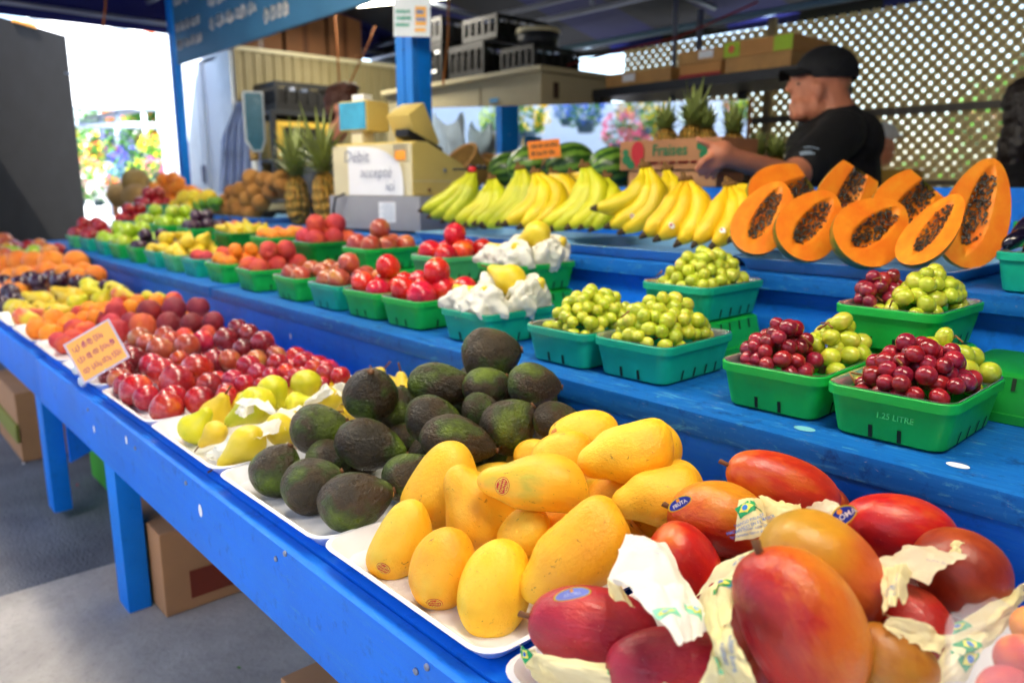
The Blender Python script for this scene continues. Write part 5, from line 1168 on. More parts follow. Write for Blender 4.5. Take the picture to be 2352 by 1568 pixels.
pb = at_y(688, 520, 1.66); pb.z = .823; pineapple(pb, .225, .118, 'golden pineapple standing beside the scale', 1, .25, (UP - RT * .03).normalized())
pb = at_y(757, 512, 1.60); pb.z = .823; pineapple(pb, .235, .118, 'browner pineapple standing against the till', 2, .27, (UP - RT * .08).normalized())

# ------------------------------------------------------------------ till (cash register)
Rr = at_z(966, 538, .8235); fl = FW * 0; e1h = (FW * .304 - RT * .411).normalized(); e2h = V((-e1h.y, e1h.x, 0)); e2h = e2h if e2h.dot(RT) > 0 else -e2h
TW = .50
t = thing('cash_register', 'cream cash register with a grey cash drawer and a handwritten note', 'till', Rr)
def TMx(u, v_, z): return Rr + e1h * u + e2h * v_ + UP * z
MT = frame(Rr, e1h, e2h, UP)
g = G(); g.box((0, 0, .008), (TW, .40, .138), MT, bev=.006); autosmooth(g.build('cash_drawer', GREYP, t))
g = G(); g.box((.02, .02, 0), (.05, .05, .009), MT); g.box((TW - .05, .02, 0), (TW - .02, .05, .009), MT); g.box((.02, .34, 0), (.05, .37, .009), MT); g.build('foot', BLACKP, t)
prof = [(.012, .139), (.012, .325), (.03, .338), (.10, .338), (.30, .26), (.345, .225), (.345, .139)]
g = G(); u0, u1 = .045, TW - .02
rings = [[TMx(u, a, z) for a, z in prof] for u in (u0, u0 + .004, u1 - .004, u1)]
cx_ = sum(p[0] for p in prof) / len(prof); cz_ = sum(p[1] for p in prof) / len(prof)
rings[0] = [TMx(u0, a + (cx_ - a) * .03, z + (cz_ - z) * .03) for a, z in prof]; rings[-1] = [TMx(u1, a + (cx_ - a) * .03, z + (cz_ - z) * .03) for a, z in prof]
g.loft(rings); body = g.build('casing', CREAM, t); autosmooth(body, 25)
g = G(); g.box((u0 - .0015, .014, .192), (u0, .343, .195), MT); g.box((u0 + .001, .0095, .139), (u1 - .001, .0115, .33), MT); g.build('casing_seam', CREAMW, t)
for (v_, z) in ((.19, .235), (.10, .16)):
    g = G(); p = TMx(u0, v_, z); g.tube([p + e1h * .002, p - e1h * .006], [.008, .006], 14); g.build('lock', METAL if z > .2 else STEMB, t, True)
def face(name, u0_, u1_, z0_, z1_, mat, off, par, curl=0):
    g = G(name); n = 8; vs = []; fs = []
    for i in range(n + 1):
        for j in range(n + 1):
            a = i / n; b_ = j / n; c_ = curl * max(0, (a * -1 + 1) * b_) ** 3; vs.append(TMx(u0_ + (u1_ - u0_) * a + c_ * .6, -off - c_ * .3, z0_ + (z1_ - z0_) * b_ - c_))
    for i in range(n):
        for j in range(n): k = i * (n + 1) + j; fs.append((k, k + n + 1, k + n + 2, k + 1))
    g.add(vs, fs); return g.build(name, mat, par, True)
nt_ = face('paper_note', .085, .385, .14, .325, WHITE, -.004, t, .05)
MTf = frame(TMx(.0, -.0, 0), -e1h, UP, -e2h)
for (txt, u, z, sz) in (('Débit', .33, .285, .062), ('accepté', .225, .225, .056), ('ici', .15, .175, .056)):
    lay('lettering', text2d(txt, sz, -.0006, shear=.15), frame(TMx(u, -.002, z), -e1h, UP, -e2h), INK, nt_, .0012)
face('small_note', .06, .14, .26, .33, WHITE, -.0095, t); face('orange_note', .075, .13, .27, .305, CARD_O, -.0085, t)
ds = face('data_sticker', .125, .215, .04, .115, WHITE, .0012, t)
g = G(); 
for k in range(9): g.box((.133, -.0022, .046 + k * .0075), (.207 - .01 * (k % 3), -.0018, .0485 + k * .0075), MT)
g.build('lettering', plain('grey_print', '#a9bcc9', .6), ds)
g = G(); cp = [TMx(TW - .10, -.006, .145), TMx(TW - .06, -.02, .13), TMx(TW - .045, -.02, .08), TMx(TW - .05, -.016, .02), TMx(TW - .04, .0, .003)]; g.tube(cp, .0045, 8); g.build('power_cord', BLACKP, t, True)
# customer display on a neck
g = G(); g.box((.335, .04, .335), (.40, .10, .40), MT, bev=.004); g.build('display_neck', CREAMW, t)
g = G(); g.box((.295, .03, .385), (.455, .15, .50), MT, bev=.008); dd = autosmooth(g.build('customer_display', CREAM, t)); g = G(); g.box((.302, .0255, .392), (.448, .0315, .494), MT, bev=.002); sc_ = g.build('screen', SCREEN, dd)
g = G(); g.box((.355, .07, .50), (.42, .12, .528), MT, bev=.004); g.build('paper_roll', WHITE, t)
Mo = frame(TMx(.17, .17, .36), e1h, (e2h * .85 + UP * .5).normalized(), (UP * .85 - e2h * .5).normalized())
g = G(); g.box((-.06, -.05, -.05), (.06, .05, .12), Mo, bev=.006); oo = autosmooth(g.build('operator_display', CREAM, t)); g = G(); g.box((-.055, .0505, -.045), (.055, .054, .115), Mo, bev=.002); g.build('screen', SCREEN, oo)
Mo = frame(TMx(.13, .08, .375), (e1h).normalized(), (e2h * .8 - UP * .35 + e1h * -.2).normalized(), UP)
t2 = thing('card_reader', 'black card reader lying on top of the cash register', 'card reader', TMx(.13, .1, .36)); g = G(); g.box((-.035, -.03, -.028), (.035, .14, .0), Mo, bev=.006); autosmooth(g.build('body', BLACKP, t2)); g = G(); g.box((-.026, .06, .0005), (.026, .12, .002), Mo); g.build('screen', plain('reader_screen', '#30506a', .15), t2)
# key bunch with a red tag on the till's tail
t2 = thing('key_bunch', 'small bunch of black keys with a red tag above the bananas', 'keys', at_d(1085, 388, 2.35)); g = G(); g.ell(at_d(1085, 390, 2.35), (.014, .014, .010)); g.build('tag', REDI, t2, True)
g = G(); g.ell(at_d(1082, 384, 2.36), (.012, .01, .01)); g.ell(at_d(1100, 384, 2.36), (.018, .01, .009)); g.ell(at_d(1113, 385, 2.36), (.01, .008, .008)); g.tube([at_d(1040, 389, 2.36), at_d(1082, 389, 2.36)], .003, 6); g.build('keys', BLACKP, t2, True)

# ------------------------------------------------------------------ scale with a raised display
sb = at_y(630, 488, 1.93); sb.z = .823
t = thing('weighing_scale', 'pale weighing scale with its blue display on a pole', 'scale', sb); Ms = frame(sb, e1h, e2h, UP)
g = G(); g.box((-.11, -.11, .0), (.11, .11, .035), Ms, bev=.006); g.build('base', BLACKP, t); g = G(); g.box((-.115, -.115, .045), (.115, .115, .085), Ms, bev=.008); autosmooth(g.build('body', CREAMW, t)); g = G(); g.box((-.12, -.12, .09), (.12, .12, .098), Ms, bev=.003); g.build('pan', METAL, t)
pp = at_y(593, 490, 1.78); pz = [at_y(593, y, 1.78).z for y in (352, 405, 460)]
pp.z = .823
g = G(); g.tube([pp, V((pp.x, pp.y, pz[2]))], .022, 14); g.build('pole_sleeve', plain('navy_sleeve', '#23344a', .5), t, True)
g = G(); g.tube([V((pp.x, pp.y, pz[2])), V((pp.x, pp.y, pz[0] + .0))], .017, 14); g.build('pole', plain('pole_white', '#c9d3d8', .4, var=.3, nsc=30), t, True)
g = G(); g.tube([V((pp.x, pp.y, pz[0] - .035)), V((pp.x, pp.y, pz[0] + .02))], .024, 14); g.build('pole_collar', plain('tan_collar', '#a8874a', .5), t, True)
dt_ = at_y(590, 350, 1.78); k_ = (dt_ - CAM).dot(VIEW) / 3000 * K; ax_ = RT; 
Md = frame(dt_, (RT + FW * .35).normalized(), UP, -(FW - RT * .35).normalized(), (k_, k_, k_))
pl = [(-9, 0), (12, 0), (21, 24), (22, 128), (19, 134), (-21, 134), (-24, 128), (-24, 24)]
g = G(); g.loft([[(x, y, -8) for x, y in pl], [(x * 1.03, y, 4) for x, y in pl], [(x * .95, y * .99 + .5, 7) for x, y in pl]], M=Md); dp = g.build('display', plain('display_case', '#a3adb4', .45), t)
g = G(); g.loft([[(x * .82, y * .93 + 5, 7.2) for x, y in pl], [(x * .8, y * .92 + 5, 8) for x, y in pl]], M=Md); g.build('screen', plain('scale_lcd', '#235a70', .25, var=.2, nsc=30), dp)
# ------------------------------------------------------------------ trays of fruit at the far end of the top shelf
def cluster(kind, pts, y, d_, lab, grp, elong=1.0, rr_=random.Random(4)):
    for (px, py, w_) in pts:
        c = at_y(px, py, y + rr_.uniform(-.02, .02)); s_ = w_ * K * (c - CAM).dot(VIEW) / 3000
        if c.z - s_ / 2 < .83: c.z = .83 + s_ / 2
        fruit(kind, c, V((rr_.uniform(-1, 1), rr_.uniform(-1, 1), rr_.uniform(-.3, .3))), s_ * elong, s_, lab, grp)
def tray_at(px0, px1, py, y, dep, lab):
    a = at_y(px0, py, y); b_ = at_y(px1, py, y); w_ = abs(b_.x - a.x); me = trayM('tray_mesh_b', w_, dep, .026, TRAYB, .03); return tray(min(a.x, b_.x), max(a.x, b_.x), lab, y - .01, y - .01 + dep, .8235, me, group=GT)
tray_at(412, 600, 492, 1.56, .34, 'blue tinted tray under the kiwis')
cluster('mel', [(312, 418, 62)], 1.74, 0, 'cantaloupe on top of the pile of three', 'cantaloupes'); cluster('mel', [(277, 455, 58)], 1.76, 0, 'cantaloupe nearest the dark panel', 'cantaloupes'); cluster('mel', [(312, 462, 60)], 1.66, 0, 'cantaloupe next to the oranges', 'cantaloupes')
cluster('orr', [(375, 412, 30), (398, 410, 30), (412, 418, 26), (355, 432, 30), (378, 438, 32), (400, 438, 32), (422, 438, 30), (440, 440, 30), (350, 455, 30), (372, 460, 32), (395, 462, 32), (345, 472, 32), (370, 482, 30), (330, 474, 30), (390, 480, 30), (455, 446, 26), (388, 425, 30), (408, 428, 28)], 1.66, 0, 'orange in the pile between cantaloupes and lemons', 'oranges on the top shelf')
cluster('lem', [(425, 455, 36), (445, 452, 32), (418, 472, 38), (440, 476, 36), (405, 484, 34), (478, 452, 34), (462, 462, 30), (392, 490, 30)], 1.62, 0, 'lemon in the pile next to the oranges', 'lemons on the top shelf', 1.25)
cluster('lim', [(455, 470, 24), (470, 466, 24), (487, 465, 24), (500, 463, 22), (462, 480, 24), (480, 478, 24), (448, 486, 24), (470, 488, 22), (436, 488, 22), (495, 474, 22)], 1.60, 0, 'lime in the pile between lemons and kiwis', 'limes on the top shelf', 1.15)
cluster('kiw', [(580, 412, 44), (553, 440, 44), (532, 442, 34), (520, 462, 36), (548, 466, 44), (572, 460, 44), (500, 482, 38), (530, 484, 40), (556, 486, 44), (580, 484, 44), (590, 440, 42), (600, 465, 40), (610, 415, 40), (632, 420, 42), (655, 425, 44), (648, 412, 42), (625, 440, 40), (660, 440, 40)], 1.64, 0, 'brown kiwi in the pile by the scale', 'kiwis on the top shelf', 1.2)
# price cards
def pcard(c, x, y, w_, h, mat, lab, seed, pen=INKR, border=None, lines=3, th=.0016):
    n_ = x.cross(y); t = thing('price_card', lab, 'price card', c); M_ = frame(c, x, y, n_)
    g = G(); g.box((-w_ / 2, -h / 2, -.001), (w_ / 2, h / 2, .001), M_); g.build('card', border or mat, t)
    if border: g = G(); g.box((-w_ * .46, -h * .46, .0011), (w_ * .46, h * .46, .0016), M_); g.build('orange_paper', mat, t)
    lay('lettering', scribble(3, w_ * .8, h * .8, th, seed, lines), M_, pen, t, .0022); return t
c = CAM + dv(222, 806) * (near(t6, 222, 806, 0) - .10 / 3050); a_ = math.radians(32)
x_ = (RT * math.cos(a_) + CUP * math.sin(a_)).normalized(); n_ = (-VIEW + UP * .15).normalized(); x_ = (x_ - n_ * x_.dot(n_)).normalized(); y_ = n_.cross(x_)
kk = (c - CAM).dot(VIEW) / 3000 * K
tc = pcard(c, x_, y_, 118 * kk, 106 * kk, plain('apricot_card', '#f7b559', .6, var=.04), 'orange price card in a clear sleeve clipped to the tray of dark plums', 5, border=plain('sleeve', '#c9c2dc', .3), lines=3, th=.0016)
g = G(); b0 = at_y(178, 850, .418); g.tube([c - y_ * 50 * kk, b0], .004, 8); g.ell(b0, (.012, .012, .012)); g.ell(b0 + V((.04, 0, -.02)), (.014, .01, .014)); g.build('clip', plain('clear_clip', '#c9d6df', .15, coat=.5), tc, True)
c = at_y(1250, 343, 2.06); kk = (c - CAM).dot(VIEW) / 3000 * K; a_ = math.radians(6); x_ = (RT * math.cos(a_) + CUP * math.sin(a_)); y_ = (-VIEW).cross(x_)
tc = pcard(c, x_, y_, 74 * kk, 42 * kk, plain('bright_orange_card', '#fb8a14', .6, var=.03), 'bright orange handwritten price card stuck among the watermelons', 8, pen=INKB, lines=2, th=.0022)
g = G(); g.tube([c - y_ * 18 * kk, at_y(1247, 388, 2.10)], .008, 6); g.build('stake', WOOD, tc, True)
# ------------------------------------------------------------------ canopy over the stall
t = thing('market_canopy', 'dark blue and charcoal striped canvas canopy over the stall', 'canopy', (-2, 2, 2.3))
RP = [(-1.15, 2.16), (.6, 2.46), (1.9, 2.66), (3.2, 2.40), (4.78, 2.08)]
def sheetstrip(pts, x0, x1, nx, th, sag=.02):
    g = G(); rows = []
    for (y, z) in pts: rows.append([(x0 + (x1 - x0) * i / nx, y, z - sag * abs(math.sin(i * PI / 3))) for i in range(nx + 1)])
    g.loft(rows, False, False, False); rows = [[(a, b, c + th) for a, b, c in r] for r in rows]; g.loft(rows, False, False, False); return g
fine = []
for i in range(len(RP) - 1):
    for k in range(4): f = k / 4; fine.append((RP[i][0] * (1 - f) + RP[i + 1][0] * f, RP[i][1] * (1 - f) + RP[i + 1][1] * f))
fine.append(RP[-1])
sheetstrip(fine, -6.05, 3.6, 36, .004).build('roof_canvas', CANV, t, True)
def valance(p0, p1, h, n=40):
    g = G(); p0 = V(p0); p1 = V(p1); d = (p1 - p0); nn = V((-d.y, d.x, 0)).normalized() * .02; vs = []; fs = []
    for i in range(n + 1):
        p = p0.lerp(p1, i / n) + nn * math.sin(i * 1.1); q = p + V((0, 0, -h - .012 * math.sin(i * .9))) + nn * .4 * math.sin(i * 1.7); vs += [p, q, p + nn * .15, q + nn * .15]
    for i in range(n): a = 4 * i; fs += [(a, a + 4, a + 5, a + 1), (a + 2, a + 3, a + 7, a + 6), (a + 1, a + 5, a + 7, a + 3)]
    g.add(vs, fs); return g
valance((-6.05, 4.78, 2.08), (3.6, 4.78, 2.08), .07).build('valance', CANV, t, True)
valance((-6.05, -1.15, 2.16), (3.6, -1.15, 2.16), .12).build('valance', CANV, t, True)
g = G(); gp = [(-6.05, y, z) for y, z in fine]; lo = [(-6.05 + .02 * math.sin(y * 4), y, 2.07) for y, z in fine]; g.loft([gp, lo], False, False, False); g.loft([[(a + .01, b, c) for a, b, c in gp], [(a + .01, b, c) for a, b, c in lo]], False, False, False); g.build('valance', CANV, t, True)
g = G(); rows = [[(2.3 + .03 * math.sin(y * 5), y, z) for y in [q * .3 - 2.1 for q in range(23)]] for z in (.02, 2.2)]; g.loft(rows, False, False, False); g.loft([[(a + .01, b, c) for a, b, c in r] for r in rows], False, False, False); g.build('added_shade_curtain', CANV, t, True)  # curtain added out of view to block light coming in from the side
t = thing('canopy_frame', 'grey metal tube frame carrying the canopy', 'frame', (-2, 3, 2))
def bar(a, b_, r=.016, par=None, mat=METAL, name='bar'):
    g = G(); g.tube([a, b_], r, 10); return g.build(name, mat, par, True)
TY = 3.75
for z in (2.17, 2.07): bar((-6, TY, z), (3.5, TY, z), .017, t)
for x in (-5.2, -4.3, -3.45, -2.45, -1.6, -.8, .2, 1.2): bar((x, TY, 2.07), (x, TY, 2.17), .014, t)
bar((-6, .1, 2.33), (3.5, .1, 2.33), .018, t); bar((-5.98, -1.1, 2.14), (-5.98, 4.4, 2.12), .018, t); bar((-5.9, 1.9, 2.24), (3.5, 1.9, 2.24), .018, t)
for x in (-4.4, -3.0, -1.75, -.6, .9): bar((x, 1.9, 2.26), (x, 4.4, 2.10), .016, t)
bar((-3.0, 1.9, 2.26), (-2.2, 3.75, 2.07), .013, t)
bar((-6, 4.42, 2.02), (3.5, 4.42, 2.02), .022, t, plain('blue_grey_tube', '#5b7f9c', .4))
p0 = at_y(1552, 0, 3.9); p1 = at_y(1552, 150, 3.9); bar(p0 + UP * .3, p1 - UP * 1.45, .014, t)
p0 = at_y(1608, 60, 4.2); bar(V((p0.x, p0.y, 2.05)), V((p0.x, p0.y, 0)), .02, t)
# ------------------------------------------------------------------ posts and signs
pc_ = at_y(957, 318, 1.955); t = thing('roof_post', 'bright blue double wooden post beside the cash register', 'post', (pc_.x, 1.92, 0))
hw = .061
g = G(); g.box((pc_.x - hw, 1.90, .0), (pc_.x - .004, 1.93, 2.62), bev=.003); g.box((pc_.x + .0, 1.903, .0), (pc_.x + hw * .9, 1.933, 2.62), bev=.003); g.build('front_board', plain('post_blue', '#1a7ad6', .5, var=.1, bump=.3), t)
g = G(); g.box((pc_.x - hw + .003, 1.934, .0), (pc_.x + hw * .9 + .001, 1.998, 2.62), bev=.003); g.build('post', PAINT_POST, t)
for z in (1.2, 1.55, 1.8): g = G(); g.tube([(pc_.x + .0, 1.90, z), (pc_.x + .0, 1.8975, z)], .003, 8); g.build('screw', BLACKP, t)
c = at_y(946, 40, 1.87); k_ = (c - CAM).dot(VIEW) / 3000 * K; Mn = frame(c, RT * .97 + FW * .05, CUP, (RT * .97 + FW * .05).cross(CUP))
t = thing('paper_sign', 'white laminated notice with green and orange pictures on the blue post', 'sign', c); g = G(); g.box((-43 * k_, -45 * k_, -.002), (44 * k_, 62 * k_, .002), Mn, bev=.001); g.build('sheet', plain('laminated_white', '#dfeaf2', .25, var=.03), t)
lay('green_picture', scribble(1, 34 * k_, 46 * k_, .004, 3, 3), Mn @ Matrix.Translation((-20 * k_, -3 * k_, .002)), plain('print_teal', '#6fc0ae', .6), t)
g = G(); g.box((8 * k_, -20 * k_, .0022), (34 * k_, 24 * k_, .0026), Mn); g.box((7 * k_, -34 * k_, .0022), (33 * k_, -25 * k_, .0026), Mn); g.build('orange_picture', plain('print_orange', '#f2b65a', .6), t)
lay('lettering', scribble(1, 20 * k_, 34 * k_, .003, 9, 2), Mn @ Matrix.Translation((21 * k_, 3 * k_, .0024)), plain('print_blue2', '#7a9ad0', .6), t)
xl = at_y(416, 300, 2.0); t = thing('corner_post', 'thin blue post at the end of the chalkboard', 'post', (xl.x, 2.0, 0)); g = G(); g.box((xl.x - .05, 1.98, 0), (xl.x + .035, 2.03, 2.3), bev=.003); g.build('post', PAINT_POST, t)
t = thing('chalkboard', 'long blue chalkboard with white handwriting hanging from the roof', 'chalkboard', (-4.3, 2, 1.83))
bx0, bx1 = at_y(410, 140, 1.96).x, -3.05
g = G(); g.box((bx0, 1.95, 1.80), (bx1, 1.975, 2.55), bev=.003); g.build('board', BOARD, t)
Mb = Matrix.Translation(((bx0 + bx1) / 2, 1.9485, 2.17)) @ Matrix.Rotation(PI / 2, 4, 'X')
rr_ = random.Random(77)
for i, (u, v, w_, h, ln, sd) in enumerate(((-1.02, .10, .42, .30, 2, 1), (-1.0, -.2, .45, .22, 2, 2), (-.35, .16, .62, .28, 2, 3), (-.35, -.14, .6, .26, 2, 4), (.25, -.02, .42, .30, 2, 5), (.30, -.27, .36, .13, 1, 6), (.82, .02, .5, .3, 2, 7), (.95, -.25, .5, .13, 1, 8))):
    lay('lettering', scribble(3, w_, h, .011, sd + 40, ln), Mb @ Matrix.Translation((u, v, 0)), CHALK, t, .001)
# ------------------------------------------------------------------ kiosk and cabinets
t = thing('kiosk', 'market kiosk with a pale front and a beige ribbed side wall', 'kiosk', (-6.6, 3.4, 0))
g = G(); KX, KY0, KY1, KT = -5.75, 2.42, 4.75, 2.0
prof = []
y = KY0
while y < KY1: prof += [(KX, y), (KX, y + .05), (KX - .012, y + .058), (KX - .012, y + .07)]; y += .078
prof.append((KX, KY1)); g.loft([[(a, b, 0) for a, b in prof], [(a, b, KT - .03) for a, b in prof]], False, False, False); g.build('side_wall', SIDING, t)
g = G(); g.box((KX - .03, KY0, KT - .03), (KX + .015, KY1, KT), bev=.003); g.build('wall_cap', CREAMW, t)
g = G(); g.box((-7.42, KY0, 0), (KX - .014, KY0 + .05, 2.5)); g.box((-7.42, KY1 - .05, 0), (KX - .014, KY1, 2.0)); g.box((-7.42, KY0 + .05, 0), (-7.37, KY1 - .05, 2.0)); g.box((-7.42, KY0, 1.94), (KX - .031, KY1, 1.965)); g.build('front_wall', PALE, t)
for (a, b_) in ((-6.95, -6.35), (-7.38, -7.0)):
    g = G(); g.box((a, KY0 - .03, .05), (b_, KY0 - .001, 1.95), bev=.004); d_ = g.build('door', PALE, t)
    g = G(); g.box((a + .06, KY0 - .036, 1.0), (b_ - .06, KY0 - .0305, 1.85), bev=.002); g.build('door_panel', plain('door_inset', '#d3e0e8', .4), d_); g = G(); g.box((b_ - .06, KY0 - .06, 1.02), (b_ - .035, KY0 - .0305, 1.16), bev=.004); g.build('handle', METAL, d_)
g = G(); g.box((KX - .28, KY0 - .028, .0), (KX - .02, KY0 - .001, 1.98), bev=.004); g.build('corner_panel', plain('bright_panel', '#e6eef2', .45), t)
# aprons on the kiosk corner
t = thing('hanging_apron', 'grey blue cotton aprons hanging from the kiosk corner', 'apron', (KX + .05, KY0 + .1, 1.5)); ap_ = []
for i in range(15):
    u = i / 14; row = []
    for j in range(25):
        v = j / 24; sp_ = .03 + .10 * min(1, u * 2.5) + .03 * u
        q_ = at_d(553, 236 + 205 * u, 5.45); row.append(q_ + RT * ((v - .5) * 2 * sp_) + FW * (.03 * math.sin(j * 1.5 + u * 1.5)))
    ap_.append(row)
g = G(); g.loft(ap_, False, False, False); g.build('cloth', plain('apron_cloth', '#8fa3cc', .9, var=.3), t, True); g = G(); g.tube([at_d(553, 234, 5.46), at_d(548, 232, 5.75)], .008, 8); g.build('hook', BLACKP, t)
# boxes stored on the kiosk
for i, (y0, w_, h, lab, m_) in enumerate(((2.50, .34, .26, 'brown carton on the kiosk roof nearest the chalkboard', CARD_D), (2.87, .34, .36, 'tall brown carton second along the kiosk roof', CARD_D), (3.24, .30, .40, 'brown carton on the kiosk roof with dark stripes', CARD_D))):
    o = thing('carton', lab, 'box', (-6.1, y0, KT), 'cartons stored on the kiosk'); g = G(); g.box((-6.3, y0, KT + .003), (-5.82, y0 + w_, KT + h), bev=.006); g.build('box', m_, o); g = G(); g.box((-5.8195, y0 + w_ * .42, KT + .01), (-5.818, y0 + w_ * .55, KT + h - .01)); g.build('tape', plain('brown_tape', '#5c3416', .4), o)
def crate(loc, sx, sy, sz, lab, mat=BLACKP, rot=0, grp='black plastic crates', name='plastic_crate', cat='crate', ribs=5):
    M_ = Matrix.Translation(loc) @ rz(rot); t = thing(name, lab, cat, M=M_, group=grp); g = G(); th = .008
    g.box((-sx / 2, -sy / 2, .0), (sx / 2, sy / 2, .01), M_)
    for (a, b_, c_, d_) in ((-sx / 2, sx / 2, -sy / 2, -sy / 2 + th), (-sx / 2, sx / 2, sy / 2 - th, sy / 2), (-sx / 2, -sx / 2 + th, -sy / 2 + th, sy / 2 - th), (sx / 2 - th, sx / 2, -sy / 2 + th, sy / 2 - th)):
        g.box((a, c_, .0105), (b_, d_, sz * .25), M_); g.box((a, c_, sz * .82), (b_, d_, sz), M_)
        hor = abs(b_ - a) > abs(d_ - c_); L = abs(b_ - a) if hor else abs(d_ - c_)
        for k in range(ribs + 1):
            q = k / ribs * (L - .02)
            if hor: g.box((a + q, c_ + .001, sz * .25), (a + q + .02, d_ - .001, sz * .82), M_)
            else: g.box((a + .001, c_ + q, sz * .25), (b_ - .001, c_ + q + .02, sz * .82), M_)
        g.box((a - .004 if hor else a - .004, c_ - .004, sz * .955), (b_ + .004, d_ + .004, sz + .003), M_) if False else None
    g.build('body', mat, t)
    if sz < .3 and mat is BLACKP and name == 'plastic_crate': g = G(); g.box((-sx / 2 + .012, -sy / 2 + .012, .011), (sx / 2 - .012, sy / 2 - .012, sz * .7), M_); g.build('gap_filler', plain('gap_filler_dark', '#0d0b0a', .9), t)  # dark block added so no bright background shows between the ribs
    return t, M_
for i, (y, lab) in enumerate(((4.05, 'black crate on the kiosk wall beside the blue post'), (4.5, 'black crate on the kiosk wall behind the blue post'))): crate((-5.98, y, KT + .003), .38, .42, .24, lab)
# tall cream cabinets
t = thing('storage_cabinet', 'large cream cabinet with worn edges standing behind the stall', 'cabinet', (-4.1, 3.5, 0))
g = G(); g.box((-4.95, 3.2, 0), (-3.33, 3.82, 1.64), bev=.006); autosmooth(g.build('body', BEIGE, t)); g = G(); g.box((-4.98, 3.17, 1.641), (-3.30, 3.85, 1.672), bev=.005); g.build('lid', BEIGE, t)
for x in (-4.42, -3.88): g = G(); g.box((x, 3.197, .1), (x + .008, 3.1995, 1.60)); g.build('seam', plain('rust_seam', '#7d6138', .8), t)
for z in (1.18, 1.50): g = G(); g.box((-3.329, 3.30, z), (-3.322, 3.34, z + .09)); g.build('hinge', plain('rusty_dark', '#3c2a1c', .8), t)
g = G(); g.box((-3.85, 3.1965, 1.2), (-3.60, 3.1985, 1.47)); g.build('taped_sheet', WHITE, t); g = G(); g.box((-3.78, 3.1935, 1.50), (-3.70, 3.1955, 1.525)); g.build('blue_tag', plain('tag_blue', '#5aa8d8', .5), t)
for i, (x, z, sx, sz, lab) in enumerate(((-4.55, 1.675, .34, .27, 'black crate stacked on the cream cabinet, lowest by the post'), (-4.55, 1.95, .34, .16, 'black crate on top of the stack by the post'), (-4.12, 1.675, .36, .22, 'black crate in the middle of the cabinet top'), (-3.98, 1.90, .34, .14, 'grey lidded crate above the middle one'))):
    o, M_ = crate((x, 3.5, z), sx, .44, sz, lab); 
    if i == 0:
        for (dx, dz) in ((-.1, .06), (.0, .14), (.06, .08), (.1, .2)): g = G(); g.box((x + dx, 3.275, z + dz), (x + dx + .05, 3.2785, z + dz + .018)); g.build('label', WHITE, o)
crate((-3.65, 3.5, 1.675), .30, .4, .15, 'black crate at the open end of the cabinet'); 
t = thing('plastic_tub', 'dark round tub with a white lid on the cream cabinet', 'tub', (-3.62, 3.45, 1.83)); g = G(); g.tube([(-3.62, 3.45, 1.828), (-3.62, 3.45, 1.91)], [.12, .135], 24); g.build('tub', STEEL, t, True); g = G(); g.tube([(-3.62, 3.45, 1.911), (-3.62, 3.45, 1.935)], [.14, .135], 24); g.build('lid', CREAMW, t, True)
# ------------------------------------------------------------------ mirror leaning behind the fruit
t = thing('mirror', 'wide mirror behind the fruit reflecting the sunny flower stall opposite', 'mirror', (-3, 3.05, 1))
MA = V((-3.416, 2.48, 0)); MD = V((1.02, .69, 0)).normalized(); MN = V((MD.y, -MD.x, 0)); MM = frame(MA, MD, -MN, UP)
g = G(); g.box((0, 0, .98), (1.60, .006, 1.40), MM); g.build('glass', GLASSM, t); g = G(); g.box((-.02, .0065, .96), (1.62, .025, 1.403), MM); g.build('backing', CARD_D, t)
for x in (.1, 1.45): g = G(); g.box((x, .0255, 0), (x + .05, .07, 1.2), MM); g.build('stand', STEEL, t)
# ------------------------------------------------------------------ black rack with wooden crates
t = thing('steel_rack', 'black steel shelving unit holding wooden fruit crates', 'rack', (-2.35, 3.4, 0)); RX0, RX1 = -3.28, -1.90
for z in (1.515, .5): g = G(); g.box((RX0, 3.58, z), (RX1, 4.05, z + .05), bev=.003); g.build('shelf', STEEL, t)
for x in (RX0, -2.55, RX1 - .05):
    for y in (3.59, 4.0): g = G(); g.box((x + .003, y, 0), (x + .047, y + .04, 1.514)); g.build('upright', STEEL, t)
def wcrate(x0, x1, y, z, h, lab, mat=WOOD, endc=None, labl=False, d=.36):
    o = thing('fruit_crate', lab, 'crate', ((x0 + x1) / 2, y, z), 'fruit crates on the black rack')
    g = G(); g.box((x0, y, z), (x1, y + .008, z + h)); g.box((x0, y + d, z), (x1, y + d + .008, z + h)); g.box((x0, y + .009, z), (x0 + .01, y + d - .001, z + h)); g.box((x1 - .01, y + .009, z), (x1, y + d - .001, z + h)); g.box((x0 + .011, y + .009, z), (x1 - .011, y + d - .001, z + .008)); g.build('box', mat, o)
    if endc:
        for a, b_ in ((x0 + .0, x0 + .09), (x1 - .10, x1 - .0)): g = G(); g.box((a, y - .0025, z + .004), (b_, y - .0005, z + h - .002)); g.build('green_end', endc, o)
        g = G(); vs, fs = disc(.018, .02, 1, 14); g.add([(x0 + .045 + u, y - .004, z + h * .55 + v_) for u, v_ in vs], fs); g.build('logo_mark', plain('print_coral', '#e0603a', .5), o)
    if labl: g = G(); g.box((x0 + .13, y - .0025, z + h * .3), (x0 + .22, y - .0005, z + h * .85)); g.build('paper_label', WHITE, o)
    return o
LG = plain('lime_print', '#a3c81c', .5)
wcrate(-3.19, -2.72, 3.60, 1.566, .075, 'shallow wooden crate alone at the open end of the black rack', WOOD, None, True)
wcrate(-2.66, -2.40, 3.60, 1.566, .07, 'cardboard crate with a red lower edge on the black rack', plain('tan_card', '#c28a4a', .7, var=.1), None); wcrate(-2.67, -2.39, 3.60, 1.638, .068, 'wooden crate with a white label stacked on the red edged one', WOOD, None, True)
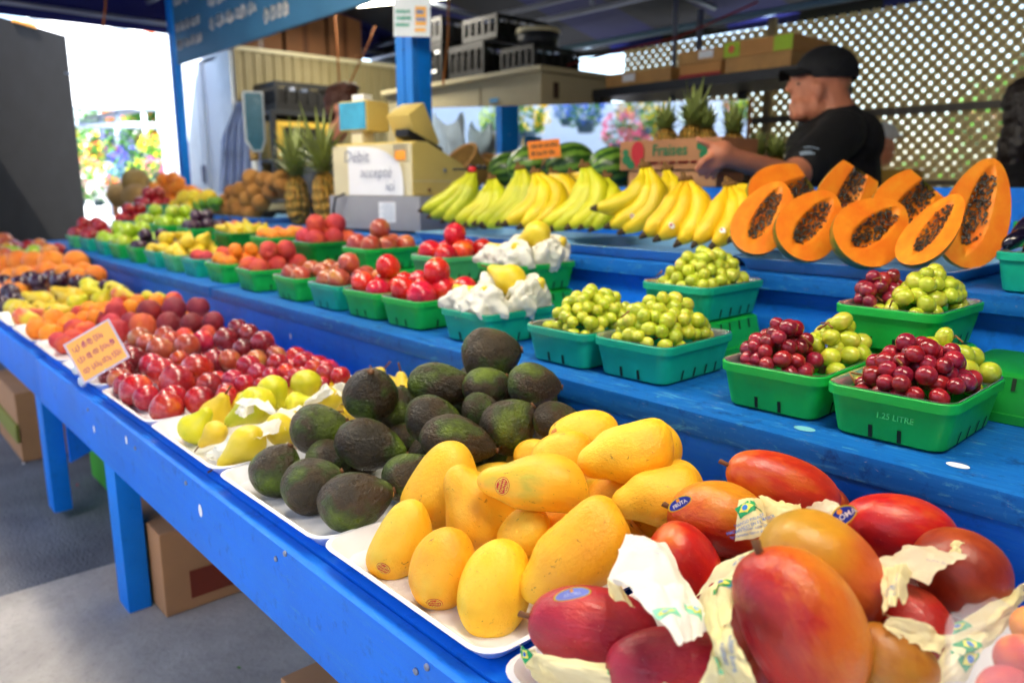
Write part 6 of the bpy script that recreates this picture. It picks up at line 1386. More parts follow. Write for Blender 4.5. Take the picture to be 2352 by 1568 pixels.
wcrate(-2.375, -2.01, 3.60, 1.566, .072, 'wooden slatted crate under the green ended carton', WOOD, None); wcrate(-2.385, -2.005, 3.60, 1.64, .077, 'cardboard crate with lime green ends on top of the stack', plain('tan_card', '#c28a4a', .7), LG)
g = G(); g.box((-2.66, 3.596, 1.568), (-2.40, 3.5985, 1.585)); o = g.build('red_edge', REDM, bpy.data.objects['fruit_crate.001'])
# red strap
t = thing('red_strap', 'red webbing strap slanting from the roof to the cabinet', 'strap', at_y(1400, 150, 3.6)); g = G(); pts = [at_y(1275, 268 / 1.7, 3.6), at_y(1420, 118, 3.6), at_y(1560, 85, 3.7), at_y(1640, 50, 3.7), at_y(1740, 5, 3.7)]; g.tube(pts, .011, 6, flat=.3); g.build('webbing', plain('strap_red', '#7d1712', .8), t)
# dark end panel
pr_ = at_d(152, 82, 6.2); plf = at_d(0, 30, 5.5); dd_ = (pr_ - plf); dd_.z = 0; dd_.normalize(); nn = V((-dd_.y, dd_.x, 0)); nn = nn if nn.dot(FW) > 0 else -nn
t = thing('end_panel', 'tall dark brown panel standing beyond the far end of the stall', 'panel', (pr_.x, pr_.y, 0)); M_ = frame(V((pr_.x, pr_.y, 0)), -dd_, nn, UP); g = G(); g.box((0, 0, 0), (1.9, .07, pr_.z), M_, bev=.006); g.build('panel', DARK, t); g = G(); g.box((.35, -.01, pr_.z - .012), (.6, .0, pr_.z + .01), M_, bev=.003); g.build('orange_tag', CARD_O, t)
# ------------------------------------------------------------------ lamp, ropes
lp = at_z(835, 2, 2.22); t = thing('fluorescent_lamp', 'lit fluorescent tube fixture under the canopy', 'lamp', lp); la = (RT * .93 - FW * .37).normalized(); lb = V((-la.y, la.x, 0)); M_ = frame(lp, la, lb, UP)
g = G(); g.box((-.30, -.16, .02), (.62, .16, .07), M_, bev=.005); g.build('housing', WHITE, t)
TUBE = NT('lit_tube'); TUBE.P(col=C('#ffffff'), em=C('#fff4dc'), es=5.0); TUBE = TUBE.m
for y in (-.10, -.0, .10): g = G(); g.tube([M_ @ V((-.27, y, .0)), M_ @ V((.6, y, .0))], .014, 10); g.build('tube', TUBE, t, True)
al = bpy.data.lights.new('tube_light', 'AREA'); al.shape = 'RECTANGLE'; al.size = .9; al.size_y = .3; al.energy = 4; al.color = (1, .93, .8); ao = bpy.data.objects.new('tube_light', al); COL.objects.link(ao); ao.location = lp - UP * .03
for k, (x, y, z) in enumerate(((.15, .55, 2.12), (-1.5, .75, 2.16), (-3.3, .85, 2.18))):
    lab = ('lit tube fixture over the mangoes, above the picture', 'lit tube fixture over the avocados, above the picture', 'lit tube fixture over the peaches, above the picture')[k]
    t = thing('fluorescent_lamp', lab, 'lamp', (x, y, z), 'tube lamps under the canopy'); M_ = Matrix.Translation((x, y, z))
    g = G(); g.box((-.62, -.13, .02), (.62, .13, .06), M_, bev=.005); g.build('housing', WHITE, t)
    for q in (-.07, .07): g = G(); g.tube([M_ @ V((-.58, q, 0)), M_ @ V((.58, q, 0))], .014, 10); g.build('tube', TUBE, t, True)
    al = bpy.data.lights.new('tube_light', 'AREA'); al.shape = 'RECTANGLE'; al.size = 1.15; al.size_y = .18; al.energy = 3.3; al.color = (1, .86, .66); ao = bpy.data.objects.new('tube_light', al); COL.objects.link(ao); ao.location = (x, y, z - .025)
def rope(pts, lab, r=.006, m=ROPE):
    t = thing('rope', lab, 'rope', pts[0], 'orange ropes hanging from the roof'); g = G(); g.tube(pts, r, 7); g.build('cord', m, t, True)
rope([at_d(243, -30, 4.6), at_d(242, 20, 4.6), at_d(236, 64, 4.6)], 'orange rope end hanging over the far end of the stall')
rope([at_d(232, 66, 4.65), at_d(234, 130, 4.65), at_d(215, 165, 4.65), at_d(190, 172, 4.65), at_d(150, 168, 4.65)], 'pale cord curving down behind the dark panel', .005, plain('pale_cord', '#aebfd0', .7))
rope([at_d(768, 20, 4.9), at_d(774, 110, 4.9), at_d(780, 200, 4.9)], 'orange rope in front of the brown cartons'); rope([at_d(862, 60, 4.8), at_d(835, 125, 4.8), at_d(797, 205, 4.8)], 'orange rope slanting down beside the black crates'); rope([at_d(1031, -30, 4.0), at_d(1029, 90, 4.0), at_d(1018, 195, 4.0)], 'orange rope to the side of the blue post')
# ------------------------------------------------------------------ lattice fence behind
t = thing('lattice_fence', 'beige diagonal lattice fence closing the back of the stall', 'fence', (-.5, 4.6, 0)); LY = 4.6; Lx0, Lx1, Lz0, Lz1 = -3.9, 3.6, .2, 1.97
def lath(g, x0, z0, x1, z1, y, w_=.031, th=.005):
    # clip to panel
    if abs(x1 - x0) < .002: return
    d = V((x1 - x0, z1 - z0)); L = d.length; d = d / L; n_ = V((-d.y, d.x)) * w_ / 2
    ps = [V((x0, z0)) + n_, V((x1, z1)) + n_, V((x1, z1)) - n_, V((x0, z0)) - n_]
    vs = [(p.x, y, p.y) for p in ps] + [(p.x, y + th, p.y) for p in ps]; g.add(vs, [(0, 1, 2, 3), (7, 6, 5, 4), (0, 4, 5, 1), (2, 6, 7, 3)])
for s_, y in ((1, LY), (-1, LY + .0055)):
    g = G(); H = Lz1 - Lz0; q = -H; st_ = .0655
    while q < (Lx1 - Lx0):
        a = max(0, q); b_ = min(Lx1 - Lx0, q + H)
        if s_ == 1: lath(g, Lx0 + a, Lz0 + (a - q), Lx0 + b_, Lz0 + (b_ - q), y)
        else: lath(g, Lx0 + a, Lz1 - (a - q), Lx0 + b_, Lz1 - (b_ - q), y)
        q += st_
    g.build('lattice', LATT, t)
for x in (-2.72, -.92, .9, 2.7): g = G(); g.box((x, LY - .035, 0), (x + .045, LY - .001, 2.02)); g.build('post', plain('lattice_post', '#b09a70', .7), t)
g = G(); g.box((Lx0, LY - .06, 1.385), (Lx1, LY - .036, 1.425)); g.build('rail', plain('grey_rail', '#6b665c', .6), t); g = G(); g.box((Lx0, LY - .03, 1.0), (Lx1, LY - .002, 1.03)); g.build('rail', plain('grey_rail', '#6b665c', .6), t)
g = G(); g.box((-.35, LY + .012, 1.42), (.05, LY + .02, 1.98)); g.build('backing_sheet', plain('pale_sheet', '#d8cfc4', .7), t)
# ------------------------------------------------------------------ things on the back shelf
def cbox(x0, x1, y0, y1, z0, z1, lab, mat=CARD, name='cardboard_box', grp=None, holes=True, open_=False):
    t = thing(name, lab, 'box', ((x0 + x1) / 2, (y0 + y1) / 2, z0), grp); g = G()
    if open_:
        g.box((x0, y0, z0), (x1, y0 + .006, z1)); g.box((x0, y1 - .006, z0), (x1, y1, z1)); g.box((x0, y0 + .0065, z0), (x0 + .006, y1 - .0065, z1)); g.box((x1 - .006, y0 + .0065, z0), (x1, y1 - .0065, z1)); g.box((x0 + .0065, y0 + .0065, z0), (x1 - .0065, y1 - .0065, z0 + .006))
    else: g.box((x0, y0, z0), (x1, y1, z1), bev=.004)
    g.build('box', mat, t)
    if z0 < .1 and not open_: ym = (y0 + y1) / 2; g = G(); g.box((x0 + .004, ym - .022, z1 - .001), (x1 - .004, ym + .022, z1 + .0008)); g.box((x1 + .0002, ym - .022, z1 - .06), (x1 + .001, ym + .022, z1 + .0008)); g.build('tape', plain('brown_tape', '#5c3416', .4), t)
    return t
a = at_y(1424, 385, 2.13).x; b_ = at_y(1655, 380, 2.13).x
cbox(a + .03, b_ - .02, 2.14, 2.30, .996, 1.05, 'flat cardboard box under the strawberry carton', CARD, grp='cardboard boxes')
t = cbox(a, b_, 2.13, 2.34, 1.0525, 1.15, 'cardboard carton printed Fraises with a red strawberry and green leaves', plain('carton_brown', '#a8744c', .75), 'fruit_carton', 'cardboard boxes', open_=True); Wd = b_ - a
Mf = Matrix.Translation((a, 2.1285, 1.0525)) @ Matrix.Rotation(PI / 2, 4, 'X'); BG = plain('carton_green', '#0d6b3c', .6); BR = plain('carton_red', '#b00f1e', .55)
lay('lettering', text2d('Fraises', .052, .0010), Mf @ Matrix.Translation((Wd * .52, .062, 0)), BG, t, .001); lay('lettering', scribble(2, Wd * .5, .014, .004, 12, 1), Mf @ Matrix.Translation((Wd * .56, .022, 0)), BR, t, .001)
g = G(); sh = []
for k in range(24): th = 2 * PI * k / 24; sh.append((.027 * math.cos(th) * (1 if math.sin(th) > -.2 else 1 - .55 * (-math.sin(th) - .2)), .036 * math.sin(th) + (.008 if math.sin(th) > 0 else 0) - (.006 if math.sin(th) < -.8 else 0)))
g.add([(0, 0, .003)] + [(u, v_, .003) for u, v_ in sh], [(0, k + 1, (k + 1) % 24 + 1) for k in range(24)], Mf @ Matrix.Translation((.080, .052, 0))); g.build('strawberry_picture', BR, t)
for grp_ in (((.030, .035, .020), (.050, .018, .018), (.026, .06, .014)), ((Wd * .82, .072, .018), (Wd * .87, .066, .018), (Wd * .85, .045, .018))):
    g = G()
    for (u, v_, rx) in grp_: vs, fs = disc(rx, rx * .8, 1, 14); g.add([(x, y, .0015 + .0002 * u) for x, y in vs], fs, Mf @ Matrix.Translation((u, v_, 0)))
    g.build('leaf_picture', BG, t)
for i, (px, py, y, h, cr_, lab) in enumerate(((1530, 330, 2.22, .12, .10, 'pineapple in the strawberry carton, end nearest the watermelons'), (1580, 325, 2.26, .13, .145, 'pineapple with the tallest crown in the strawberry carton'), (1620, 330, 2.30, .12, .09, 'pineapple in the strawberry carton by the hand'), (1685, 335, 2.34, .10, .11, 'pineapple with a pointed crown behind the hand'), (1738, 330, 2.46, .10, .09, 'small crowned pineapple nearest the man'), (1786, 335, 2.50, .10, .09, 'pineapple half hidden by the man'))):
    c = at_y(px, py, y); c.z = 1.075 if i < 4 else 1.0; pineapple(c, h, .095, lab, 30 + i, cr_, (UP + RT * R.uniform(-.12, .12)).normalized(), 'pineapples behind the bananas')
# straw baskets and bag near the till
def bask(c, r, h, ax, lab, sd):
    x = ax.orthogonal().normalized(); M_ = frame(c, x, ax.cross(x), ax); t = thing('straw_basket', lab, 'basket', M=M_, group='woven baskets by the till'); g = G(); rings = []
    for k in range(14):
        f = k / 13; rad = r * (.62 + .38 * f ** .7); rings.append([(math.cos(2 * PI * j / 48) * rad * (1 + .02 * (1 if (j + k) % 2 else -1)), math.sin(2 * PI * j / 48) * rad * (1 + .02 * (1 if (j + k) % 2 else -1)), h * f) for j in range(48)])
    rings += [[(p[0] * .95, p[1] * .95, p[2]) for p in rg] for rg in reversed(rings[1:])]; g.loft(rings, M=M_); g.build('weave', plain('straw', '#9c7c42', .7, var=.3, nsc=30, bump=.4), t)
    g = G(); g.tube([M_ @ V((r * math.cos(a), r * math.sin(a), h)) for a in [2 * PI * k / 30 for k in range(31)]], .008, 7); g.build('rim', plain('straw_rim', '#b88a4c', .6), t, True)
c = at_y(1095, 350, 2.35); bask(V((c.x, c.y, 1.02)), .10, .14, (UP * .6 - RT * .5 - FW * .4).normalized(), 'woven straw basket tipped on its side beside the till', 1)
c = at_y(1140, 345, 2.45); bask(V((c.x, c.y, 1.0)), .10, .12, (UP * .9 + RT * .2 - FW * .2).normalized(), 'second woven basket behind the tipped one', 2)
# carrier bags
c = at_y(1030, 330, 2.35); t = thing('carrier_bag', 'pale blue thin plastic carrier bags hanging beside the blue post', 'bag', c); rows = []
k_ = (c - CAM).dot(VIEW) / 3000 * K
for i in range(13):
    v = i / 12; row = []
    for j in range(32):
        th = 2 * PI * j / 32; w_ = (22 + 16 * math.sin(PI * min(1, v * .8))) * k_; f = 1 + .12 * math.sin(th * 5 + v * 7); top = 14 * k_ * math.cos(2 * th) * v ** 4
        row.append(c + RT * w_ * math.cos(th) * f + FW * w_ * .35 * math.sin(th) * f + UP * ((-45 + 100 * v) * k_ + top))
    rows.append(row)
g = G(); g.loft(rows, True, True, False); g.build('bag', plain('bag_film', '#cfe6f4', .35, var=.1, nsc=20), t, True)
# rack with microwave and crate by the kiosk wall
t = thing('black_shelving', 'black shelving with a microwave against the kiosk wall', 'shelving', (-5.5, 2.8, 0)); g = G()
for z in (1.16, 1.49, .7): g = G(); g.box((-5.70, 2.46, z), (-5.28, 3.22, z + .03), bev=.003); g.build('shelf', STEEL, t)
for y in (2.46, 3.18):
    for x in (-5.70, -5.32): g = G(); g.box((x + .002, y + .002, 0), (x + .038, y + .038, 1.489)); g.build('upright', STEEL, t)
g = G(); g.box((-5.705, 2.5, 1.19), (-5.70, 3.18, 1.49)); g.build('back', BLACKP, t)
t = thing('microwave_oven', 'cream microwave oven with a dark window on the black shelving', 'microwave', (-5.5, 2.72, 1.19)); g = G(); g.box((-5.68, 2.50, 1.191), (-5.30, 2.98, 1.45), bev=.008); autosmooth(g.build('casing', plain('yellowed_plastic', '#d8b240', .4, var=.04), t)); g = G(); g.box((-5.2985, 2.56, 1.23), (-5.294, 2.86, 1.41), bev=.002); g.build('door_window', BLACKP, t)
o, M_ = crate((-5.5, 2.78, 1.522), .36, .52, .20, 'black crate full of odds and ends on top of the shelving', ribs=6)
for (dx, dy, r, h, m_, lab) in ((.05, -.08, .035, .16, METAL, 'steel canister standing in the black crate'), (.02, .05, .05, .13, plain('grey_blue_bag', '#4a566c', .6), 'grey blue bottle in the black crate'), (.0, .15, .03, .10, plain('brown_thing', '#6b5c48', .6), 'brown jar in the black crate')):
    t = thing('canister', lab, 'canister', (-5.5 + dx, 2.78 + dy, 1.535)); g = G(); g.tube([(-5.5 + dx, 2.78 + dy, 1.534), (-5.5 + dx, 2.78 + dy, 1.54 + h), (-5.5 + dx, 2.78 + dy, 1.57 + h)], [r, r, r * .6], 16); g.build('body', m_, t, True)
# ------------------------------------------------------------------ boxes under the stall
t = cbox(-2.14, -1.77, .49, .98, .002, .212, 'cardboard fruit box with a hand hole behind the near leg', CARD, grp='boxes under the stall'); g = G(); vs, fs = disc(.035, .012, 1, 16); g.add([(-1.95 + u * .3 + .12, .56 + v_ * 2.5, .2125) for u, v_ in vs], fs); g.build('hand_hole', plain('hole_dark', '#0c0806', .9), t)
g = G(); g.box((-1.7695, .55, .03), (-1.768, .93, .10)); g.build('print_band', plain('box_print', '#7d2f18', .7), t)
cbox(-1.10, -.62, .47, .95, .002, .205, 'cardboard box lying on the concrete at the lower edge of the picture', CARD, grp='boxes under the stall')
t = cbox(-3.78, -3.30, .46, .98, -.028, .24, 'worn cardboard box at the far left under the stall', CARD, grp='boxes under the stall'); g = G(); g.box((-3.79, .45, .05), (-3.295, .4595, .12)); g.build('print_band', plain('olive_print', '#8a8a30', .7), t)
t = cbox(-2.98, -2.52, .62, 1.05, -.028, .33, 'green printed carton between the two stall legs', plain('carton_lime', '#3fa022', .6, var=.25, nsc=4), grp='boxes under the stall')
g = G(); vs, fs = disc(.09, .06, 2, 24); g.add([(-2.5175, .80 + u, .16 + v_) for u, v_ in vs], fs); g.build('oval_print', plain('oval_pale', '#c9b8a8', .6), t); v, f = text2d('ST', .07, .003); g = G(); g.add([(-2.5155, .80 + u, .16 + v_) for u, v_ in v], f); g.build('lettering', REDM, t)
t = thing('white_sack', 'white plastic sack slumped on the worn cardboard box', 'sack', (-3.5, .75, .24)); g = G(); me_ = rev('sack_mesh', ellp(.42, .3), lump=.14, seed=60); me_.materials.append(WHITE); link('sack', me_, t, frame(V((-3.52, .72, .36)), RT, FW, UP, (.42, .42, .26)))

# litter on the ground
rr = random.Random(91); g = G(); cols = ['#c8484a', '#d8b040', '#5a8a3a', '#e8e4dc', '#5a3a24']; 
for k in range(70):
    x = rr.uniform(-5, -.6); y = rr.uniform(-.9, .95); z0_ = .0012 if x > -2.15 else -.0288; s_ = rr.uniform(.003, .011); a = rr.uniform(0, 6); pts = []
    for q in range(6): th = a + q * PI / 3; r_ = s_ * rr.uniform(.5, 1.1); pts.append((x + math.cos(th) * r_, y + math.sin(th) * r_ * .7, z0_ + rr.uniform(0, .003)))
    g.add(pts, [tuple(range(6))], None, rr.randrange(5))
tag(g.build('litter', [plain('scrap' + c_[1:], c_, .8) for c_ in cols]), kind='stuff')
# ------------------------------------------------------------------ people
def body(name, caps, ells, mat, par=None, voxel=.009, smooth=4, label=None, cat=None):
    g = G(name)
    for c in caps: g.capsule(*c)
    for e in ells: g.ell(*e)
    me0 = g.mesh(mat, True); ob = bpy.data.objects.new('tmp', me0); COL.objects.link(ob)
    m = ob.modifiers.new('r', 'REMESH'); m.mode = 'VOXEL'; m.voxel_size = voxel; m.use_smooth_shade = True
    s_ = ob.modifiers.new('s', 'SMOOTH'); s_.factor = .5; s_.iterations = smooth
    dg = bpy.context.evaluated_depsgraph_get(); dg.update(); me = bpy.data.meshes.new_from_object(ob.evaluated_get(dg)); me.name = name
    bpy.data.objects.remove(ob); me.materials.clear(); me.materials.append(mat); me.polygons.foreach_set('use_smooth', [True] * len(me.polygons))
    o = link(name, me, par)
    if label: tag(o, label, cat)
    return o
def E3(x, y, z): return rotm(x.normalized(), y.normalized(), z.normalized())
D0 = 2.9
def Q(px, py, dz=0): return at_d(px, py, D0 + dz)
U_ = K * D0 / 3000      # metres per photo pixel at the man's distance
ax = E3(RT, FW, UP)
caps = [ # neck, torso, arms
 (Q(1905, 225, .0), Q(1925, 300, .0), .070, .085), (Q(1918, 330, .02), Q(1915, 470, .02), .135, .155), (Q(1915, 470, .02), Q(1910, 620, .02), .155, .15),
 (Q(1925, 305, -.16), Q(1915, 305, .18), .075, .075),
 (Q(1925, 312, -.19), Q(1818, 408, -.42), .064, .050), (Q(1818, 408, -.42), Q(1690, 366, -.60), .046, .030),
 (Q(1915, 312, .20), Q(1830, 420, .20), .064, .050), (Q(1830, 420, .20), Q(1725, 405, .02), .045, .030),
 (Q(1912, 620, -.08), Q(1912, 800, -.10), .09, .06), (Q(1912, 620, .10), Q(1912, 800, .12), .09, .06)]
for s_ in (-.10, .12):
    k_ = Q(1912, 800, s_); ft = V((k_.x, k_.y, .06)); caps += [(k_, ft, .06, .042), (ft, ft - RT * .16 - UP * .02, .042, .032)]
# near hand reaching out: palm, thumb up, four curled fingers
w0 = Q(1690, 366, -.60); pm = Q(1652, 352, -.63)
caps += [(w0, pm, .030, .036), (Q(1660, 345, -.63), Q(1645, 372, -.62), .030, .028)]
fing = [((1636, 356), (1612, 372), (1600, 392)), ((1640, 364), (1618, 384), (1608, 402)), ((1646, 372), (1628, 392), (1622, 408)), ((1654, 380), (1640, 396), (1638, 410))]
for i, (a, b_, c_) in enumerate(fing):
    dz = -.65 + .02 * i; caps += [(Q(*a, dz), Q(*b_, dz - .01), .0125, .011), (Q(*b_, dz - .01), Q(*c_, dz + .005), .011, .009)]
caps += [(Q(1650, 340, -.64), Q(1622, 328, -.65), .014, .012), (Q(1622, 328, -.65), Q(1602, 320, -.65), .012, .009)]
# far hand
w1 = Q(1725, 405, .02); caps += [(w1, Q(1695, 400, .0), .030, .032)]
for i in range(4): caps += [(Q(1690, 394 + i * 4, -.0 + i * .012), Q(1668, 398 + i * 5, -.0 + i * .012), .011, .010), (Q(1668, 398 + i * 5, i * .012), Q(1655, 408 + i * 4, i * .012), .010, .008)]
caps += [(Q(1700, 390, .02), Q(1680, 382, .02), .012, .009)]
ells = [ (Q(1893, 178), (.105, .078, .100), ax), (Q(1862, 205), (.075, .064, .085), ax), (Q(1843, 247), (.052, .052, .042), ax), (Q(1868, 250), (.072, .062, .055), ax), (Q(1830, 262), (.026, .03, .02), ax),
 (Q(1819, 199), (.022, .013, .026), ax), (Q(1811, 206), (.015, .014, .012), ax), (Q(1828, 176), (.02, .045, .012), ax), (Q(1823, 226), (.012, .022, .007), ax), (Q(1824, 235), (.012, .02, .007), ax), (Q(1838, 262), (.04, .05, .03), ax),
 (Q(1882, 208, -.075), (.022, .010, .036), ax), (Q(1882, 208, .075), (.022, .010, .036), ax), (Q(1850, 440, .02), (.11, .14, .14), ax), (Q(1925, 252, 0), (.06, .075, .06), ax)]
man = body('person', caps, ells, SKIN, None, .0075, 3, 'man in a black cap and black t-shirt seen from the side, reaching over a carton', 'person')
WM[man.name] = Matrix.Identity(4)
sc_ = [(Q(1930, 290, 0), Q(1925, 315, 0), .092, .12), (Q(1920, 330, .02), Q(1917, 470, .02), .150, .170), (Q(1917, 470, .02), Q(1912, 590, .02), .170, .168), (Q(1930, 308, -.17), Q(1918, 308, .19), .088, .088),
 (Q(1930, 312, -.19), Q(1850, 384, -.36), .084, .078), (Q(1918, 312, .20), Q(1862, 390, .20), .084, .078)]
sh_ = body('t_shirt', sc_, [(Q(1850, 440, .02), (.128, .155, .155), ax), (Q(1870, 340, .0), (.10, .15, .10), ax), (Q(1962, 330, .0), (.09, .17, .12), ax)], CLOTHK, man, .009, 5)
body('trousers', [(Q(1912, 600, -.08), Q(1912, 800, -.10), .112, .08), (Q(1912, 600, .10), Q(1912, 800, .12), .112, .08)] + [(Q(1912, 800, s_), V((Q(1912, 800, s_).x, Q(1912, 800, s_).y, .08)), .08, .065) for s_ in (-.10, .12)], [], plain('dark_denim', '#141a26', .85), man, .012, 3)
g = G('cap'); nu, nv = 32, 12; cc = Q(1899, 168); rings = []
for i in range(nv + 1):
    th = PI / 2 * 1.16 * i / nv; rr_ = math.sin(max(th, .02)); back = 1 + .08 * (th > 1)
    rings.append([cc + RT * (.118 * rr_ * math.cos(2 * PI * j / nu)) + FW * (.092 * rr_ * math.sin(2 * PI * j / nu)) + UP * (.100 * math.cos(th)) for j in range(nu)])
g.loft(rings, True, True, False); cp_ = g.build('cap', CAPK, man, True)
g = G(); rows = []
for i in range(7):
    u = i / 6; rows.append([cc + RT * (-.088 - .088 * u * (1 - .25 * abs(v) ** 2)) + FW * (.078 * v * (1 - .12 * u)) + UP * (.012 - .028 * abs(v) ** 2 - .004 * u + .010 * (1 - u)) for v in [q / 6 - 1 for q in range(13)]])
g.loft(rows, False, False, False); g.loft([[p - UP * .005 for p in r] for r in rows], False, False, False); g.build('brim', CAPK, cp_, True)
g = G(); g.ell(Q(1834, 193, -.062), (.006, .004, .005), ax); g.build('eye', INKB, man, True); g = G(); g.ell(Q(1834, 193, .062), (.006, .004, .005), ax); g.build('eye', INKB, man, True)
# pale print on the sleeve
for (px, py, w_, h, sd, a_) in ((1853, 352, 24, 9, 3, -5), (1862, 340, 26, 4, 5, -20)):
    v, f = scribble(2, w_ * U_, h * U_, .004, sd, 2 if h > 6 else 1); decal(sh_, px, py, a_, 'sleeve_print', [('sleeve_print', v, f, plain('print_pale_blue', '#a8c0d8', .7), .003)])
def simple(hd, hc, label, hairm, shirtm, faceDir, skin=SKINP, cap_=None, bend=0.0, long_=False):
    """hd: head centre; a standing figure facing faceDir"""
    f = faceDir.normalized(); s_ = UP.cross(f).normalized(); A = E3(f, s_, UP); nk = hd - UP * .10 - f * .02 - f * bend * .1; sh = hd - UP * .27 - f * (.03 + bend * .25); hp = V((sh.x, sh.y, 0)) - f * bend * .3 + UP * min(.88, sh.z - .45)
    if hp.z < .3: hp.z = .3
    cps = [(hd - UP * .06, nk - UP * .04, .052, .055), (sh - UP * .05, hp + UP * .1, .125, .12)]
    for q in (-1, 1):
        sp_ = sh + s_ * q * .15; el = sp_ - UP * .26 + f * .06; wr = el + f * .20 - UP * .03; cps += [(sp_, el, .048, .038), (el, wr, .036, .026), (wr, wr + f * .07, .028, .026)]
        for k in range(4): cps += [(wr + f * .08 + s_ * (k - 1.5) * .018, wr + f * .14 + s_ * (k - 1.5) * .018 - UP * .02, .009, .008)]
        cps += [(wr + f * .05 + s_ * q * -.03, wr + f * .10 - s_ * q * .045, .010, .008)]
        hpq = hp + s_ * q * .09; kn = V((hpq.x, hpq.y, hpq.z * .52)) + f * .05 * (hp.z < .6); ft = V((hpq.x, hpq.y, .05)); cps += [(hpq, kn, .08, .055), (kn, ft, .055, .04), (ft, ft + f * .15 - UP * .015, .04, .03)]
    els = [(hd + UP * .02 - f * .01, (.095, .075, .10), A), (hd + f * .035 - UP * .04, (.058, .055, .075), A), (hd + f * .05 - UP * .095, (.03, .032, .022), A), (hd + f * .098 - UP * .02, (.015, .012, .022), A), (hd - UP * .01 + s_ * .076, (.018, .009, .032), A), (hd - UP * .01 - s_ * .076, (.018, .009, .032), A), (hd + f * .088 - UP * .065, (.01, .02, .006), A)]
    o = body('person', cps, els, skin, None, .011, 3, label, 'person')
    sc2 = [(sh - UP * .02, hp, .150, .145), (sh + s_ * .13, sh - s_ * .13, .075, .075)] + [(sh + s_ * q * .15, sh + s_ * q * .17 - UP * .2 + f * .03, .066, .058) for q in (-1, 1)]
    body('shirt', sc2, [], shirtm, o, .013, 4)
    body('trousers', [(hp + s_ * q * .09, V((hp.x, hp.y, hp.z * .5)) + s_ * q * .09, .105, .08) for q in (-1, 1)] + [(V((hp.x, hp.y, hp.z * .5)) + s_ * q * .09, V((hp.x, hp.y, .08)) + s_ * q * .09, .08, .06) for q in (-1, 1)], [], plain('dark_denim', '#141a26', .85), o, .014, 3)
    for q in (-1, 1): g = G(); g.ell(hd + f * .082 + s_ * q * .03 + UP * .005, (.006, .007, .005), A); g.build('eye', INKB, o, True)
    if cap_: body('cap', [], [(hd + UP * .055, (.105, .085, .065), A), (hd + UP * .04 + f * .12, (.06, .06, .012), A)], cap_, o, .009, 2)
    else:
        hh = [(hd + UP * .045 - f * .02, (.107, .088, .092), A), (hd - f * .055 + UP * .0, (.06, .082, .09), A), (hd + UP * .105 + f * .03, (.06, .06, .03), A)]
        if long_: hh += [(hd - f * .06 - UP * .12, (.06, .09, .16), A), (hd - UP * .03 + s_ * .07, (.06, .03, .12), A), (hd - UP * .03 - s_ * .07, (.06, .03, .12), A)]
        h_ = body('hair', [], hh, hairm, o, .009, 1)
        for v in h_.data.vertices: v.co += V(v.normal) * .010 * noise.noise(v.co * 45)
    return o
hd = at_d(793, 248, 4.3)
simple(hd, None, 'person with short brown hair bending down behind the cash register', HAIR, plain('grey_shirt', '#4a4f58', .8), (RT * .75 - FW * .35 - UP * 0), bend=.5)
hd = at_d(2392, 262, 2.7)
simple(hd, None, 'dark haired person in black at the frame edge beyond the papayas', HAIRD, CLOTHK, (RT * .6 - FW * .5), long_=True)
hd = at_d(2018, 330, 4.35)
simple(hd, None, 'person in a pink top and white cap crouching near the lattice fence', HAIR, plain('pink_cotton', '#c8344c', .8), (RT * .8 + FW * .1), cap_=plain('white_cap_cloth', '#e6ecf2', .8), bend=.2)
t = thing('fruit_crate', 'yellowish wooden crate beside the crouching person', 'crate', at_d(2022, 395, 4.0), 'fruit crates on the floor'); c = at_d(2025, 395, 3.95); c.z = .75; g = G(); g.box((c.x - .16, c.y - .12, .72), (c.x + .16, c.y + .12, 1.08), bev=.006); g.build('box', plain('old_wood', '#a8842c', .7, var=.2), t); g = G(); g.box((c.x - .2, c.y - .16, 0), (c.x + .2, c.y + .16, .715), bev=.006); g.build('pallet_base', CARD_D, t)
# ------------------------------------------------------------------ flowers and tents in the sun
def leafball(g, c, r, n, sz, rr, flat=1.0, mi=0, shell=.55):
    for _ in range(n):
        d = V((rr.gauss(0, 1), rr.gauss(0, 1), rr.gauss(0, 1) * flat)).normalized() * r * (shell + (1 - shell) * rr.random()) * (1 + .25 * noise.noise(V((_ * .3, c[0], c[1])))); p = V(c) + d
        a = V((rr.uniform(-1, 1), rr.uniform(-1, 1), rr.uniform(-1, 1))).normalized(); b_ = a.orthogonal().normalized() * sz * rr.uniform(.3, .6); a = a * sz * rr.uniform(.7, 1.2); k = a.cross(b_).normalized() * sz * .15
        g.add([p - a, p + b_ + k, p + a, p - b_ + k], [(0, 1, 2, 3)])
FLC = {'yellow': '#f2c80c', 'pink': '#e05a80', 'blue': '#3f6ad8', 'violet': '#4a3cb0', 'red': '#d8301c', 'white': '#f0f0f0', 'purple': '#2c2468', 'orange': '#f08a1c', 'lime': '#b8cc1c', 'magenta': '#e0309c'}
def fmatc(c): return plain('petal_' + c, FLC[c], .6, var=.2)
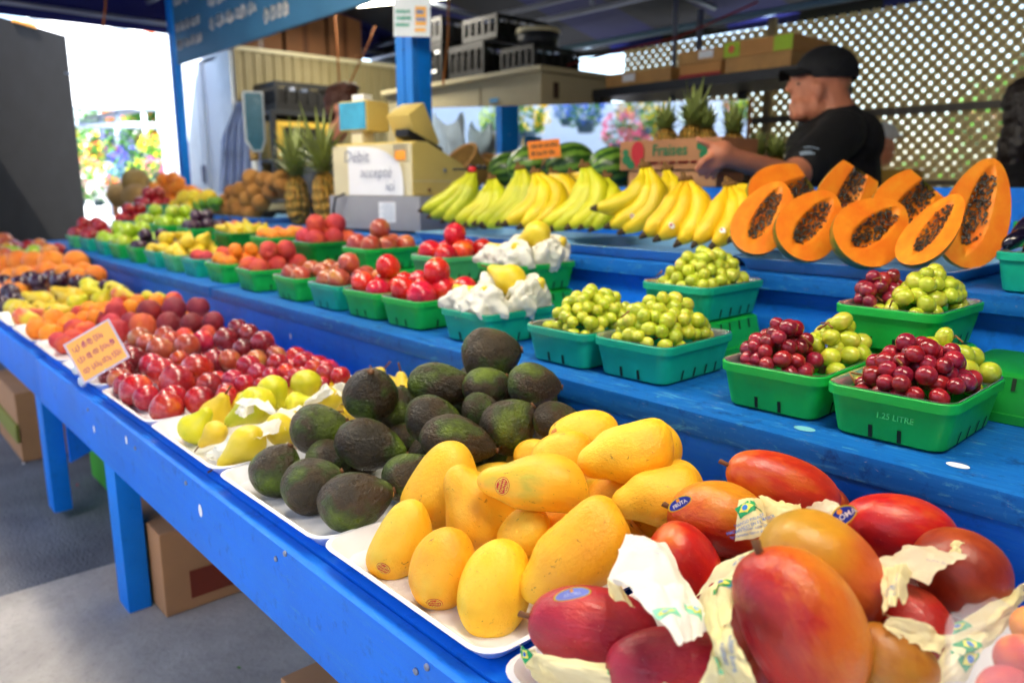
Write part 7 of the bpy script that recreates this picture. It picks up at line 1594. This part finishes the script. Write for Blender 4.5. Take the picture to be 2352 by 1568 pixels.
def plant(c, r, col, lab, seed, pot=True, hang=0.0, leafy=.5, flat=.8, grp='flowering plants across the aisle', potc='#2a4a5c'):
    rr = random.Random(seed); c = V(c); base = c - UP * r * .9
    t = thing('hanging_basket' if hang else 'potted_flower', lab, 'flower basket' if hang else 'potted plant', base, grp)
    g = G(); leafball(g, c - UP * r * .2, r * .95, int(150 * leafy) + 60, r * .16, rr, flat); g.build('foliage', plain('leaf_green', '#3d7a1c', .6), t)
    g = G(); leafball(g, c + UP * r * .1, r, 170, r * .13, rr, flat, shell=.8); g.build('blossoms', fmatc(col), t)
    if pot: g = G(); g.tube([c - UP * r * 1.15, c - UP * r * .55], [r * .34, r * .5], 18); g.build('pot', plain('pot_' + potc[1:], potc, .5), t, True)
    if hang:
        g = G()
        for k in range(3): a = 2 * PI * k / 3; g.tube([c + V((math.cos(a), math.sin(a), 0)) * r * .48 - UP * r * .55, c + UP * hang], .006, 5)
        g.build('hanger', METAL, t)
    return t
def mir(px, py, dep):
    p = at_d(px, py, dep + 1.3); return p - MN * 2 * (p - V((MA.x, MA.y, p.z))).dot(MN)
FLW = [(1205, 268, 8.2, .26, 'yellow', 'hanging basket of yellow flowers reflected beside the till'), (1140, 285, 8.6, .20, 'lime', 'trailing green and yellow hanging basket'), (1345, 250, 8.6, .22, 'blue', 'hanging basket of blue flowers reflected above the watermelons'), (1300, 255, 8.9, .14, 'blue', 'small blue flower basket beside the bigger one'),
       (1470, 262, 8.4, .26, 'yellow', 'hanging basket of yellow flowers reflected behind the pineapples'), (1500, 300, 8.6, .2, 'lime', 'trailing yellow green plant under the yellow basket'), (1425, 305, 8.0, .20, 'pink', 'pink flowers reflected above the strawberry carton'), (1460, 335, 7.8, .15, 'pink', 'lower pink flowers by the carton'),
       (1740, 245, 8.2, .22, 'lime', 'green plant reflected beside the man'), (1800, 290, 8.0, .24, 'lime', 'yellow green plant reflected near the man and the lattice'), (1690, 235, 8.4, .14, 'orange', 'orange flower basket reflected above the far pineapples'), (1600, 265, 8.8, .2, 'white', 'white flower basket reflected between the pineapples')]
for i, (px, py, dep, r, col, lab) in enumerate(FLW): plant(mir(px, py, dep), r * 1.2, col, lab, 100 + i, True, .5, .6, .75, 'hanging flower baskets across the aisle')
t = thing('white_tent', 'white canvas tent of the flower stall across the aisle', 'tent', (-10, -5, 0))
def canvas_wall(p0, p1, z0, z1, n=40, par=None, nm='tent_wall', amp=.03):
    p0 = V(p0); p1 = V(p1); d = (p1 - p0).normalized(); nn = V((-d.y, d.x, 0)); a = [p0.lerp(p1, i / n) + nn * amp * math.sin(i * 1.9) for i in range(n + 1)]
    g = G(); g.loft([[(p.x, p.y, z0) for p in a], [(p.x, p.y, z1) for p in a]], False, False, False); g.loft([[(p.x + nn.x * .01, p.y + nn.y * .01, z0) for p in a], [(p.x + nn.x * .01, p.y + nn.y * .01, z1) for p in a]], False, False, False); return g.build(nm, TENT if par else plain('low_bounce_canvas', '#cfd4da', .7, var=.05), par or t, True)  # wall across the aisle greyed so it throws less fill light on the stall
canvas_wall((-24, -4.2, 0), (7, -4.2, 0), 0, 3.6)
for x in range(-22, 7, 4): g = G(); g.tube([(x, -4.1, 0), (x, -4.1, 3.6)], .03, 8); g.build('tent_pole', METAL, t, True)
# far left: arched tent, frames and flower tables
t = thing('arched_tent', 'white arched tent beyond the end of the stall', 'tent', (-13, 5, 0))
A0 = at_d(110, 300, 13); A1 = at_d(385, 300, 13); dr = (A1 - A0); dr.z = 0; Wt = dr.length; dr.normalize(); bk = FW
hE = at_d(385, 245, 13).z; hL = at_d(385, 150, 13).z; hT = at_d(240, 62, 13).z
arch = []
for i in range(21): f = i / 20; x = -Wt * .45 + f * Wt * 1.45; q = (x - Wt * .30) / (Wt * .75); arch.append((x, hT + .25 - (hT + .25 - hL) * abs(q) ** 1.8 if abs(q) < 1.3 else hL))
g = G(); fr = [V((A0.x, A0.y, 0)) + dr * x + UP * z for x, z in arch]; g.loft([fr, [p + bk * 6 for p in fr]], False, False, False); g.loft([[p - UP * .01 for p in fr], [p + bk * 6 - UP * .01 for p in fr]], False, False, False); g.build('tent_roof', TENT, t, True)
low = [V((p.x, p.y, hE)) for p in fr]; g = G(); g.loft([fr, low], False, False, False); g.loft([[p + bk * .02 for p in fr], [p + bk * .02 for p in low]], False, False, False); g.build('tent_gable', TENT, t, True)
g = G(); g.tube([p - bk * .05 for p in fr], .035, 8); g.build('tent_rib', plain('pale_tube', '#c3d0dc', .5), t, True)
PT = plain('pale_tube', '#c3d0dc', .5)
def fbar(a, b_, r=.03): g = G(); g.tube([a, b_], r, 8); g.build('tent_bar', PT, t, True)
fbar(at_d(160, 130, 12.7), at_d(390, 270, 12.7), .03); fbar(at_d(265, 70, 12.8), at_d(350, 190, 12.8), .03); fbar(at_d(165, 246, 12.8), at_d(390, 252, 12.8), .035); fbar(at_d(165, 286, 12.5), at_d(385, 290, 12.5), .05); fbar(at_d(270, 255, 12.5), at_d(270, 340, 12.5), .04)
for px in (230, 330, 365): a = at_d(px, 260, 12.6); fbar(a, V((a.x, a.y, 0)), .035)
a = at_d(165, 276, 12.3); b_ = at_d(280, 250, 12.3); g = G(); g.loft([[a, b_], [a + bk * 1.5 + UP * .2, b_ + bk * 1.5 + UP * .2]], False, False, False); g.loft([[a - UP * .03, b_ - UP * .03], [a + bk * 1.5 + UP * .17, b_ + bk * 1.5 + UP * .17]], False, False, False); g.build('awning', plain('grey_canvas', '#aab4c0', .7), t)
p = at_d(250, 300, 19); t = thing('white_tent', 'white canvas tent behind the flower tables', 'tent', (p.x, p.y, 0)); canvas_wall(at_d(40, 300, 20), at_d(430, 300, 20), 0, 2.6, par=t)
# building
p0 = at_d(325, 200, 26); p1 = at_d(420, 200, 26); t = thing('brick_building', 'orange brick building with pale windows behind the arched tent', 'building', (p0.x, p0.y, 0)); zt = at_d(350, -40, 26).z; dr2 = (p1 - p0); dr2.z = 0; Lb = dr2.length; dr2.normalize(); M_ = frame(V((p0.x, p0.y, 0)), dr2, FW, UP)
g = G(); g.box((-1.5, 0, 0), (Lb + 2.5, 5, zt), M_); g.build('wall', plain('orange_brick', '#c4552c', .8, var=.15, nsc=8), t)
def px_u(px): q = at_d(px, 200, 26); return (q - V((p0.x, p0.y, q.z))).dot(dr2)
for (a, b_, y0, y1) in ((342, 362, 118, 150), (342, 362, 160, 200), (385, 400, 140, 215)):
    z1, z0 = at_d(350, y0, 26).z, at_d(350, y1, 26).z; g = G(); g.box((px_u(a), -.05, z0), (px_u(b_), -.005, z1), M_); w_ = g.build('window', plain('window_pale', '#9cc3d8', .2), t)
# trees
def tree(c, h, r, lab, seed):
    rr = random.Random(seed); c = V(c); t = thing('leafy_tree', lab, 'tree', (c.x, c.y, 0), 'trees beyond the tents'); g = G(); g.tube([(c.x, c.y, 0), (c.x + .1, c.y, h * .5), (c.x, c.y + .1, h * .8)], [.14, .10, .05], 8)
    for k in range(5): a = 2 * PI * k / 5; g.tube([(c.x, c.y, h * .5), (c.x + math.cos(a) * r * .6, c.y + math.sin(a) * r * .6, h * .8)], [.06, .02], 6)
    g.build('trunk', STEMB, t, True); g = G()
    for k in range(12): q = V((c.x + rr.uniform(-.7, .7) * r, c.y + rr.uniform(-.7, .7) * r, h * rr.uniform(.7, 1.0))); leafball(g, q, r * rr.uniform(.3, .5), 130, r * .07, rr)
    g.build('crown', plain('leaf_green', '#3d7a1c', .6), t)
tree(at_d(370, 262, 18), 2.9, 1.0, 'green tree between the tent frames', 1); tree(at_d(300, 268, 19), 2.8, 1.1, 'green tree under the tent edge', 2); tree(at_d(240, 288, 18), 2.3, .8, 'low green tree behind the flower tables', 3)
for i, (x, y) in enumerate(((-2.2, 8.4), (-.6, 8.8), (1.0, 8.2), (2.8, 9), (.2, 11))): tree((x, y, 0), 2.1 + (i % 3) * .12, 1.0, ('green bush tree behind the lattice fence, nearest the man', 'green bush tree seen through the lattice holes by the papayas', 'green bush tree at the open end behind the lattice', 'tall bush tree behind the lattice at the frame edge', 'tree farther off behind the lattice')[i], 10 + i)
# flower tables and plants on the far left
t = thing('flower_table', 'pale table holding rows of flower pots beyond the stall', 'table', at_d(270, 410, 7.6)); c = at_d(270, 410, 7.6); M_ = frame(V((c.x, c.y, 0)), RT, FW, UP)
g = G(); g.box((-1.1, -.45, .62), (1.0, .9, .66), M_); g.build('table_top', PALE, t)
for (x, y) in ((-1.05, -.4), (.95, -.4), (-1.05, .85), (.95, .85)): g = G(); g.box((x - .025, y - .025, -.03), (x + .025, y + .025, .619), M_); g.build('leg', METAL, t)
PL = [(195, 350, 8.3, .20, 'yellow', 'yellow flowers behind the dark panel edge'), (185, 395, 7.6, .14, 'orange', 'orange flowers low beside the dark panel'), (225, 352, 8.4, .12, 'red', 'small red flowers in the back row'), (268, 335, 8.2, .17, 'purple', 'dark purple rounded flower ball'), (248, 348, 8.4, .10, 'red', 'red flowers beside the purple ball'),
      (300, 375, 7.8, .17, 'violet', 'violet flowers in the middle of the table'), (275, 378, 7.9, .13, 'violet', 'small violet flowers left of the bigger violet ones'), (362, 350, 7.9, .20, 'lime', 'tall yellow green plant at the kiosk side'), (355, 335, 8.0, .12, 'orange', 'orange flowers above the yellow green plant'), (352, 385, 7.4, .10, 'magenta', 'pink flower by the kiosk wall'),
      (205, 420, 7.2, .13, 'white', 'white flowers at the front of the table'), (225, 445, 7.0, .10, 'white', 'small white flowers lowest at the table front'), (180, 440, 7.0, .12, 'magenta', 'magenta pot plant beside the dark panel'), (240, 400, 7.5, .12, 'lime', 'leafy green plant in the middle row'), (330, 400, 7.4, .15, 'lime', 'leafy plant behind the cantaloupes'), (255, 425, 7.2, .09, 'red', 'red flowers just above the apples'), (205, 385, 7.8, .11, 'pink', 'pale pink flowers low in the middle row'), (270, 405, 7.4, .10, 'blue', 'pale blue flowers near the centre')]
for i, (px, py, dep, r, col, lab) in enumerate(PL): plant(at_d(px, py, dep), r, col, lab, 200 + i, True, 0, .9, .8, 'potted flowers on the far table')
t = thing('hedge', 'leafy hedge behind the lattice fence', 'hedge', (1, 7, 0)); g = G(); rr = random.Random(5)
for k in range(46): leafball(g, V((-3.5 + k * .24, 7 + rr.uniform(-.2, .2), rr.uniform(.35, 1.12))), .42, 90, .07, rr, shell=.3)
g.build('leaves', plain('leaf_green', '#3d7a1c', .6), t); g = G()
for k in range(12): x = -3.4 + k * .95; g.tube([(x, 7, -.03), (x + .03, 7, .8)], [.03, .015], 6)
g.build('stems', STEMB, t)
